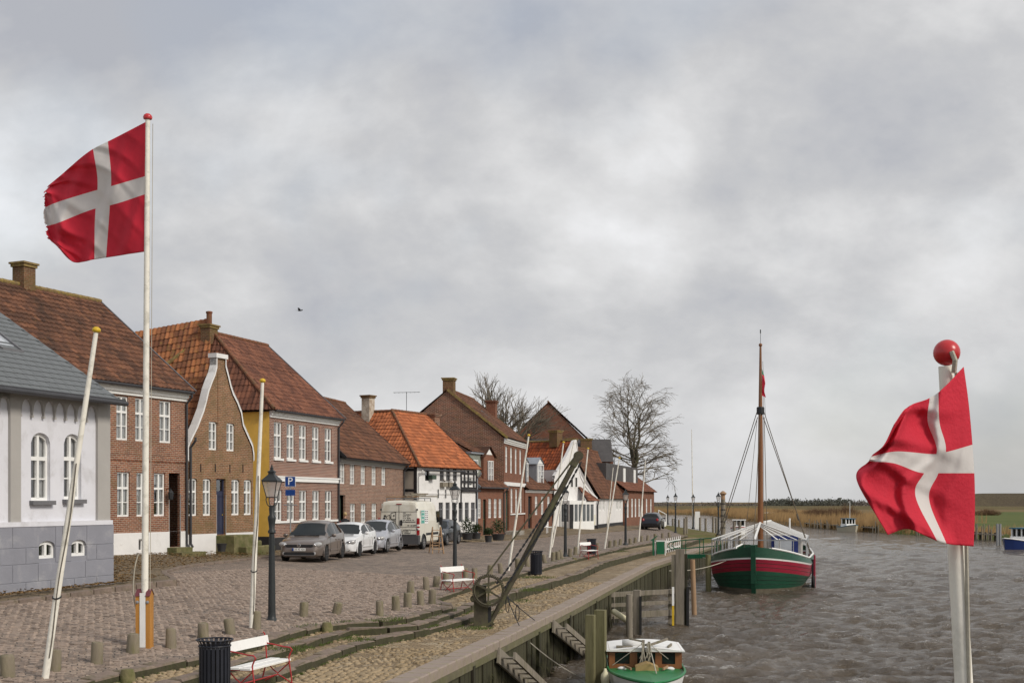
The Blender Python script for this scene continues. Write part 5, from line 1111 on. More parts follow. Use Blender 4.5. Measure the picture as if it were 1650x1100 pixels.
# lamps
def lamp(loc, label):
    e = thing('street_lamp', label, 'street lamp', loc, random.uniform(-.2, .2), 'old-fashioned street lamps')
    MB().lathe([(.165, -.05), (.165, .05), (.15, .09), (.10, .13), (.085, .20), (.082, .3), (.062, 1.9), (.058, 2.0)], 12).build('post', M['lampiron'], e, 40)
    MB().lathe([(.058, 2.0), (.085, 2.02), (.085, 2.06), (.06, 2.1), (.075, 2.25), (.088, 2.32), (.088, 2.37), (.055, 2.42), (.065, 2.55), (.05, 2.62)], 12).build('collar', M['lampiron'], e, 40)
    q = MB()
    for k in range(4):
        a = math.pi / 4 + k * math.pi / 2; c, s_ = math.cos(a), math.sin(a)
        q.tube([(.04 * c, .04 * s_, 2.58), (.11 * c, .11 * s_, 2.64), (.14 * c, .14 * s_, 2.74), (.13 * c, .13 * s_, 2.81)], .011, 6)
        q.tube([(.13 * c, .13 * s_, 2.80), (.235 * c, .235 * s_, 3.15)], .010, 6)
    for z_, r_ in ((2.80, .13), (3.15, .235)):
        for k in range(4):
            a, b = math.pi / 4 + k * math.pi / 2, math.pi / 4 + (k + 1) * math.pi / 2; q.bar((r_ * math.cos(a), r_ * math.sin(a), z_), (r_ * math.cos(b), r_ * math.sin(b), z_), .02)
    ln = q.build('lantern_frame', M['lampiron'], e)
    for k in range(4):
        a, b = math.pi / 4 + k * math.pi / 2, math.pi / 4 + (k + 1) * math.pi / 2; f = .97
        MB().quad((.13 * f * math.cos(a), .13 * f * math.sin(a), 2.81), (.13 * f * math.cos(b), .13 * f * math.sin(b), 2.81), (.235 * f * math.cos(b), .235 * f * math.sin(b), 3.14), (.235 * f * math.cos(a), .235 * f * math.sin(a), 3.14)).build('pane', M['lampglass'], ln)
    q = MB(); q.lathe([(.26, 3.16), (.25, 3.175), (.09, 3.30), (.085, 3.34), (.11, 3.35), (.10, 3.37), (.05, 3.39), (.035, 3.42), (.045, 3.44), (.02, 3.47), (.012, 3.52)], 4); q.build('lamp_roof', M['lampiron'], e)
    return e
LL = [(438, 1006, 0, 'black lamp post standing beside the brown car view and parking sign'), (733, 924, 0, 'black lamp post beside the first white bench near the van'), (911, 897, 0, 'black lamp post behind the crane jib'), (1008, 878, 0, 'black lamp post before the white house end'), (1088.5, 858.5, 0, 'black lamp post by the picket fence'), (1076, 844, .05, 'black lamp post on the grass behind the dark far car'), (1117, 851, 0, 'black lamp post beside the tall thin flagpole'), (1157.5, 861, 0, 'black lamp post next to the thick timber column')]
LL[0] = (438, 1006, 0, 'black lamp post before the blue parking sign')
for px, py, z, lb in LL:
    p = G(px, py, z); lamp(p, lb)
# parking sign
p = G(468, 893, .42); e = thing('parking_sign', 'blue square parking sign with white P on a thin grey post', 'sign', p)
zc = lambda y: W(468, y, p.y).z - p.z
MB().tube([(0, 0, -.1), (0, 0, zc(766))], .03, 8).build('post', M['galv'], e)
s1 = MB().box(-.23, .23, -.05, -.035, zc(784), zc(767)).build('sign_plate', M['signwhite'], e); MB().box(-.212, .212, -.056, -.0505, zc(783.3), zc(767.7)).build('blue_field', M['blueSign'], s1)
MB().box(-.21, .21, -.05, -.035, zc(798), zc(788.5)).build('lower_plate', M['blueSign'], e); MB().bar((-.28, -.03, zc(813)), (.28, -.03, zc(813)), .05).build('clamp', M['galv'], e)
def text_obj(body, size, mat, parent, loc, rot=(R(90), 0, 0), name='lettering', ext=.004, align='CENTER'):
    cu = bpy.data.curves.new(name, 'FONT'); cu.body = body; cu.size = size; cu.extrude = ext; cu.align_x = align; cu.align_y = 'CENTER'; cu.resolution_u = 2
    t = bpy.data.objects.new(name, cu); COL.objects.link(t); dg = bpy.context.evaluated_depsgraph_get(); me = bpy.data.meshes.new_from_object(t.evaluated_get(dg)); bpy.data.objects.remove(t)
    me.materials.clear(); me.materials.append(mat); o = bpy.data.objects.new(name, me); COL.objects.link(o); o.parent = parent; o.location = loc; o.rotation_euler = rot; return o
text_obj('P', .46, M['signwhite'], s1, (0, -.062, (zc(784) + zc(767)) / 2))
# litter bins
def bin_(px, py, z, lb):
    p = G(px, py, z); e = thing('litter_bin', lb, 'litter bin', p, 0, 'black slatted bins'); r = .215
    for k in range(22):
        a = 2 * math.pi * k / 22; m_ = Matrix.Rotation(a, 4, 'Z'); q = MB(); q.box(r, r + .012, -.022, .022, .05, .84, m_); q.add([m_ @ Vector(v) for v in ((r, -.022, .84), (r, .022, .84), (r + .05, .026, .93), (r + .05, -.026, .93))], [(0, 1, 2, 3)]); q.build('slat', M['binblack'], e)
    q = MB(); q.lathe([(r - .02, .02), (r - .018, .03), (r - .018, .80)], 22); q.build('liner', M['black'], e, 40)
    for z_ in (.06, .84): MB().tube([((r + .016) * math.cos(a), (r + .016) * math.sin(a), z_) for a in np.linspace(0, 2 * math.pi, 23)], .013, 6).build('hoop', M['binblack'], e)
    MB().tube([((r + .05) * math.cos(a), (r + .05) * math.sin(a), .93) for a in np.linspace(0, 2 * math.pi, 23)], .012, 6).build('rim', M['binblack'], e)
    MB().lathe([(.1, -.02), (.1, .03)], 10).build('foot', M['iron'], e)
bin_(346, 1131, ZP + .14, 'big black slatted litter bin beside the red and white bench on the promenade')
bin_(864, 926, ZT, 'black slatted litter bin between the bollards and the crane jib'); bin_(953, 897, ZT, 'black slatted litter bin just behind the small red bench')
# benches
def bench(loc, rz, Lb, lb):
    e = thing('bench', lb, 'bench', loc, rz, 'red iron benches with white boards')   # seat faces -y
    for y0, z_ in ((-.40, .43), (-.20, .435)): MB().cbox(-Lb / 2, Lb / 2, y0, y0 + .185, z_, z_ + .035, .008).build('seat_board', M['white'], e)
    m_ = Matrix.Translation((0, .03, .72)) @ Matrix.Rotation(R(-12), 4, 'X'); MB().box(-Lb / 2, Lb / 2, -.015, .015, -.03, .13, m_).build('back_board', M['white'], e)
    for x in (-Lb / 2 + .07, Lb / 2 - .07):
        q = MB()
        q.tube([(x, .02, .43), (x, .03, .6), (x, .06, .88), (x, .09, .9)], .013, 6); q.tube([(x, .03, .72), (x, -.12, .70), (x, -.3, .67), (x, -.42, .66), (x, -.46, .62), (x, -.43, .57), (x, -.40, .5), (x, -.40, .43)], .013, 6)
        q.tube([(x, -.42, .42), (x, .02, .42)], .012, 6); q.tube([(x, -.40, .43), (x, -.44, .2), (x, -.46, 0)], .014, 6); q.tube([(x, .02, .43), (x, .08, .2), (x, .14, 0)], .014, 6)
        q.tube([(x, -.40, .40), (x, -.26, .28), (x, -.19, .22), (x, -.1, .28), (x, .02, .40)], .011, 6); q.tube([(x, -.45, .06), (x, -.28, .16), (x, -.19, .2), (x, -.08, .15), (x, .12, .06)], .011, 6)
        q.build('iron_frame', M['redpaint'], e)
    q = MB(); q.tube([(-Lb / 2 + .07, -.19, .2), (Lb / 2 - .07, -.19, .2)], .011, 6); q.build('stretcher', M['redpaint'], e)
p = G(402, 1112, ZP); bench(p, R(72), 1.35, 'red iron bench with white boards beside the nearest big black bin')
p = G(730, 957, ZT); bench(p, R(52), 1.1, 'red iron bench with white boards in front of a lamp post and bollards')
p = G(944, 901, ZT); bench(p, R(52), .95, 'small red bench with white boards in front of a dark bin')
# ------------------------------------------------------------------ vehicles
M['carglass'] = mk('car_glass', (0.012, 0.015, 0.015), 0.04, 0.3, 1.5, 0, spec=0.35)
M['rubber'] = mk('tyre_rubber', (0.018, 0.018, 0.018), 0.8, 0.2, 6, 0.2)
M['rim'] = mk('wheel_rim', (0.30, 0.30, 0.31), 0.35, 0.1, 5, 0, metal=0.6)
M['darkrim'] = mk('dark_wheel', (0.03, 0.03, 0.032), 0.5, 0.1, 5, 0)
M['trim'] = mk('car_trim', (0.022, 0.022, 0.024), 0.55, 0.15, 4, 0)
M['chrome'] = mk('chrome', (0.62, 0.62, 0.63), 0.15, 0.05, 4, 0, metal=0.9)
M['lens'] = mk('head_lens', (0.36, 0.36, 0.36), 0.08, 0.25, 9, 0, spec=0.9)
M['tail'] = mk('tail_lens', (0.30, 0.012, 0.015), 0.12, 0.15, 6, 0, spec=0.6)
M['amber'] = mk('amber_lens', (0.85, 0.42, 0.26), 0.2, 0.1, 6, 0, spec=0.6)
M['plate'] = mk('plate_white', (0.72, 0.72, 0.70), 0.4, 0.03, 4, 0)
def paint(name, c, metal=.35): return mk(name, c, 0.32, 0.06, 1.5, 0.0, spec=0.5, metal=metal, coat=0.7, stain=sc3(c, .8), stain_amt=-0.3, stain_scale=2.5)
M['p_brown'] = paint('paint_brown', (0.165, 0.135, 0.118)); M['p_white'] = paint('paint_white', (0.70, 0.71, 0.72), 0); M['p_silver'] = paint('paint_silver', (0.42, 0.43, 0.47)); M['p_blue'] = paint('paint_dark', (0.028, 0.034, 0.045)); M['p_black'] = paint('paint_black', (0.012, 0.012, 0.016))
M['p_van'] = mk('van_paint', (0.70, 0.68, 0.60), 0.4, 0.06, 1.2, 0.0, spec=0.4, coat=0.3, stain=(0.50, 0.45, 0.34), stain_amt=0.0, stain_scale=1.1)
def wheel(parent, x, y, r, side, rimmat, wd=.2):
    m_ = Matrix.Translation((x, y, r)) @ Matrix.Rotation(R(90) * side, 4, 'Y')
    t = MB().lathe([(r * .62, -wd / 2), (r * .93, -wd / 2), (r, -wd / 2 + .03), (r, wd / 2 - .03), (r * .93, wd / 2), (r * .64, wd / 2)], 24, m_).build('wheel', M['rubber'], parent, 40)
    q = MB(); q.lathe([(r * .66, wd / 2 - .045), (r * .66, wd / 2 + .003), (r * .60, wd / 2 + .006), (r * .58, wd / 2 - .04)], 24, m_)
    for k in range(7):
        mm = m_ @ Matrix.Rotation(2 * math.pi * k / 7, 4, 'Z'); q.box(.03, r * .6, -.03, .03, wd / 2 - .03, wd / 2 + .002, mm)
    q.lathe([(.055, wd / 2 - .02), (.05, wd / 2 + .012), (.02, wd / 2 + .015)], 10, m_); q.build('rim', M[rimmat], t, 40)
    MB().lathe([(r * .58, wd / 2 - .06), (r * .58, wd / 2 - .05)], 20, m_).build('brake_disc', M['darkrim'], t)
def car(name, label, axle, yaw, pm, L=4.2, Wd=1.76, H=1.56, rimmat='rim', wb=2.58, fo=.86, wr=.315, cut=0, look='a', mirror=None, rear_view=False, hood=.94, ws0=1.12, ws1=1.95):
    z0 = road_z(axle.x, axle.y) if axle.y < 100 else axle.z
    rot = Matrix.Rotation(-yaw, 4, 'Z'); loc = axle - rot @ Vector((0, fo, 0)); loc.z = z0 + .01
    e = thing(name, label, 'car', loc, -yaw); hw = Wd / 2
    # control stations: y, top, belt, half width, half width at top, bottom
    C_ = [(0, .50, .44, .66, .50, .30), (.05, .66, .58, .76, .60, .22), (.16, .76, .70, .86, .66, .19), (.45, .86, .80, .95, .72, .18), (ws0 - .06, hood, .88, 1.0, .74, .18), (ws0 + .05, hood + .06, .90, 1.0, .76, .18), (ws1, H - .07, .95, 1.0, .67, .18), (ws1 + .35, H, .97, 1.0, .67, .18), (L * .70, H - .01, 1.0, 1.0, .66, .18), (L - .62, H - .09, 1.03, .985, .64, .2), (L - .32, H - .36, 1.03, .96, .66, .22), (L - .10, .92, .90, .92, .70, .25), (L, .58, .5, .80, .62, .32)]
    ys = np.unique(np.concatenate([np.linspace(0, .3, 9), np.linspace(.3, L - .3, 64), np.linspace(L - .3, L, 9)])); cy = [c[0] for c in C_]
    def ip(k):
        a = np.interp(ys, cy, [c[k] for c in C_]); b = a.copy()
        for _ in range(2): b[1:-1] = (b[:-2] + 2 * b[1:-1] + b[2:]) / 4
        return b
    zt, zb, wl, wt, bt = (ip(k) for k in range(1, 6)); secs = []
    for i, y in enumerate(ys):
        w_ = wl[i] * hw; t_ = wt[i] * hw * (1 if zt[i] > zb[i] + .25 else 1.15); B = zb[i]; g = zt[i] - B
        gl = min(1, max(0, (g - .05) / .35)); t_ = t_ * gl + w_ * .86 * (1 - gl)
        secs.append([(0, bt[i]), (w_ * .8, bt[i]), (w_ * .965, bt[i] + .07), (w_ * 1.0, bt[i] + (B - bt[i]) * .42), (w_ * .995, bt[i] + (B - bt[i]) * .72), (w_ * .965, B), (w_ * .945, B + min(.045, g * .3)), (t_ + .045 * gl, zt[i] - .10 * gl - .02 * (1 - gl)), (t_ * .94, zt[i] - .035 * gl - .01), (t_ * .5, zt[i] - .004), (0, zt[i] + .004)])
    n = len(secs[0]); body = MB(); glass = {'windscreen': MB(), 'side_window': MB(), 'rear_window': MB()}; yR = [fo, fo + wb]
    sidewins = [(ws0 + .22, ws1 + .52), (ws1 + .60, L * .72), (L * .72 + .06, L - .50)]; gs = {}
    for i in range(len(ys) - 1):
        ym = (ys[i] + ys[i + 1]) / 2
        for j in range(n - 1):
            for sd in (-1, 1):
                P = [Vector((sd * secs[a][b][0], ys[a], secs[a][b][1])) for a, b in ((i, j), (i + 1, j), (i + 1, j + 1), (i, j + 1))]; c_ = sum(P, Vector()) / 4; key = None
                if j in (1, 2, 3, 4) and any(math.hypot(c_.y - yr, c_.z - wr) < wr + .055 for yr in yR): continue
                if j == 6:
                    for k, (a, b) in enumerate(sidewins):
                        if a < ym < b and zt[i] - zb[i] > .16: key = ('side_window', sd, k)
                if j >= 7 and ws0 + .06 < ym < ws1 - .03 and j >= 8: key = ('windscreen', 0, 0)
                if j >= 8 and L - .58 < ym < L - .26: key = ('rear_window', 0, 0)
                tgt = body if key is None else gs.setdefault(key, MB()); tgt.add(P if sd > 0 else P[::-1], [(0, 1, 2, 3)])
    for i, f in ((0, 1), (-1, -1)):
        P = [(sd * x, ys[i], z) for sd, seq in ((1, secs[i]), (-1, secs[i][::-1])) for x, z in seq]; body.add(P, [tuple(range(len(P)))])
    def weld(mb):
        idx = {}; nv = []; mp = []
        for v in mb.v:
            k = tuple(round(c, 4) for c in v)
            if k not in idx: idx[k] = len(nv); nv.append(v)
            mp.append(idx[k])
        mb.v = nv; fs = []; keep = []
        for q_, f in enumerate(mb.f):
            g_ = []
            for i in f:
                if not g_ or mp[i] != g_[-1]: g_.append(mp[i])
            if len(g_) > 1 and g_[0] == g_[-1]: g_.pop()
            if len(g_) > 2: fs.append(tuple(g_)); keep.append(q_)
        mb.f = fs; mb.t = [mb.t[k] for k in keep]; mb.mi = [mb.mi[k] for k in keep]; return mb
    bo = weld(body).build('body', M[pm], e, 32)
    for (nm, sd, k), g_ in gs.items(): weld(g_).build(nm, M['carglass'], e, 30)
    q = MB(); q.box(-hw * .80, hw * .80, .5, L - .4, .17, .60)
    q.build('underbody', M['trim'], e)
    for yr in yR:
        for sd in (-1, 1):
            q = MB(); rr = wr + .055; q.tube([(sd * (hw * (.985 if yr > 1 else .965)), yr + rr * math.cos(a), wr + rr * math.sin(a)) for a in np.linspace(-.35, math.pi + .35, 20)], .022, 6); q.build('wheel_arch', M[pm], e, 60)
            wheel(e, sd * (hw - .105), yr, wr, sd, rimmat)
    for sd in (-1, 1):                                        # lamps, mirrors, door seams and handles
        q = MB(); ell(q, (0, 0, 0), (.20, .12, .10), 14, 8, Matrix.Translation((sd * hw * .76, .17, .66 + (hood - .94) * .5)) @ Matrix.Rotation(sd * R(26), 4, 'Z') @ Matrix.Rotation(R(-sd * 10), 4, 'Y')); hl = q.build('headlight', M['lens'], e, True)
        q = MB(); ell(q, (0, -.03, 0), (.07, .11, .065), 10, 6, Matrix.Translation((sd * hw * .68, .13, .65 + (hood - .94) * .5))); q.build('reflector', M['chrome'], hl, True)
        q = MB(); ell(q, (sd * (hw + .10), ws0 + .42, 1.0), (.10, .06, .075), 10, 8); q.bar((sd * (hw - .06), ws0 + .42, .95), (sd * (hw + .08), ws0 + .42, .97), .05, .04); q.build('mirror', M[mirror or pm], e, True)
        for yy in (ws1 + .56, L * .72 + .02, ws0 + .30): MB().tube([(sd * hw * 1.0, yy, .36), (sd * hw * 1.001, yy, .62), (sd * hw * .97, yy, .93)], .006, 4).build('door_seam', M['trim'], e)
        for yy in (ws1 + .38, L * .70 - .12): MB().box(sd * hw - .015, sd * hw + .015, yy - .09, yy + .09, .80, .83).build('door_handle', M[pm], e)
        MB().box(min(sd * hw * .99, sd * (hw + .02)), max(sd * hw * .99, sd * (hw + .02)), fo + .5, fo + wb - .5, .40, .45).build('side_moulding', M[pm], e)
        q = MB(); ell(q, (sd * hw * .72, L - .14, .86), (.14, .10, .16), 10, 8); q.build('tail_lamp', M['tail'], e, True)
    if look == 'a':
        MB().box(-.52, .52, -.006, .12, .60, .68).build('grille', M['trim'], e); MB().box(-.6, .6, -.012, .12, .29, .385).build('air_intake', M['trim'], e)
        em = MB().lathe([(.075, 0), (.075, .02), (.06, .025)], 18, Matrix.Translation((0, -.008, .645)) @ Matrix.Rotation(R(90), 4, 'X')).build('emblem', M['chrome'], e)
        q = MB()
        for a, b in (((-.045, .035), (-.018, -.035)), ((-.018, -.035), (0, .01)), ((0, .01), (.018, -.035)), ((.018, -.035), (.045, .035)), ((-.02, .045), (0, .012)), ((.02, .045), (0, .012))): q.bar((a[0], -.036, .645 + a[1]), (b[0], -.036, .645 + b[1]), .011, .006, up=(0, 1, 0))
        q.build('emblem_letters', M['trim'], em)
        for sd in (-1, 1): MB().lathe([(.06, 0), (.06, .03), (.03, .04)], 10, Matrix.Translation((sd * .60, .03, .34)) @ Matrix.Rotation(R(90), 4, 'X')).build('fog_lamp', M['lens'], e)
        MB().box(-.58, .58, .0, .1, .255, .275).build('chrome_strip', M['rim'], e)
        p_ = MB().box(-.26, .26, -.03, -.012, .44, .55).build('number_plate', M['plate'], e); MB().box(-.26, -.20, -.034, -.0305, .442, .548).build('plate_band', M['blueSign'], p_)
        text_obj('XS 42 426', .098, M['black'], p_, (.03, -.032, .495), ext=.001)
    elif look == 'b':
        q = MB()
        for sd in (-1, 1): q.add([(sd * .12, -.012, .27), (sd * .62, .045, .27), (sd * .66, .06, .43), (sd * .22, -.012, .43)], [(0, 1, 2, 3)])
        q.add([(-.3, -.01, .52), (.3, -.01, .52), (.38, .02, .64), (-.38, .02, .64)], [(0, 1, 2, 3)]); q.build('grille', M['trim'], e)
        for sd in (-1, 1): MB().add([(sd * .42, .015, .56), (sd * .80, .17, .60), (sd * .84, .26, .74), (sd * .5, .05, .68)], [(0, 1, 2, 3)]).build('lamp_mask', M['trim'], e)
    else:
        MB().add([(-.34, -.012, .30), (.34, -.012, .30), (.42, .0, .40), (-.42, .0, .40)], [(0, 1, 2, 3)]).build('air_intake', M['trim'], e)
    MB().box(-.5, .5, ws0 - .03, ws0 + .06, hood + .03, hood + .055).build('wiper_cowl', M['trim'], e)
    return e
def at_wheel(px, D, hw, yaw):
    x = (px - CX) / F * D; return Vector((x - (hw - .1) * math.cos(yaw), D + (hw - .1) * math.sin(yaw), 0))
car('parked_car', 'brown metallic hatchback with round front emblem, first of the parked row', at_wheel(523, 48.4, .88, R(6)), R(6), 'p_brown', rimmat='darkrim', H=1.58, hood=.96)
car('parked_car', 'white hatchback with dark angular grilles between the brown and silver cars', at_wheel(577, 53.3, .87, R(8)), R(8), 'p_white', L=4.1, Wd=1.74, H=1.47, rimmat='darkrim', look='b', hood=.9)
car('parked_car', 'silver small hatchback parked right behind the white van rear', at_wheel(622, 58.0, .85, R(9)), R(9), 'p_silver', L=3.8, Wd=1.70, H=1.53, wb=2.46, fo=.75, look='c', hood=.98, ws0=.85, ws1=1.75)
o = car('parked_car', 'dark blue-grey estate car with orange indicator beside the stepladder', at_wheel(718, 68.6, .84, R(12)), R(12), 'p_blue', L=4.2, Wd=1.70, H=1.45, look='c', hood=.88)
q = MB(); ell(q, (-.60, .03, .62), (.17, .05, .08), 10, 6); ell(q, (.60, .03, .62), (.17, .05, .08), 10, 6); q.build('indicator_lamp', M['amber'], o, True)
p = W(1061, 853, 112); o = car('parked_car', 'black car seen from behind by the last brick house', Vector((p.x, p.y + 3, p.z)), R(14) + math.pi, 'p_black', L=4.1, Wd=1.75, H=1.55, look='c')
# van, rear towards the camera
D_ = 62.6; xr = (674.5 - CX) / F * D_; yaw = R(11); hw = 1.02
loc = Vector((xr - hw * math.cos(yaw), D_ + hw * math.sin(yaw), 0)); loc.z = road_z(loc.x, loc.y) - .05
e = thing('parked_van', 'cream white panel van with lettering and green poster, ladder on its roof', 'van', loc, -yaw)
Lv = 5.4; ys = [0, .03, .12, .3, 1.5, 3.2, 3.55, 3.75, 4.35, 4.75, 5.15, 5.4]; zt = [2.30, 2.42, 2.47, 2.49, 2.52, 2.50, 2.42, 2.30, 1.62, 1.30, 1.12, .85]; bw = [.96, .99, 1.0, 1.0, 1.0, 1.0, 1.0, .99, .97, .95, .9, .8]
secs = []
for y, z, b in zip(ys, zt, bw):
    w_ = hw * b; tp = min(1, (z - .6) / 1.9); secs.append([(0, .32), (w_ * .9, .32), (w_, .42), (w_ * 1.0, .95), (w_ * 1.0, .60 + (z - .6) * .45), (w_ * (1 - .06 * tp), .60 + (z - .6) * .78), (w_ * (1 - .11 * tp), z - .16), (w_ * (1 - .17 * tp), z - .05), (w_ * .6, z), (0, z + .02)])
mb = MB(); n = len(secs[0])
for i in range(len(ys) - 1):
    for j in range(n - 1):
        for sd in (-1, 1):
            P = [Vector((sd * secs[a][b][0], ys[a], secs[a][b][1])) for a, b in ((i, j), (i + 1, j), (i + 1, j + 1), (i, j + 1))]; mb.add(P if sd > 0 else P[::-1], [(0, 1, 2, 3)])
P = [(sd * x, 0, z) for sd, seq in ((1, secs[0]), (-1, secs[0][::-1])) for x, z in seq]; mb.add(P, [tuple(range(len(P)))])
mb.build('body', M['p_van'], e, 30)
MB().box(-hw - .02, hw + .02, -.09, .28, .30, .74).box(-hw + .12, hw - .12, -.10, .0, .74, .80).build('bumper', M['trim2'] if 'trim2' in M else mk('grey_plastic', (.075, .075, .08), .6, .1), e)
q = MB(); q.box(-.006, .006, -.012, -.001, .80, 2.28); q.box(-hw * .94, hw * .94, -.012, -.001, 1.93, 1.942); q.box(-hw * .94, hw * .94, -.012, -.001, 1.16, 1.172); q.build('door_seam', M['trim'], e)
MB().box(-.14, .14, -.03, .0, 2.30, 2.345).build('brake_light', M['tail'], e)
for sd in (-1, 1):
    q = MB(); q.cbox(sd * hw - .09, sd * hw + .012, -.02, .17, .76, 1.62, .02); tl = q.build('tail_lamp', M['tail'], e)
    MB().box(sd * hw - .085, sd * hw + .016, -.026, .15, 1.02, 1.12).box(sd * hw - .085, sd * hw + .016, -.026, .15, 1.20, 1.30).build('clear_lens', M['plate'], tl)
    for zz_ in (1.0, 2.0): MB().box(sd * hw * .93 - .03, sd * hw * .93 + .03, -.03, .02, zz_, zz_ + .09).build('hinge', M['trim'], e)
    for yr in (.95, 4.45):
        q = MB(); q.tube([(sd * (hw + .005), yr + .41 * math.cos(a), .36 + .41 * math.sin(a)) for a in np.linspace(-.1, math.pi + .1, 18)], .05, 6); q.build('wheel_arch', M['trim'], e)
        MB().lathe([(.39, 0), (.39, .012)], 22, Matrix.Translation((sd * (hw + .0), yr, .36)) @ Matrix.Rotation(R(90) * sd, 4, 'Y')).build('wheel_well', M['black'], e); wheel(e, sd * (hw - .07), yr, .34, sd, 'rim', .22)
    MB().box(min(sd * hw, sd * (hw + .015)), max(sd * hw, sd * (hw + .015)), 1.45, 3.95, .72, .84).build('side_moulding', M['trim'], e)
    MB().box(min(sd * (hw - .02), sd * (hw + .004)), max(sd * (hw - .02), sd * (hw + .004)), 3.62, 4.3, 1.35, 1.95).build('cab_window', M['carglass'], e)
    q = MB(); q.box(sd * (hw + .12) - .08, sd * (hw + .12) + .08, 4.0, 4.14, 1.2, 1.62); q.build('mirror', M['trim'], e)
MB().cbox(.06, .17, -.04, .0, 1.25, 1.52, .01).build('door_handle', M['trim'], e)
q = MB()                                                     # painted lettering: rows of small strokes, too fine to read
def scrawl(x0, x1, z, hgt, y=-.008, f=None):
    x = x0
    while x < x1:
        w_ = random.uniform(.012, .03); zz_ = z + random.choice((0, 0, 0, .25, -.2)) * hgt * .5
        (f or (lambda a, b, c, d: q.box(a, b, y - .004, y, c, d)))(x, min(x1, x + w_), zz_, z + hgt * random.choice((.7, .8, 1.0))); x += w_ + random.uniform(.010, .022)
        if random.random() < .09: x += .05
for z_, a, b in ((1.86, .22, .34), (1.77, .22, .66), (1.68, .22, .60), (1.59, .22, .60), (1.50, .22, .78)): scrawl(a, b, z_, .05)
scrawl(.17, .86, 1.40, .065); scrawl(.45, .90, 1.22, .06); scrawl(.1, .85, 1.0, .05); scrawl(.1, .62, .92, .05); scrawl(.12, .6, .84, .05)
tag(q.build('lettering', M['trim'], e), kind='stuff')
q = MB()                                                     # line drawing of a house front with a figure
for a, b in (((-.42, 1.42), (-.42, 1.86)), ((-.42, 1.86), (-.17, 1.92)), ((-.17, 1.92), (-.17, 1.36)), ((-.42, 1.56), (-.17, 1.56)), ((-.36, 1.42), (-.36, 1.56)), ((-.30, 1.42), (-.30, 1.56)), ((-.24, 1.42), (-.24, 1.56)), ((-.66, 1.70), (-.50, 1.78)), ((-.50, 1.78), (-.46, 1.60)), ((-.46, 1.60), (-.60, 1.48)), ((-.60, 1.48), (-.66, 1.70))): q.bar((a[0], -.010, a[1]), (b[0], -.010, b[1]), .022, .008, up=(0, 1, 0))
for x, z, r_ in ((-.74, 1.72, .06), (-.78, 1.58, .07), (-.70, 1.46, .06), (-.27, 1.74, .04)): q.lathe([(r_, 0), (r_, .006)], 10, Matrix.Translation((x, -.006, z)) @ Matrix.Rotation(R(90), 4, 'X'))
q.build('painted_drawing', M['trim'], e)
M['teal'] = mk('poster_teal', (0.10, 0.36, 0.30), 0.5, 0.08)
xs = hw + .004; pa = MB().box(xs - .02, xs + .004, .45, 1.85, 1.32, 2.02).build('side_poster', M['signwhite'], e); MB().box(xs + .004, xs + .008, .47, 1.12, 1.34, 2.0).build('poster_field', M['teal'], pa)
q = MB()
for z_ in (1.86, 1.68, 1.50): scrawl(.56, 1.02, z_, .09, f=lambda a, b, c, d: q.box(xs + .008, xs + .012, a, b, c, d))
tag(q.build('poster_lettering', M['signwhite'], pa), kind='stuff'); q = MB()
for z_ in (1.92, 1.82, 1.72, 1.62, 1.52, 1.42): scrawl(1.22, 1.42, z_, .05, f=lambda a, b, c, d: q.box(xs + .0045, xs + .009, a, b, c, d)); scrawl(1.52, 1.78, z_, .05, f=lambda a, b, c, d: q.box(xs + .0045, xs + .009, a, b, c, d))
tag(q.build('poster_lettering', M['trim'], pa), kind='stuff')
for y_ in (.5, 2.0, 3.2): MB().bar((-.8, y_, 2.62), (.8, y_, 2.62), .05, .04).bar((-.8, y_, 2.45), (-.8, y_, 2.63), .04).bar((.8, y_, 2.45), (.8, y_, 2.63), .04).build('rack_bar', M['galv'], e)
q = MB(); q.bar((-.78, .35, 2.70), (.95, .32, 2.70), .07, .06); q.build('timber_load', M['wood_tan'], e)
lad = thing('roof_ladder', 'bundle of dark ladder and boards lying on the van roof rack', 'ladder', loc + Vector((0, 0, 0)), -yaw)
q = MB()
for x_ in (.30, .62): q.bar((x_, .2, 2.72), (x_ + .5, 3.4, 2.72), .05, .07)
q.build('rail', M['wood_grey'], lad)
for k in range(9):
    t = .2 + k * .36; f = (t - .2) / 3.2; MB().bar((.30 + .5 * f, t, 2.73), (.62 + .5 * f, t, 2.73), .04, .03).build('rung', M['wood_grey'], lad)
MB().bar((.2, .3, 2.79), (1.15, .9, 2.79), .18, .05).bar((.45, .5, 2.84), (1.0, 1.8, 2.85), .12, .06).build('board', M['wood_grey'], lad)
# stepladder beside the van
p = G(706, 894, .15); e = thing('stepladder', 'brown wooden stepladder standing between the van and the dark car', 'stepladder', p, R(20))
q = MB()
for x_ in (-.28, .28): q.bar((x_, 0, 0), (x_ * .7, .28, 1.35), .05, .06)
q.build('front_rails', M['wood_tan'], e)
for k in range(4):
    z_ = .28 + k * .3; f = z_ / 1.35; MB().box(-.28 + .08 * f, .28 - .08 * f, .28 * f - .08, .28 * f + .06, z_, z_ + .03).build('tread', M['wood_tan'], e)
q = MB()
for x_ in (-.25, .25): q.bar((x_, .75, 0), (x_ * .75, .30, 1.33), .04, .05)
q.bar((-.22, .6, .45), (.22, .6, .45), .03, .05); q.build('rear_rails', M['wood_tan'], e)
# ------------------------------------------------------------------ river side: crane, piles, ship, boats
def rope(mb, a, b, sag=0.0, r=.012, n=10):
    a, b = Vector(a), Vector(b); mb.tube([a.lerp(b, t) - Vector((0, 0, sag * 4 * t * (1 - t))) for t in np.linspace(0, 1, n)], r, 5); return mb
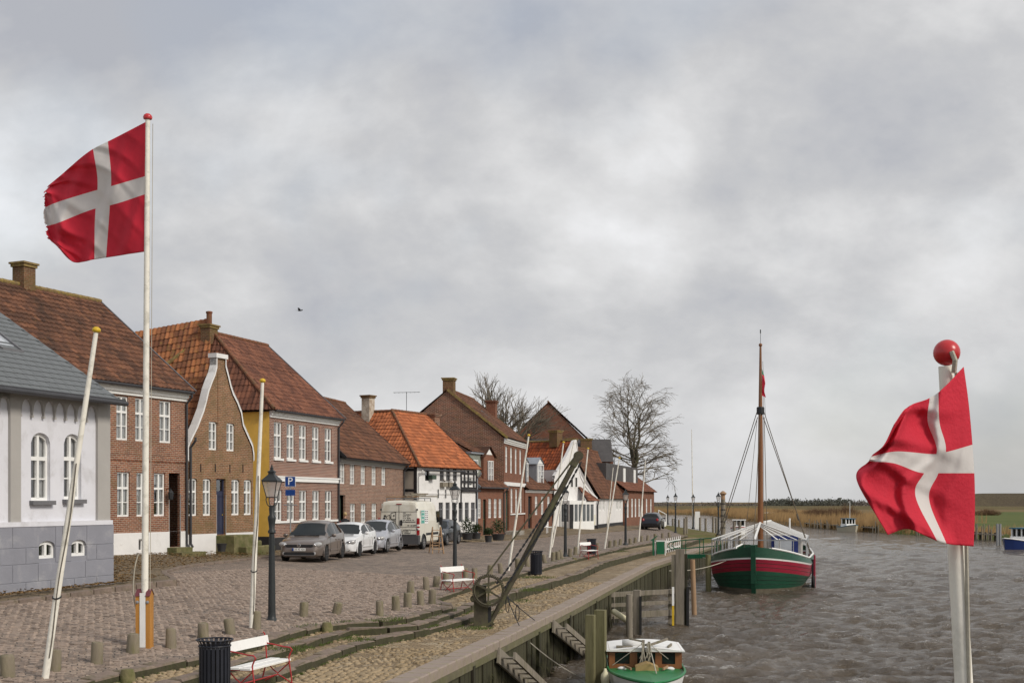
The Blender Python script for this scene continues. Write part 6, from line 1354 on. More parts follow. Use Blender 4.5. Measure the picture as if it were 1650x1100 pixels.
# crane
p = G(776, 1008, ZP); e = thing('quay_crane', 'old dark hand crane with big spoked gear wheel and slanting jib on the quay', 'crane', p)
Z = lambda px, py, dy=0.0: W(px, py, p.y + dy) - p
q = MB(); q.box(-.19, .16, -.16, .16, -.1, .62); q.box(-.20, .12, -.18, .18, .62, 1.02); q.build('post', M['crane'], e)
MB().box(.162, .24, -.13, .13, -.05, .5).build('side_plate', M['iron'], e)
wc = Z(787, 951, -.24); rw = .355
q = MB(); q.tube([wc + Vector((rw * math.cos(a), 0, rw * math.sin(a))) for a in np.linspace(0, 2 * math.pi, 41)], .028, 6)
q.tube([wc + Vector((rw * 1.0 * math.cos(a), .05, rw * math.sin(a))) for a in np.linspace(0, 2 * math.pi, 41)], .022, 6)
for k in range(6):
    a = k * math.pi / 3 + .5; q.bar(wc, wc + Vector((rw * math.cos(a), 0, rw * math.sin(a))), .045, .05, up=(0, 1, 0))
q.lathe([(.07, -.06), (.07, .08)], 12, Matrix.Translation(wc) @ Matrix.Rotation(R(90), 4, 'X')); gw = q.build('gear_wheel', M['crane'], e, 50)
tm = MB(); tm.box(-.016, .016, -.03, .03, rw + .02, rw + .055); tm = tm.mesh('gear_tooth', M['crane'])
for k in range(52): piece('gear_tooth', tm, gw, wc, (0, 2 * math.pi * k / 52, 0))
MB().lathe([(.05, -.35), (.05, .1)], 10, Matrix.Translation(Z(763, 964, -.15)) @ Matrix.Rotation(R(90), 4, 'X')).lathe([(.085, -.05), (.085, .05)], 12, Matrix.Translation(Z(763, 964, -.18)) @ Matrix.Rotation(R(90), 4, 'X')).build('pinion', M['crane'], e, 50)
MB().bar((-.1, .05, 1.0), (-.05, .05, 1.16), .07, .07).bar((-.05, .05, 1.16), (.0, .05, 1.24), .06, .06).build('post_head', M['wood_grey'], e)
jb, jt = Z(790, 1003, -.05), Z(929, 740, .35)
MB().tube([jb, jb.lerp(jt, .35), jb.lerp(jt, .7), jt], [.055, .078, .078, .065], 12).build('jib', M['crane'], e, 50)
MB().tube([jb + Vector((-.08, 0, -.05)), jb + Vector((.06, 0, .04))], .09, 10).build('jib_shoe', M['crane'], e)
q = MB(); d = (jt - jb).normalized(); q.lathe([(.125, -.06), (.125, -.03), (.10, -.02), (.10, .02), (.125, .03), (.125, .06)], 18, Matrix.Translation(jt + d * .10) @ Matrix.Rotation(R(90), 4, 'X')); q.box(-.2, .1, -.07, .07, -.075, .075, Matrix.Translation(jt) @ d.to_track_quat('X', 'Z').to_matrix().to_4x4()); q.build('jib_head', M['crane'], e, 50)
for dx, nm in ((0, 'tie_rod'), (.10, 'tie_rod')): MB().tube([Z(779, 932, -.12 + dx), jt + Vector((-.06, -.08 + dx * 1.4, .05))], .022, 6).build(nm, M['crane'], e)
def chain(a, b, sag):
    q = MB(); a, b = Vector(a), Vector(b); n = int((b - a).length / .075)
    for i in range(n):
        t0, t1 = i / n, (i + 1.25) / n; f = lambda t: a.lerp(b, t) - Vector((0, 0, sag * 4 * t * (1 - t))); q.bar(f(t0), f(min(1, t1)), .05 if i % 2 else .02, .02 if i % 2 else .05)
    return q
chain(Z(800, 940, -.05), jt + Vector((-.02, .08, 0)), .12).build('chain', M['iron'], e); chain(Z(812, 948, -.1), jt + Vector((.12, -.05, -.05)), .10).build('chain', M['iron'], e)
m_ = jb.lerp(jt, .17)
q = MB(); rope(q, m_, G(862, 999, ZP + .05) - p, .02, .012); rope(q, m_ + Vector((.03, 0, 0)), G(837, 1008, ZP + .05) - p, .03, .012)
for dx in (.05, .22):
    c = m_.lerp(G(862, 999, ZP + .05) - p, .05 if dx < .1 else .38); q.tube([c + Vector((.045 * math.sin(t) + .02, 0, -.2 + .2 * math.cos(t))) for t in np.linspace(0, 6.28, 16)], .011, 5)
q.build('lashing_rope', M['iron'], e)
# timber piles
def pile(px, ty, by, wpx, mat, lb, lean=0, sq=True, D=None):
    D_ = D or (CH - ZW) * F / (by - HZ); b = Vector(((px - CX) / F * D_, D_, ZW - 1)); t = W(px + lean, ty, D_); wd = wpx * D_ / F; q = MB()
    if sq: q.bar((0, 0, 0), t - b, wd, wd, up=(.3, 1, 0))
    else: q.tube([(0, 0, 0), (t - b) * .5, (t - b)], [wd / 2 * 1.05, wd / 2, wd / 2 * .96], 12)
    return tag(q.build('timber_pile', M[mat], None, 50, b), lb, 'pile', 'piles in the water')
pile(951.5, 990, 0, 14, 'wood_green', 'greenish square pile beside the small green boat, shorter of the two', D=29.8); pile(967.5, 982, 0, 17, 'wood_green', 'greenish square pile beside the small green boat, taller of the two', D=30.3)
pile(1014, 957, 1026, 11, 'wood_grey', 'grey round-topped pile in front of the timber jetty rails', sq=False); pile(1026.5, 950, 1022, 11, 'wood_grey', 'grey square pile with black strip before the jetty rails')
pile(1120, 901, 991, 8, 'wood_tan', 'tan pile leaning beside the green gangway', -4, False); pile(1142, 893, 953, 9, 'wood_green', 'pale-topped pile at the ship bow', -1, False)
e = thing('timber_jetty', 'weathered timber jetty with rails and tall end posts beside the quay', 'jetty', G(985, 1012, ZW)); o = Vector(e.location)
D1 = 46.0
def J(px, py, D=D1): return W(px, py, D) - o
for y_, nm, hh in ((955, 'rail', .17), (972, 'rail', .13), (989, 'beam', .22)): MB().bar(J(976, y_ + 3), J(1086, y_ - 3, 46.6), .14, hh).build(nm, M['wood_grey'], e)
for x_, t_, w_ in ((986, 958, .2), (1080, 950, .15), (1086, 893, .18), (1096, 884, .32), (1103, 892, .2)): q = MB(); b = J(x_, 808 + (CH - ZW + .8) * F / 46.7, 46.7); q.bar(b, J(x_, t_, 46.7), w_, w_, up=(.2, 1, 0)); q.build('post', M['wood_grey'] if x_ < 1100 else M['weed'], e)
MB().bar(J(1084.5, 945, 46.4), J(1084.5, 975, 46.4), .08, .03).build('gauge_board', M['white'], e); MB().bar(J(1084.5, 975.2, 46.4), J(1084.5, 1007, 46.4), .08, .03).build('gauge_board', M['yellowcap'], e)
MB().bar(J(1108, 945, 46.5), J(1108, 1010, 46.5), .1, .08).build('rubber_strip', M['rubber'], e); MB().bar(J(1032, 960, 43.3), J(1032, 1022, 43.3), .08, .06).build('rubber_strip', M['rubber'], e)
MB().lathe([(.03, 0), (.1, .06), (.11, .6), (.09, .68), (.03, .72)], 12, Matrix.Translation(J(986, 982, 43)) @ Matrix.Rotation(R(125), 4, 'Y')).build('fender', M['cream_wood'], e, 50)
# stair ladders down the wall
for (d0, x0, z0, d1, x1, z1), lb in zip(((26.9, -.30, -.62, 31.2, .80, -2.2), (33.2, 1.10, -.62, 38.9, 2.50, -2.2)), ('boarded step ladder down the quay wall below the crane rope', 'boarded step ladder down the quay wall beside the green piles')):
    a, b = Vector((x0, d0, z0)), Vector((x1, d1, z1)); e = thing('quay_ladder', lb, 'ladder', a); d = b - a; sd = Vector((d.y, -d.x, 0)).normalized()
    MB().bar(Vector(), d, .05, .34).build('stringer', M['wood_grey'], e); MB().bar(sd * .36, d + sd * .36, .05, .16).build('stringer', M['wood_grey'], e)
    for k in range(9): t = (k + .5) / 9; MB().box(0, .36, -.09, .09, -.015, .02, Matrix.Translation(d * t) @ sd.to_track_quat('X', 'Z').to_matrix().to_4x4()).build('tread', M['wood_grey'], e)
p = W(905, 1050, 37); tag(MB().box(-.35, 1.7, -.5, .5, -.12, .1, Matrix.Rotation(R(76), 4, 'Z')).build('pontoon', M['weed'], None, loc=(2.75, 37.8, ZW + .08)), 'dark wet pontoon under the second quay ladder', 'pontoon')
tag(rope(MB(), Vector((0, 0, 0)), Vector((2.6, 3.0, -1.6)), .25, .014, 14).build('mooring_rope', M['rope_pale'], loc=(.45, 30.4, -.75)), 'thin mooring rope slanting from the quay wall to the water', 'rope')
# ---- ship
rz = -math.atan2(.27, .963); st = Vector(((1214 - CX) / F * 62.4, 62.4, ZW))
ship = thing('sailing_ship', 'green and red wooden sailing barge with brown mast and white frame, moored', 'ship', st, rz)
M['sh_green'] = mk('hull_green', (0.010, 0.062, 0.034), 0.42, 0.2, 2, 0.15, 25, spec=0.4, stretch=(1, 1, 3)); M['sh_red'] = mk('hull_red', (0.25, 0.010, 0.03), 0.42, 0.15, 2, 0.15, 25, spec=0.4, stretch=(1, 1, 3)); M['sh_weed'] = mk('hull_weed', (0.14, 0.12, 0.085), 0.7, 0.3, 3, 0.4)
M['deck'] = mk('deck_wood', (0.22, 0.17, 0.12), 0.7, 0.2, 3, 0.3, stretch=(6, .6, 1)); M['mastwood'] = mk('mast_wood', (0.21, 0.088, 0.035), 0.4, 0.2, 3, 0.2, 20, stretch=(3, 3, .3), spec=.4)
Ls = 15.0; M['sh_seam'] = mk('seam', (.012, .02, .015), .7, .2)
def bb(y): return 2.62 * (1 - (1 - min(max(y, 0), 5.2) / 5.2) ** 2.7) ** .62 if y < 5.2 else (2.62 if y < 10 else 2.62 - .65 * ((y - 10) / 5) ** 2)
def zw(y): return 1.28 + .52 * max(0, 1 - y / 5.5) ** 1.6 + .35 * max(0, (y - 10) / 5) ** 2
levels = [(lambda y: -.7, .45), (lambda y: .0, .80), (lambda y: .26, .87), (lambda y: zw(y) - .62, .965), (lambda y: zw(y) - .03, 1.0), (lambda y: zw(y) + .05, 1.015), (lambda y: zw(y) + .36 + .22 * max(0, 1 - y / 4) ** 2, .97)]
ys = np.concatenate([np.linspace(0, 1, 8) ** 2 * 2.0, np.linspace(2.3, Ls, 20)])
def hp(y, k, sd):
    f, w_ = levels[k]; z = f(y); rake = .34 * max(0, 1 - (z + .3) / 2.1) * max(0, 1 - y / 5); return Vector((sd * max(.0, bb(y) * (w_ + (1 - w_) * 0) if y > .0 else .06), y + rake, z))
for k, (nm, mt) in enumerate((('hull_bottom', 'sh_weed'), ('boot_top', 'sh_weed'), ('hull', 'sh_green'), ('red_strake', 'sh_red'), ('rubbing_band', 'white'), ('bulwark', 'sh_green'))):
    q = MB(); rowsN = 5 if k in (2, 3) else 2
    for sd in (-1, 1):
        R_ = [[hp(y, k, sd).lerp(hp(y, k + 1, sd), t) + Vector((sd * (.012 if (j % 2 and k in (2, 3)) else 0), 0, 0)) for j, t in enumerate(np.linspace(0, 1, rowsN))] for y in ys]; strip(q, R_ if sd > 0 else [r[::-1] for r in R_])
    a, b = hp(Ls, k, -1), hp(Ls, k, 1); c, d = hp(Ls, k + 1, 1), hp(Ls, k + 1, -1); q.quad(a, b, c, d); q.build(nm, M[mt], ship, 40)
for k, ts in ((2, (.25, .5, .75)), (3, (.34, .67))):
    for t in ts:
        q = MB()
        for sd in (-1, 1): q.tube([hp(y, k, sd).lerp(hp(y, k + 1, sd), t) + Vector((sd * .008, 0, 0)) for y in ys], .012, 4)
        q.build('plank_seam', M['sh_seam'], ship)
q = MB(); strip(q, [[Vector((-bb(y) * .96, y, zw(y) - .1)), Vector((bb(y) * .96, y, zw(y) - .1))] for y in ys]); q.build('deck', M['deck'], ship)
q = MB()
for sd in (-1, 1): q.tube([hp(y, 6, sd) + Vector((0, 0, .02)) for y in ys if y > .3], .05, 6)
q.build('cap_rail', M['white'], ship)
MB().bar((0, .36, -.5), (0, .05, .6), .2, .22, up=(1, 0, 0)).bar((0, .05, .55), (0, -.1, 2.48), .2, .24, up=(1, 0, 0)).build('stem', M['sh_green'], ship)
my = 4.6; q = MB(); q.tube([(0, my, .8), (0, my, 4), (0, my, 7.6), (0, my, 10.3), (0, my, 13.0)], [.155, .15, .135, .10, .055], 14); q.build('mast', M['mastwood'], ship, 50)
q = MB(); q.lathe([(.19, 9.35), (.21, 9.4), (.21, 9.7), (.18, 9.75)], 12, None, (0, my, 0)); q.build('mast_band', M['iron'], ship); ell(MB(), (0, my, 13.08), (.1, .1, .1), 10, 6).build('truck', M['mastwood'], ship, True)
MB().tube([(0, my, 13.1), (0, my, 13.8)], .012, 5).box(-.02, .02, my - .12, my + .12, 13.72, 13.9).build('wind_vane', M['iron'], ship)
q = MB()
for sd in (-1, 1):
    for yy, zt in ((my + .4, 9.6), (my + 1.6, 9.2)):
        rope(q, (sd * .15, my, zt), (sd * bb(yy) * .99, yy, zw(yy) + .55), 0, .022); q.tube([(sd * bb(yy) * .965 - sd * .0, yy - .01, zw(yy) + .75), (sd * (bb(yy) * .80), yy - .05, zw(yy) + 2.0)], .0, 4) if False else None
        c = Vector((sd * .15, my, zt)).lerp(Vector((sd * bb(yy) * .99, yy, zw(yy) + .55)), .72); q.tube([c, c + Vector((sd * .04, 0, -.25))], .055, 6)
rope(q, (0, my - .1, 9.5), (0, .1, 2.4), 0, .02); rope(q, (-.1, my + .15, 9.4), (-.5, 13.5, 2), .1, .016); rope(q, (.14, my + .1, 11.5), (.16, my + .4, 1.5), 0, .012); rope(q, (-.18, my, 9.0), (-.9, my - .2, 1.6), 0, .012); rope(q, (.2, my, 9.2), (.35, my + .3, 1.6), 0, .018); rope(q, (.12, my, 12.2), (.25, my + .2, 9.3), 0, .01)
tag(q.build('rigging', M['rope'], ship), kind='stuff')
fl = MB(); cols = [(0, 0), (.1, .05), (.16, .12), (.10, .2), (.18, .27)]; zs = [11.9, 11.5, 11.1, 10.7, 10.35]
strip(fl, [[Vector((.09, my - .05, z)), Vector((.09 + w_ * 1.1, my - .08 + .1 * math.sin(i * 2), z - .1))] for i, (z, (w_, _)) in enumerate(zip(zs, cols))]); fl.mi = [1, 0, 0, 0]
fl.build('pennant', [M['flagred'], mk('pennant_green', (.02, .2, .08), .8, .1)], ship)
# canopy frame
zr_, zl = 3.52, 2.63; hb = 2.45; y0, y1 = 3.2, 12.6
MB().bar((0, my - .25, zr_), (0, y1, zr_), .09, .09).build('ridge_pole', M['white'], ship)
MB().bar((-hb, y0, zl), (hb, y0, zl), .06, .06).build('front_rail', M['galv'], ship)
for sd in (-1, 1): MB().bar((sd * hb, y0, zl), (sd * (hb - .25), y1, zl), .06, .06).build('side_rail', M['galv'], ship)
for sd in (-1, 1):
    for k in range(15):
        yy = my - .1 + k * .56; MB().bar((0, yy, zr_), (sd * (hb - .25 * (yy - y0) / (y1 - y0)), yy - .15, zl + .03), .075, .03).build('rafter', M['white'], ship)
    for x_ in (hb, hb * .8, hb * .6, hb * .4): MB().bar((0, my - .25, zr_ - (hb - x_) * .12), (sd * x_, y0, zl + .03), .075, .03).build('rafter', M['white'], ship)
    for k in range(9):
        yy = y0 + .1 + k * 1.1; xx = hb - .25 * (yy - y0) / (y1 - y0); MB().tube([(sd * xx, yy, zl), (sd * xx, yy, zw(yy) + .2)], .028, 6).build('stanchion', M['galv'], ship)
for x_ in (-1.9, -1.2, 1.1, 1.8): MB().tube([(x_, y0, zl), (x_, y0, zw(3.2) + .1)], .025, 6).build('stanchion', M['galv'], ship)
MB().bar((0, my - .25, zr_), (0, .75, zl + .1), .10, .06).build('rafter', M['white'], ship)
q = MB(); q.box(-.42, -.30, 2.2, 2.34, 1.3, 2.25); q.box(.62, .74, 2.2, 2.34, 1.3, 2.25); q.box(-.3, .62, 2.22, 2.32, 1.75, 1.88); q.build('windlass_bitts', M['white'], ship); MB().tube([(-.5, 2.27, 1.65), (.85, 2.27, 1.65)], .13, 10).build('windlass', M['mastwood'], ship)
q = MB(); q.tube([(-.18, .3, 2.2), (-.45, .2, 1.95), (-.6, .25, 2.15)], .04, 6); q.tube([(-.1, .7, 2.3), (-.4, .2, 2.0)], .045, 6); q.build('anchor', M['mastwood'], ship)
q = MB(); q.box(-.2, 1.9, 9.5, 12, 1.2, 2.75); q.build('deckhouse', M['beige'], ship)
q = MB(); q.box(.25, 1.75, 9.42, 9.49, 1.35, 2.70); bd_ = q.build('blue_door_frame', mk('ship_blue', (.02, .035, .16), .4, .1), ship); MB().box(.42, 1.4, 9.38, 9.415, 1.65, 2.5).build('pane', M['skyglass'], bd_)
MB().box(.6, 2.3, 5.5, 9, 1.1, 1.55).build('hatch_cover', M['white'], ship); q = MB(); q.lathe([(.05, 1.2), (.05, 2.6), (.02, 2.62)], 8, None, (.9, 6.2, 0)); q.lathe([(.05, 1.2), (.05, 3.7)], 8, None, (1.25, 10, 0)); q.build('flue_pipe', M['white'], ship)
q = MB(); P = [(0, 0), (.55, .1), (.95, 1.6), (.9, 2.5), (.25, 2.7), (0, 1.2)]; q.prism([(a, b) for a, b in P], lambda a, b: Vector((2.72, 6.3 + a, b - .75 - .2)), lambda a, b: Vector((2.80, 6.3 + a, b - .75 - .2))); q.build('leeboard', M['sh_red'], ship); MB().box(2.62, 2.71, 6.3, 7.3, .2, 1.5).build('leeboard_bracket', M['iron'], ship)
for sd, yy, zz_ in ((-1, 4.2, .55), (1, 5.8, .3)): q = MB(); q.tube([Vector((sd * (bb(yy) + .1), yy + .28 * math.cos(a), zz_ + .28 * math.sin(a))) for a in np.linspace(0, 6.28, 17)], .09, 8); q.build('tyre_fender', M['rubber'], ship, True)
MB().box(-2.5, -2.36, 3.3, 4.1, 1.42, 1.62, Matrix.Translation((0, 0, .05))).build('name_board', M['wood_grey'], ship); MB().box(1.95, 2.06, 2.6, 3.5, 1.62, 1.78).build('name_board', M['wood_grey'], ship)
q = MB(); rope(q, st + Vector((-.9, 1.5, 1.9)), W(1100, 921, 60), .25, .02, 14); rope(q, st + Vector((-1.4, 2.6, 1.8)), W(1086, 898, 67.5), .1, .02, 12); q.v = [tuple(Vector(v) - st) for v in q.v]; q.build('mooring_line', M['rope_pale'], ship)
# gangway
a, b = Vector((8.9, 68.6, -.33)), Vector((11.2, 67.6, -.25)); e = thing('gangway', 'green gangway with curved tube railing between quay and ship', 'gangway', a); d = b - a; gm = mk('gang_green', (.012, .12, .055), .45, .15); sd = Vector((-d.y, d.x, 0)).normalized() * .8
for k in (0, 1): MB().bar(sd * k, d + sd * k, .09, .22).build('side_beam', gm, e)
MB().add([Vector((0, 0, .1)), d + Vector((0, 0, .1)), d + sd + Vector((0, 0, .1)), sd + Vector((0, 0, .1))], [(0, 1, 2, 3)]).build('walkway', M['wood_grey'], e)
for k in (0, 1):
    o = sd * k; q = MB(); q.tube([o + d * 1.0 + Vector((0, 0, 1.0)), o + d * .5 + Vector((0, 0, .93)), o + d * .05 + Vector((0, 0, .86)), o - d * .08 + Vector((0, 0, .78)), o - d * .12 + Vector((0, 0, .6)), o - d * .06 + Vector((0, 0, .44)), o + d * .1 + Vector((0, 0, .42)), o + d * 1.0 + Vector((0, 0, .55))], .03, 6)
    for t in (.2, .6, .98): q.tube([o + d * t, o + d * t + Vector((0, 0, .92))], .025, 6)
    q.build('handrail', gm, e)
# picket fence, green box
a, b = G(1074, 891, ZP), G(1096, 885, ZP); e = thing('picket_fence', 'short white picket fence beside the green cabinet on the quay', 'fence', a); d = b - a; L = d.length; ux = d.normalized(); m4 = ux.to_track_quat('X', 'Z').to_matrix().to_4x4()
for k in range(8): x_ = k * L / 7; MB().add([m4 @ Vector(v) for v in ((x_ - .06, -.02, .02), (x_ + .06, -.02, .02), (x_ + .06, -.02, .78), (x_, -.02, .9), (x_ - .06, -.02, .78), (x_ - .06, .01, .02), (x_ + .06, .01, .02), (x_ + .06, .01, .78), (x_, .01, .9), (x_ - .06, .01, .78))], [(0, 1, 2, 3, 4), (9, 8, 7, 6, 5), (1, 6, 7, 2), (0, 4, 9, 5), (2, 7, 8, 3), (3, 8, 9, 4)]).build('picket', M['white'], e)
for z_ in (.2, .62): MB().box(-.1, L + .1, .012, .05, z_, z_ + .08, m4).build('rail', M['white'], e)
p = G(1064, 894, ZP); e = thing('green_cabinet', 'dark green cabinet in a white frame at the end of the picket fence', 'cabinet', p)
MB().box(-.22, .22, -.12, .12, .06, .78).build('cabinet_box', gm, e); MB().box(-.32, .5, -.02, .04, .80, .86).box(-.32, -.26, -.02, .04, -.05, .86).box(.26, .32, -.02, .04, -.05, .80).build('frame', M['white'], e); MB().box(-.46, -.36, -.05, .05, -.05, .92).bar((-.55, 0, .84), (-.18, 0, 1.12), .08, .05).build('leaning_post', gm, e)
# flood column, far posts, tall thin flagpole
p = G(1165, 860, 0); e = thing('flood_column', 'thick dark timber column with rings and carved cap by the water', 'column', p)
MB().lathe([(.21, -.1), (.20, 1.2), (.185, 2.9)], 14).build('shaft', M['wood_grey'], e, 50)
for z_ in (.5, 1.0, 1.5, 2.0, 2.5): MB().lathe([(.215, z_), (.22, z_ + .02), (.215, z_ + .08)], 14).build('ring', M['iron'], e)
MB().lathe([(.19, 2.9), (.17, 3.2), (.22, 3.3), (.30, 3.36), (.30, 3.42), (.2, 3.5), (.08, 3.6)], 8).build('cap', M['wood_tan'], e)
FP = [(1084, 848, .9), (1088, 848, .9), (1094, 849, .8), (1128, 853, 1.2), (1137, 855, 1.2), (1149, 857, 1.4), (1154, 858, 1.3), (1183, 868, 1.3), (1192, 869, 1.3), (1103, 862, 1.4), (1106, 861, 1.5)]
for px, py, hh in FP:
    p = G(px, py, -.05); q = MB(); q.tube([(0, 0, -1.5), (0, 0, hh)], .11, 8); tag(q.build('mooring_post', M['wood_grey'], None, 50, p), 'weathered mooring post at the bend of the river bank', 'post', 'posts at the river bend')
p = G(1116, 850, 0); e = thing('thin_flagpole', 'very tall thin white pole standing on the bank behind the lamps', 'flagpole', p); MB().tube([(0, 0, 0), (0, 0, 3), (-.1, 0, 10.2)], [.07, .06, .03], 8).build('shaft', M['pole'], e); MB().box(.25, .75, -.05, .05, -.1, 1.7).build('white_board', M['white'], e)
# ---- small motor boat below the quay
p = W(1040, 1077, 30.2); p.z = ZW; bt = thing('motor_boat', 'small boat with green foredeck, wooden wheelhouse and white roof beside the piles', 'boat', p, R(-3))
dz = W(1040, 1077, 30.2).z - ZW; gd = mk('boat_green', (.012, .17, .05), .4, .12, 3, .1, spec=.4); wd_ = mk('boat_wood', (.25, .095, .035), .4, .25, 3, .2, 20, spec=.45, stretch=(1, 1, .5))
def hb_(y): return .92 * (1 - max(0, -y / 3.1) ** 2.2) ** .8 if y < 0 else .92
yb = np.linspace(-3.1, 2.6, 22); q = MB()
for sd in (-1, 1): strip(q, [[Vector((sd * hb_(y) * w_, y + (.0 if w_ > .9 else .25), z)) for w_, z in ((.6, -.3), (.9, .15), (1.0, dz + .06 * max(0, -y) / 3))] for y in yb])
q.build('hull', M['white'], bt, 50); q = MB(); strip(q, [[Vector((-hb_(y) * .98, y, dz + .005 + .06 * max(0, -y) / 3)), Vector((0, y, dz + .05 + .06 * max(0, -y) / 3)), Vector((hb_(y) * .98, y, dz + .005 + .06 * max(0, -y) / 3))] for y in yb]); q.build('foredeck', gd, bt)
q = MB()
for sd in (-1, 1): q.tube([(sd * hb_(y), y, dz + .04 + .06 * max(0, -y) / 3) for y in yb], .035, 6)
q.build('gunwale', gd, bt)
hh = .46; xw = .88; q = MB(); q.box(-xw, xw, .0, .06, dz, dz + .12); q.box(-xw, xw, .0, .06, dz + hh - .06, dz + hh)
for a, b in ((-xw, -xw + .14), (-.38, -.24), (-.245, -.20), (.24, .40), (xw - .16, xw)): q.box(a, b, -.001, .06, dz, dz + hh)
q.box(-xw, -xw + .05, .06, 1.7, dz, dz + .14); q.box(xw - .05, xw, .06, 1.7, dz, dz + .14); q.box(-xw, -xw + .05, .06, 1.7, dz + hh - .08, dz + hh); q.box(xw - .05, xw, .06, 1.7, dz + hh - .08, dz + hh)
for y_ in (.06, .85, 1.6): q.box(-xw, -xw + .05, y_, y_ + .1, dz, dz + hh); q.box(xw - .05, xw, y_, y_ + .1, dz, dz + hh)
wh = q.build('wheelhouse', wd_, bt)
for a, b in ((-xw + .14, -.38), (-.20, .24), (.40, xw - .16)): MB().box(a, b, .02, .03, dz + .12, dz + hh - .06).build('pane', M['carglass'], wh)
MB().box(.48, .62, .05, .06, dz + .12, dz + hh - .06).build('window_curtain', M['curtain'], wh)
MB().box(-xw + .06, xw - .06, .3, 1.6, dz - .1, dz + .1).build('cabin_floor', M['room'], wh)
q = MB(); strip(q, [[Vector((x_, y_, dz + hh + .07 - .07 * (x_ / xw) ** 2 + (0 if y_ > -.05 else -.01))) for x_ in np.linspace(-xw - .07, xw + .07, 9)] for y_ in (-.10, .0, .9, 1.85)]); q.add([(x_, -.10, dz + hh + dzz) for x_, dzz in ((-xw - .07, -.03), (xw + .07, -.03), (xw + .07, 0), (0, .06), (-xw - .07, 0))], [(0, 1, 2, 3, 4)]); q.build('wheelhouse_roof', M['white'], bt, 50)
q = MB(); q.bar((-.06, -.16, dz), (-.06, -.13, dz + .72), .07, .06); q.bar((.08, -.16, dz), (.08, -.13, dz + .68), .06, .06); q.bar((-.08, -.14, dz + .6), (.1, -.14, dz + .6), .05, .05); q.bar((-.4, -.05, dz + .74), (-.05, -.14, dz + .68), .04, .04); q.bar((.05, -.14, dz + .58), (.55, .3, dz + .7), .06, .05); q.build('mast_stub', M['wood_grey'], bt)
q = MB()
for k in range(9): a = random.uniform(-.14, .14); q.tube([(a, -.19, dz + .66), (a + random.uniform(-.05, .05), -.22, dz + .45), (a + random.uniform(-.06, .06), -.2, dz + random.uniform(.08, .35))], .011, 5)
rope(q, (-.1, -.15, dz + .62), (-.80, -.1, dz + .1), 0, .008); rope(q, (.1, -.15, dz + .62), (.55, -.05, dz + .25), 0, .008); rope(q, (.13, -.2, dz + .4), (.17, -1.5, dz + .1), 0, .014)
tag(q.build('cordage', M['rope_pale'], bt), kind='stuff')
MB().tube([(-.55, .35, dz + hh + .12), (-.1, .35, dz + hh + .13)], .09, 10).build('rolled_canvas', M['curtain'], bt, True); MB().box(-.7, -.3, .1, .35, dz + hh + .03, dz + hh + .07).build('roof_grating', M['wood_grey'], bt); MB().bar((.55, .1, dz + hh + .06), (.68, .7, dz + hh + .06), .04, .06).build('grab_rail', M['wood_grey'], bt)
q = MB(); q.prism([(-.27, 0), (.27, 0), (.27, .10), (0, .2), (-.27, .10)], lambda a, b: Vector((a, -.75, dz + .04 + b)), lambda a, b: Vector((a, -.3, dz + .04 + b))); q.build('deck_hatch', mk('hatch_tan', (.36, .25, .11), .5, .15), bt)
for sd in (-1, 1): MB().lathe([(.1, dz + .03), (.11, dz + .06), (.05, dz + .09)], 10, None, (sd * .58, -.28, 0)).build('vent', M['white'], bt, 50); MB().bar((sd * .52, -.25, dz + .1), (sd * .38, -.75, dz + .1), .035, .05).build('grab_rail', M['wood_tan'], bt)
MB().lathe([(.03, 0), (.09, .06), (.11, .2), (.1, .3), (.04, .38), (.03, .44)], 12, None, (-1.0, -1.0, dz - .30)).build('fender', M['cream_wood'], bt, True)
# ---- far boats
def far_boat(px, py, Lb, wb_, rz, hull, trimc, lb, cabin=True, mast=0, roofc='white'):
    p = G(px, py, ZW); e = thing('far_boat', lb, 'boat', p, rz); q = MB(); hb2 = wb_ / 2; yy = np.linspace(0, Lb, 12)
    f = lambda y: hb2 * (1 - (1 - min(y / (Lb * .45), 1)) ** 2.2) ** .7
    for sd in (-1, 1): strip(q, [[Vector((sd * f(y) * .75, y + .2, -.2)), Vector((sd * max(.02, f(y)), y, .75 + .35 * max(0, 1 - y / 2.5)))] for y in yy])
    q.quad(*[Vector(v) for v in ((-f(Lb) * .75, Lb, -.2), (f(Lb) * .75, Lb, -.2), (f(Lb), Lb, .75), (-f(Lb), Lb, .75))]); q.build('hull', M[hull], e, 50)
    q = MB(); strip(q, [[Vector((-f(y), y, .72 + .33 * max(0, 1 - y / 2.5))), Vector((f(y), y, .72 + .33 * max(0, 1 - y / 2.5)))] for y in yy]); q.build('deck', M['white'], e)
    q = MB()
    for sd in (-1, 1): q.tube([(sd * max(.02, f(y)), y, .76 + .35 * max(0, 1 - y / 2.5)) for y in yy], .06, 5)
    q.build('gunwale', M[trimc], e)
    c = MB(); c.box(-hb2 * .72, hb2 * .72, Lb * .35, Lb * .8, .7, 1.25); ca = c.build('cabin', M['white'], e); c = MB()
    for x_ in (-hb2 * .7, -hb2 * .25, hb2 * .22, hb2 * .66): c.box(x_ - .05, x_ + .05, Lb * .38, Lb * .43, 1.25, 2.0)
    c.box(-hb2 * .72, -hb2 * .62, Lb * .7, Lb * .76, 1.25, 2.0); c.box(hb2 * .62, hb2 * .72, Lb * .7, Lb * .76, 1.25, 2.0); c.build('window_posts', M['white'], ca)
    MB().box(-hb2 * .66, hb2 * .66, Lb * .41, Lb * .72, 1.25, 1.98).build('glazing', M['carglass'], ca); MB().box(-hb2 * .8, hb2 * .8, Lb * .34, Lb * .8, 2.0, 2.1).build('roof', M[roofc], ca)
    if mast: MB().tube([(0, Lb * .45, 2), (0, Lb * .45, 2 + mast)], .04, 6).build('mast', M['white'], e)
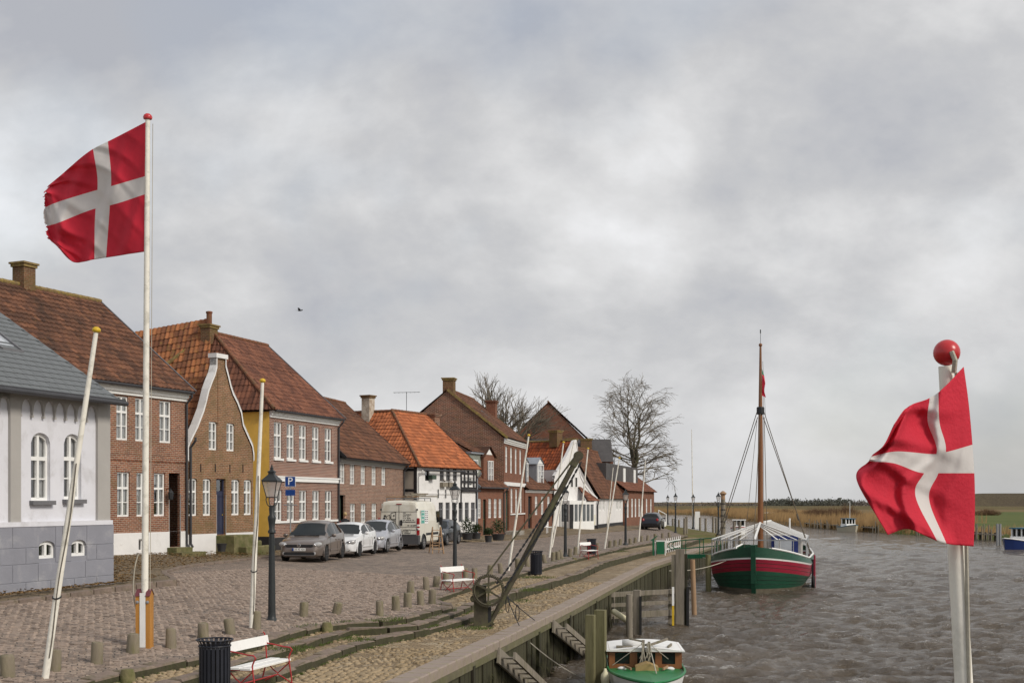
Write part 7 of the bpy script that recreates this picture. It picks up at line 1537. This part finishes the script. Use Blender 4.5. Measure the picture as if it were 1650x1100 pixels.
M['bt_blue'] = mk('boat_blue', (.012, .03, .13), .4, .1, 3, 0, spec=.4); M['bt_teal'] = mk('boat_teal', (.02, .12, .19), .4, .1); M['bt_cream'] = mk('boat_cream', (.5, .46, .36), .5, .1)
far_boat(1214, 840, 6.5, 3.0, R(-52), 'bt_blue', 'white', 'small blue and white motor boat behind the ship mast on the far bank'); far_boat(1238, 839, 5, 2.4, R(-20), 'bt_blue', 'white', 'blue-hulled boat just right of the ship mast')
far_boat(1379, 857, 4.6, 2.1, R(10), 'bt_cream', 'bt_teal', 'cream motor boat with teal trim moored by the reeds', mast=2.8, roofc='bt_teal'); far_boat(1618, 885, 6.0, 2.4, R(-58), 'bt_blue', 'white', 'dark blue motor boat with white cabin beside two steel piles', roofc='bt_teal')
far_boat(1190, 861, 5, 2.4, R(-12), 'white', 'redpaint', 'white boat with red stripe partly hidden behind the ship frame')
for px in (1607, 1611.5): p = G(px, 878, ZW); tag(MB().tube([(0, 0, -1), (0, 0, 2.3)], .13, 10).build('steel_pile', M['galv'], None, 50, p), 'tall grey steel pile beside the dark blue boat', 'pile', 'steel piles on the far bank')
for i in range(24):
    px = random.choice((random.uniform(1300, 1365), random.uniform(1395, 1420), random.uniform(1450, 1490), random.uniform(1310, 1350), random.uniform(1572, 1600))); py = float(np.interp(px, [1300, 1400, 1570, 1650], [850, 858, 870, 875])); p = G(px, py, ZW); tag(MB().tube([(0, 0, -.8), (0, 0, random.uniform(.9, 2.1))], .07, 6).build('bank_post', M['wood_grey'], loc=p), 'thin dark stake standing along the reedy far bank', 'stake', 'stakes along the far bank')
for a, b, lb in ((1300, 1362, 'low dark jetty along the far bank near the cream boat'), (1392, 1412, 'short low jetty right of the cream boat'), (1564, 1612, 'low jetty below the green field beside the steel piles')):
    pa, pb = [G(x_, float(np.interp(x_, [1300, 1400, 1570, 1650], [849, 857, 869, 874])), ZW) for x_ in (a, b)]; e = thing('far_jetty', lb, 'jetty', pa); d = pb - pa; MB().bar(Vector((0, 0, .75)), d + Vector((0, 0, .75)), .9, .16).build('walkway', M['wood_grey'], e)
    for k in range(7): MB().tube([d * (k / 6) + Vector((0, 0, -.6)), d * (k / 6) + Vector((0, 0, 1.0))], .13, 6).build('leg', M['weed'], e)
# ---- near flag on its staff
D2 = 3.9; b = W(1553, 1100, D2); t = W(1524, 590, D2); d = (t - b).normalized(); b0 = b - d * ((b.z - (ZW - .6)) / d.z); e = thing('flagstaff', 'white flagstaff topped by a red ball, carrying the small flag', 'flagstaff', b0)
MB().tube([Vector(), (b - b0), (t - b0)], [.028, .0275, .0225], 16).build('shaft', M['pole'], e, 50); q = MB(); ell(q, W(1525.5, 568, D2) - b0, (.041, .041, .041), 20, 14); q.build('ball', M['redball'], e, True)
MB().tube([W(1533, 566, D2 - .04) - b0, W(1539, 580, D2 - .045) - b0, W(1537, 600, D2 - .03) - b0], .008, 6).build('halyard_knot', M['rope_pale'], e)
MB().tube([W(1541, 600, D2 - .03) - b0, W(1557, 880, D2 - .03) - b0, W(1562, 1110, D2 - .03) - b0], .006, 6).build('halyard', M['rope_pale'], e)
flag_mesh('flag', uc, [[(1553, 591), (1561, 650), (1567, 716), (1570, 762), (1571, 820), (1569, 880)], [(1512, 632), (1514, 681), (1524, 728), (1512, 762), (1497, 803), (1525, 875)], [(1498, 641), (1495, 680), (1509, 731), (1489, 762), (1475, 798), (1510, 871)], [(1462, 656), (1450, 690), (1444, 727), (1440, 746), (1427, 790), (1463, 852)], [(1441, 684), (1424, 718), (1404, 735), (1400, 743), (1380, 772), (1431, 861)]],
          D2 - .055, lambda u, v: -.12 * u - .04 * u * u, lambda u, v: -.035 * (1 + sh_(8 * u + 3.2 * v)) * u ** .6 + .022 * sh_(17 * u - 6 * v) * u + .012 * sh_(22 * v + 6 * u) * u, 'small red flag with white cross hanging from the foreground staff with the red ball', .0015, vs_=(0, .22, 12 / 28, 16 / 28, .78, 1.0))
# ------------------------------------------------------------------ trees, plants, reeds, person, small things
def grow(loc, seed, trunk, n_main, L0, r0, spread, depth, droop=0.0, up=.35, bias=(0, 0, 0), twig_r=.012, kids=(2, 4), sh=.72, oval=None):
    rnd = random.Random(seed); tr, cr = MB(), MB(); bias = Vector(bias)
    def branch(p, d, L, r, lev):
        n = 4 if lev < 3 else 3; pts = [p]; cur = p; dd = d
        for i in range(n):
            dd = (dd + Vector((rnd.gauss(0, .16), rnd.gauss(0, .16), rnd.gauss(0, .10) + (up * .12 if lev < 3 else -droop * .16))) + bias * .05).normalized(); cur = cur + dd * (L / n); pts.append(cur)
        rs = [max(twig_r, r * (1 - .5 * i / n)) for i in range(n + 1)]
        (tr if lev == 0 else cr).tube(pts, rs, 7 if lev < 2 else (4 if lev < 4 else 3), False)
        if lev >= depth: return
        for k in range(rnd.randint(*kids) + (1 if lev < 2 else 0)):
            t = rnd.uniform(.35, 1.0) if lev else rnd.uniform(.55, 1.0); i = min(n - 1, int(t * n)); q = pts[i].lerp(pts[i + 1], t * n - i)
            ax = Vector((rnd.gauss(0, 1), rnd.gauss(0, 1), rnd.gauss(0, .5))); ax = (ax - dd * ax.dot(dd)).normalized(); an = rnd.uniform(.3, .8) * spread
            nd = (dd * math.cos(an) + ax * math.sin(an)); nd.z += up * .2 if lev < 3 else -droop * .2; branch(q, nd.normalized(), L * rnd.uniform(sh - .12, sh + .1), r * rnd.uniform(.48, .62), lev + 1)
    base = Vector((0, 0, -.3)); top = Vector((rnd.gauss(0, .15), 0, trunk)); tr.tube([base, base.lerp(top, .5), top], [r0 * 1.15, r0, r0 * .85], 9)
    if oval:
        Hh, Rr = oval; zc_, hz = Hh * .60, Hh * .44
        for q_, (lx, ly) in enumerate(((-.09, .03), (.07, -.05), (.02, .09))):
            pts = [top - Vector((0, 0, .3))]; n = 7
            for i in range(1, n + 1): z = trunk + (Hh * (.93 - .05 * q_) - trunk) * i / n; pts.append(Vector((lx * (z - trunk) * (1.5 - .08 * i) + rnd.gauss(0, .1), ly * (z - trunk) * 1.5 + rnd.gauss(0, .1), z)))
            tr.tube(pts, [r0 * .62 * (1 - i / n) ** .8 + twig_r for i in range(n + 1)], 7, False)
            for k in range(17):
                t = (k + rnd.random()) / 17; f = t * n; i = min(n - 1, int(f)); p = pts[i].lerp(pts[i + 1], f - i); az = k * 2.4 + q_ * 2.1 + rnd.gauss(0, .25); w_ = max(.12, 1 - ((p.z + .6 - zc_) / hz) ** 2) ** .5
                el = -.05 + 1.15 * t + rnd.gauss(0, .1); branch(p, Vector((math.cos(az) * math.cos(el), math.sin(az) * math.cos(el), math.sin(el))), Rr * .62 * w_ * rnd.uniform(.8, 1.1), r0 * .26 * (1 - .55 * t), 2)
        return tr, cr
    for k in range(n_main):
        a = 2 * math.pi * (k + rnd.uniform(-.2, .2)) / n_main; t = rnd.uniform(.12, .6); branch(top - Vector((0, 0, rnd.uniform(0, trunk * .3))), Vector((math.cos(a) * t, math.sin(a) * t, 1)).normalized(), L0 * rnd.uniform(.85, 1.15), r0 * rnd.uniform(.5, .7), 1)
    return tr, cr
def bare_tree(name, label, loc, **kw):
    e = thing(name, label, 'tree', loc); tr, cr = grow(loc, **kw); tr.build('trunk', M['bark'], e); cr.build('crown', M['twig'], e); return e
bare_tree('bare_tree', 'big round-crowned bare tree standing behind the last brick house', Vector(((1022 - CX) / F * 150, 150, .2)), seed=8, trunk=5.0, n_main=9, L0=4.3, r0=.42, spread=.9, depth=5, droop=.45, up=.5, twig_r=.014, kids=(3, 4), sh=.64, oval=(15.8, 6.1))
bare_tree('bare_tree', 'slender bare tree rising behind the ridge of the tall gabled house', Vector(((792 - CX) / F * 120, 120, .2)), seed=26, trunk=6.9, n_main=7, L0=3.3, r0=.30, spread=.85, depth=5, droop=-.35, up=.9, twig_r=.013, kids=(2, 4), sh=.74, bias=(.15, 0, .3))
bare_tree('bare_tree', 'wind-bent bare tree leaning right between the two brick gables', Vector(((832 - CX) / F * 124, 124, .2)), seed=33, trunk=7.4, n_main=5, L0=3.0, r0=.24, spread=.8, depth=5, droop=-.2, up=.5, twig_r=.013, kids=(2, 4), sh=.72, bias=(2.2, 0, .5))
# far wood on the horizon: many small ragged clumps
rnd = random.Random(3); M['wood_far'] = mk('far_wood', (0.135, 0.12, 0.105), 0.95, 0.4, .15, 0); M['wood_ever'] = mk('far_evergreen', (0.085, 0.088, 0.072), 0.95, 0.3, .15, 0)
def clump(mb, c, rx, rz_, n=46):
    for i in range(n):
        a = rnd.uniform(0, 6.28); t = rnd.random() ** .5; p = c + Vector((rx * t * math.cos(a), rx * .5 * math.sin(a) * t, rz_ * (.05 + .95 * rnd.random() * (1 - .6 * t * t)))); s_ = rnd.uniform(.5, 1.3) * rz_ * .2
        mb.add([p + Vector((rnd.uniform(-s_, s_), rnd.uniform(-s_, s_), rnd.uniform(-s_, s_))) for _ in range(3)], [(0, 1, 2)])
mb, mb2 = MB(), MB()
for i in range(900):
    px = rnd.uniform(880, 1720); D = rnd.uniform(900, 1150); hgt = 2.6 + 2.6 * max(0, noise.noise(Vector((px * .035, 0, 3)))) + rnd.uniform(-.6, .8)
    if 1232 < px < 1372: hgt += 1.6 + noise.noise(Vector((px * .05, 1, 1))) * .9; clump(mb2, Vector(((px - CX) / F * D, D, -.8)), 5, hgt * 1.25, 40); continue
    if 1355 < px < 1395: hgt += 2.2
    if px > 1440 and rnd.random() < .6: continue
    clump(mb, Vector(((px - CX) / F * D, D, -.8)), 5.5, hgt, 34)
tag(mb.build('far_wood', M['wood_far']), 'thin line of bare trees along the horizon', 'wood', kind='stuff'); tag(mb2.build('far_evergreen_wood', M['wood_ever']), 'dark evergreen wood on the horizon behind the ship mast', 'wood', kind='stuff')
# reeds along the far bank
M['reed'] = mk('reed', (0.30, 0.195, 0.09), 0.9, 0.35, .25, 0, tint=0.5); mb = MB()
for (p, dr) in [(b_[0].lerp(b2[0], t), b_[1]) for b_, b2 in zip(bd[:-1], bd[1:]) for t in np.linspace(0, 1, 7)[:-1]]:
    if not (-60 < p.x < 90 and 120 < p.y < 500): continue
    wide = 26 if p.y > 205 else (7 if p.y > 165 else 3.5); n = int(34 * (1 if p.y > 170 else .6) * (1.6 if p.y > 205 else 1)); hmul = .75 + .5 * noise.noise(Vector((p.x * .08, p.y * .08, 0))) + (.25 if p.y > 170 else -.12)
    for i in range(n):
        q_ = p + dr * (wide * rnd.random() ** 1.5) + Vector((rnd.uniform(-.6, .6), rnd.uniform(-.6, .6), 0)); hh = max(.5, rnd.uniform(1.3, 2.1) * hmul); ww = rnd.uniform(.05, .11); ln = rnd.gauss(.12, .12); z0 = -1.9 if rnd.random() < .3 else -1.2
        mb.add([q_ + Vector((-ww, 0, z0)), q_ + Vector((ww, .03, z0)), q_ + Vector((ln, 0, z0 + hh + (.4 if z0 < -1.5 else 0)))], [(0, 1, 2)], rnd.uniform(.3, .9))
tag(mb.build('reeds', M['reed']), 'belt of brown reeds along the far river bank', 'reeds', kind='stuff')
# brown bushes in the reeds
M['bush'] = mk('bare_bush', (0.13, 0.078, 0.045), 0.95, 0.3, 1, 0)
for px, D, hgt, rx, lb in ((1312, 262, 3.3, 4.0, 'brown bare bush in the reeds right of the ship'), (1335, 240, 3.6, 4.6, 'larger brown bare bush above the far jetty'), (1362, 235, 4.0, 4.2, 'tall brown bush just left of the cream boat'), (1265, 300, 2.6, 4.5, 'low brown bush behind the ship frame'), (1590, 330, 2.4, 5, 'low brown bush beyond the green field')):
    c = Vector(((px - CX) / F * D, D, -1.2)); e = thing('bare_bush', lb, 'bush', c); q = MB()
    for i in range(420):
        a = rnd.uniform(0, 6.28); t = rnd.random() ** .6; tip = Vector((rx * t * math.cos(a), rx * t * math.sin(a) * .7, hgt * (1 - .55 * t * t) * rnd.uniform(.6, 1.05))); b_ = Vector((tip.x * .45, tip.y * .45, 0)); ww = rnd.uniform(.02, .05)
        m_ = b_.lerp(tip, .55) + Vector((rnd.gauss(0, .12), 0, .1)); q.add([b_ + Vector((-ww, 0, 0)), b_ + Vector((ww, 0, 0)), m_ + Vector((ww * .7, 0, 0)), m_ - Vector((ww * .7, 0, 0)), tip], [(0, 1, 2, 3), (3, 2, 4)])
        for k in range(2):
            t2 = m_ + Vector((rnd.gauss(0, .5), rnd.gauss(0, .3), rnd.uniform(.3, .9))); q.add([m_ + Vector((-ww * .6, 0, 0)), m_ + Vector((ww * .6, 0, 0)), t2], [(0, 1, 2)])
    q.build('twigs', M['bush'], e)
# plant pots before the white house
for i, (px, py, r_, hh, lb) in enumerate(((753, 868, .34, 1.05, 'leafy shrub in a dark tub before the half-timbered house'), (767, 867, .30, .6, 'low plant in a dark tub beside the green door'), (803, 869, .40, 1.0, 'spiky bush in a dark tub before the small brick house'), (787, 872, .22, .4, 'tiny plant in a dark pot between the tubs'))):
    p = G(px, py + 1, .42); e = thing('potted_plant', lb, 'plant', p, 0, 'plant tubs on the pavement'); MB().lathe([(r_ * .8, 0), (r_, .35), (r_ * 1.05, .38), (r_ * .9, .37)], 12).build('tub', M['pot'], e, 50); q = MB()
    for k in range(420):
        a = rnd.uniform(0, 6.28); t = rnd.random() ** .5; c = Vector((r_ * 1.2 * t * math.cos(a), r_ * 1.2 * t * math.sin(a), .4 + hh * rnd.random() * (1 - .4 * t))); d = Vector((math.cos(a) * .5, math.sin(a) * .5, rnd.uniform(0, 1))).normalized() * .13; s_ = d.cross(Vector((0, 0, 1))) * .4; q.add([c, c + d * .5 + s_, c + d, c + d * .5 - s_], [(0, 1, 2, 3)])
    q.build('foliage', M['leaf'], e)
# pot by the gabled house
p = G(357, 888, .72); e = thing('stone_pot', 'small empty grey pot beside the stone steps of the gabled house', 'pot', p); MB().lathe([(.14, 0), (.2, .28), (.22, .32), (.18, .31)], 12).build('pot', M['pot'], e, 50)
# dead leaves on the pavement, grass tufts along the stones
mb = MB()
for i in range(5200):
    d = rnd.uniform(24, 54); x = interp(SR, d) - (rnd.random() ** .8) * 3.6
    if d < 34: x = rnd.uniform(interp([(24, -11.6), (31.2, -9.9), (34, -11.5)], d), interp([(24, -11.2), (31, -9.7), (33, -9.4), (34, -9.8)], d)) if rnd.random() < .5 else -10.0 - rnd.random() * 3 + (d - 31) * .2
    t = min(1, max(0, (interp([(s_[0], s_[1]) for s_ in S[:12]], d) - x) / 4.5)); z = interp(SR, d, 2) + .10 + t * (.80 - interp(SR, d, 2) - .08) + .012; a = rnd.uniform(0, 6.28); s_ = rnd.uniform(.03, .06); c, sn = math.cos(a) * s_, math.sin(a) * s_; p = Vector((x, d, z))
    mb.add([p + Vector((c, sn, 0)), p + Vector((-sn * .6, c * .6, rnd.uniform(0, .03))), p + Vector((-c, -sn, 0)), p + Vector((sn * .6, -c * .6, rnd.uniform(0, .03)))], [(0, 1, 2, 3)], rnd.random())
tag(mb.build('fallen_leaves', M['leaves']), 'brown fallen leaves scattered on the pavement by the houses', 'leaves', kind='stuff')
mb = MB()
def tuft(p, r_, n, hh=.07):
    for i in range(n):
        a = rnd.uniform(0, 6.28); t = rnd.random() ** .6 * r_; q_ = p + Vector((t * math.cos(a), t * math.sin(a), 0)); mb.add([q_ + Vector((-.008, 0, 0)), q_ + Vector((.008, 0, 0)), q_ + Vector((rnd.uniform(-.03, .03), rnd.uniform(-.03, .03), rnd.uniform(.4, 1) * hh))], [(0, 1, 2)])
for px, py in BOL: p = G(px, py, 0); tuft(p, .28, 120 if p.y < 30 else 50)
for px, py, z, r_ in ((460, 1008, 0, .7), (540, 1000, 0, .5), (470, 1045, ZT, .45), (575, 1030, ZU, .4), (688, 1008, ZU, .3), (700, 1014, ZP, .3), (830, 968, ZP, .6), (770, 1012, ZP, .4), (845, 950, ZT, .8), (865, 930, ZT, .7), (235, 1058, 0, .45), (980, 888, ZT, 1.2), (620, 998, 0, .5), (642, 1000, ZT, .4)): tuft(G(px, py, z), r_, int(500 * r_))
for cur, z in ((K1, ZT), (K2, ZU), (K3, ZP)):
    for k in range(90):
        d = rnd.uniform(19, 36); tuft(Vector((interp(cur, d) + .18, d, z)), .09, 12, .05)
tag(mb.build('grass_tufts', M['grass']), 'small green grass tufts growing between the stones', 'grass', kind='stuff')
# weeds hanging on the quay wall
mb = MB()
for k in range(2600):
    d = rnd.uniform(20, 46); x = interp(Q, d) + .06; z = ZP - .5 - rnd.random() ** .7 * 1.0; hh = rnd.uniform(.08, .3); ww = rnd.uniform(.01, .04); p = Vector((x, d, z)); o_ = rnd.uniform(.0, .1); mb.add([p + Vector((0, -ww, 0)), p + Vector((0, ww, 0)), p + Vector((o_, rnd.uniform(-.03, .03), -hh))], [(0, 1, 2)], rnd.random())
M['wallweed'] = mk('wall_weed', (0.10, 0.105, 0.028), 0.9, 0.4, 3, 0, tint=.6); tag(mb.build('wall_weed', M['wallweed'], quay), kind='stuff')
# television aerial, bird
p = W(655, 668, 84); e = thing('roof_aerial', 'thin television aerial standing above the orange roof', 'aerial', p); q = MB(); q.tube([(0, 0, -1.4), (0, 0, 1.55)], .02, 6); q.build('mast', M['iron'], e)
q = MB(); q.tube([(-.9, 0, 1.5), (.9, .2, 1.55)], .014, 5)
for x_ in np.linspace(-.8, .8, 7): q.tube([(x_, -.35, 1.5 + x_ * .03), (x_, .35, 1.5 + x_ * .03)], .009, 4)
q.build('aerial_rods', M['iron'], e)
p = W(483, 500, 70); e = thing('bird', 'small dark bird flying in the grey sky above the roofs', 'bird', p); q = MB(); ell(q, (0, 0, 0), (.13, .05, .045), 10, 6); ell(q, (.13, 0, .02), (.045, .035, .035), 8, 6); q.add([(-.1, 0, 0), (-.24, .05, 0), (-.24, -.05, 0)], [(0, 1, 2)]); q.add([(.05, .03, .02), (-.06, .03, .02), (-.1, .2, .10), (.0, .22, .12)], [(0, 1, 2, 3)]); q.add([(.0, .22, .12), (-.1, .2, .1), (-.14, .38, .05)], [(0, 1, 2)]); q.add([(.05, -.03, .02), (-.06, -.03, .02), (-.1, -.2, .10), (.0, -.22, .12)], [(0, 1, 2, 3)]); q.add([(.0, -.22, .12), (-.1, -.2, .1), (-.14, -.38, .05)], [(0, 1, 2)]); q.build('body', M['iron'], e, True)
# white garden bench before the brick house
p = G(881, 858, .45); e = thing('garden_bench', 'white slatted garden bench before the brick house with grey dormers', 'bench', p, R(70))
for k in range(4): MB().box(-.9, .9, .18, .22, .45 + k * .12, .53 + k * .12).build('back_slat', M['white'], e)
for k in range(3): MB().box(-.9, .9, -.3 + k * .16, -.17 + k * .16, .40, .43).build('seat_slat', M['white'], e)
for x_ in (-.85, .85):
    for y_ in (-.28, .2): MB().box(x_ - .04, x_ + .04, y_ - .03, y_ + .03, 0, .42 if y_ < 0 else .95).build('leg', M['white'], e)
# person behind the parked cars
p = Vector(((556 - CX) / F * 60.5, 60.5, .48)); e = thing('person', 'fair-haired person in dark clothes walking on the pavement behind the white car', 'person', p, R(200))
sk = [((0, 0, .86), .13, .10), ((0, 0, 1.05), .125, .09), ((0, .01, 1.25), .16, .105), ((0, .01, 1.36), .10, .08), ((0, -.01, 1.45), .055, .055), ((0, -.02, 1.53), .075, .085), ((0, -.02, 1.63), .075, .085),
      ((.17, .01, 1.33), .055, .055), ((.22, .03, 1.08), .045, .045), ((.21, -.06, .86), .032, .034), ((-.17, .01, 1.33), .055, .055), ((-.22, .0, 1.08), .045, .045), ((-.21, -.08, .87), .032, .034),
      ((.09, 0, .80), .09, .09), ((.1, -.06, .46), .06, .065), ((.1, .02, .08), .04, .045), ((.1, -.12, .04), .035, .03), ((-.09, 0, .80), .09, .09), ((-.1, .05, .46), .06, .065), ((-.1, .16, .09), .04, .045), ((-.1, .03, .04), .035, .03)]
ed = [(0, 1), (1, 2), (2, 3), (3, 4), (4, 5), (5, 6), (2, 7), (7, 8), (8, 9), (2, 10), (10, 11), (11, 12), (0, 13), (13, 14), (14, 15), (15, 16), (0, 17), (17, 18), (18, 19), (19, 20)]
me = bpy.data.meshes.new('body'); me.from_pydata([s_[0] for s_ in sk], ed, []); bo = bpy.data.objects.new('body', me); COL.objects.link(bo); bo.parent = e; bo.modifiers.new('skin', 'SKIN'); bo.modifiers.new('sub', 'SUBSURF').levels = 2; bo.modifiers['sub'].render_levels = 2
for v, s_ in zip(me.skin_vertices[0].data, sk): v.radius = s_[1:]
me.skin_vertices[0].data[0].use_root = True
m, nt, b = base_mat('person_clothes'); s_ = N(nt, 'ShaderNodeSeparateXYZ'); Lk(nt, coords(nt), s_.inputs[0]); hd = math_n(nt, 'GREATER_THAN', s_.outputs[2], 1.42)
Lk(nt, mix_n(nt, hd, (.012, .012, .016), (.45, .27, .19)), b.inputs['Base Color']); b.inputs['Roughness'].default_value = .8; me.materials.append(m)
q = MB(); ell(q, (0, .02, 1.625), (.092, .105, .10), 14, 10); q.build('hair', mk('fair_hair', (.42, .30, .15), .7, .2, 20), e, True)
for sd in (-1, 1):
    x_ = .21 * sd; y_ = -.08; h_ = MB(); ell(h_, (x_, y_ - .02, .80), (.022, .035, .045), 8, 6)
    for k in range(4): h_.tube([(x_, y_ - .045 + k * .018, .765), (x_ - .005 * sd, y_ - .05 + k * .018, .735), (x_ - .015 * sd, y_ - .05 + k * .018, .71 + .006 * abs(k - 1.5))], .0085, 6)
    h_.tube([(x_, y_ - .05, .81), (x_ - .012 * sd, y_ - .07, .785), (x_ - .012 * sd, y_ - .068, .765)], .009, 6); h_.build('hand', mk('skin', (.45, .27, .19), .6, .08), e, True)
f_ = MB(); ell(f_, (0, -.108, 1.575), (.012, .018, .018), 8, 6); f_.build('nose', bpy.data.materials['skin'], e, True)
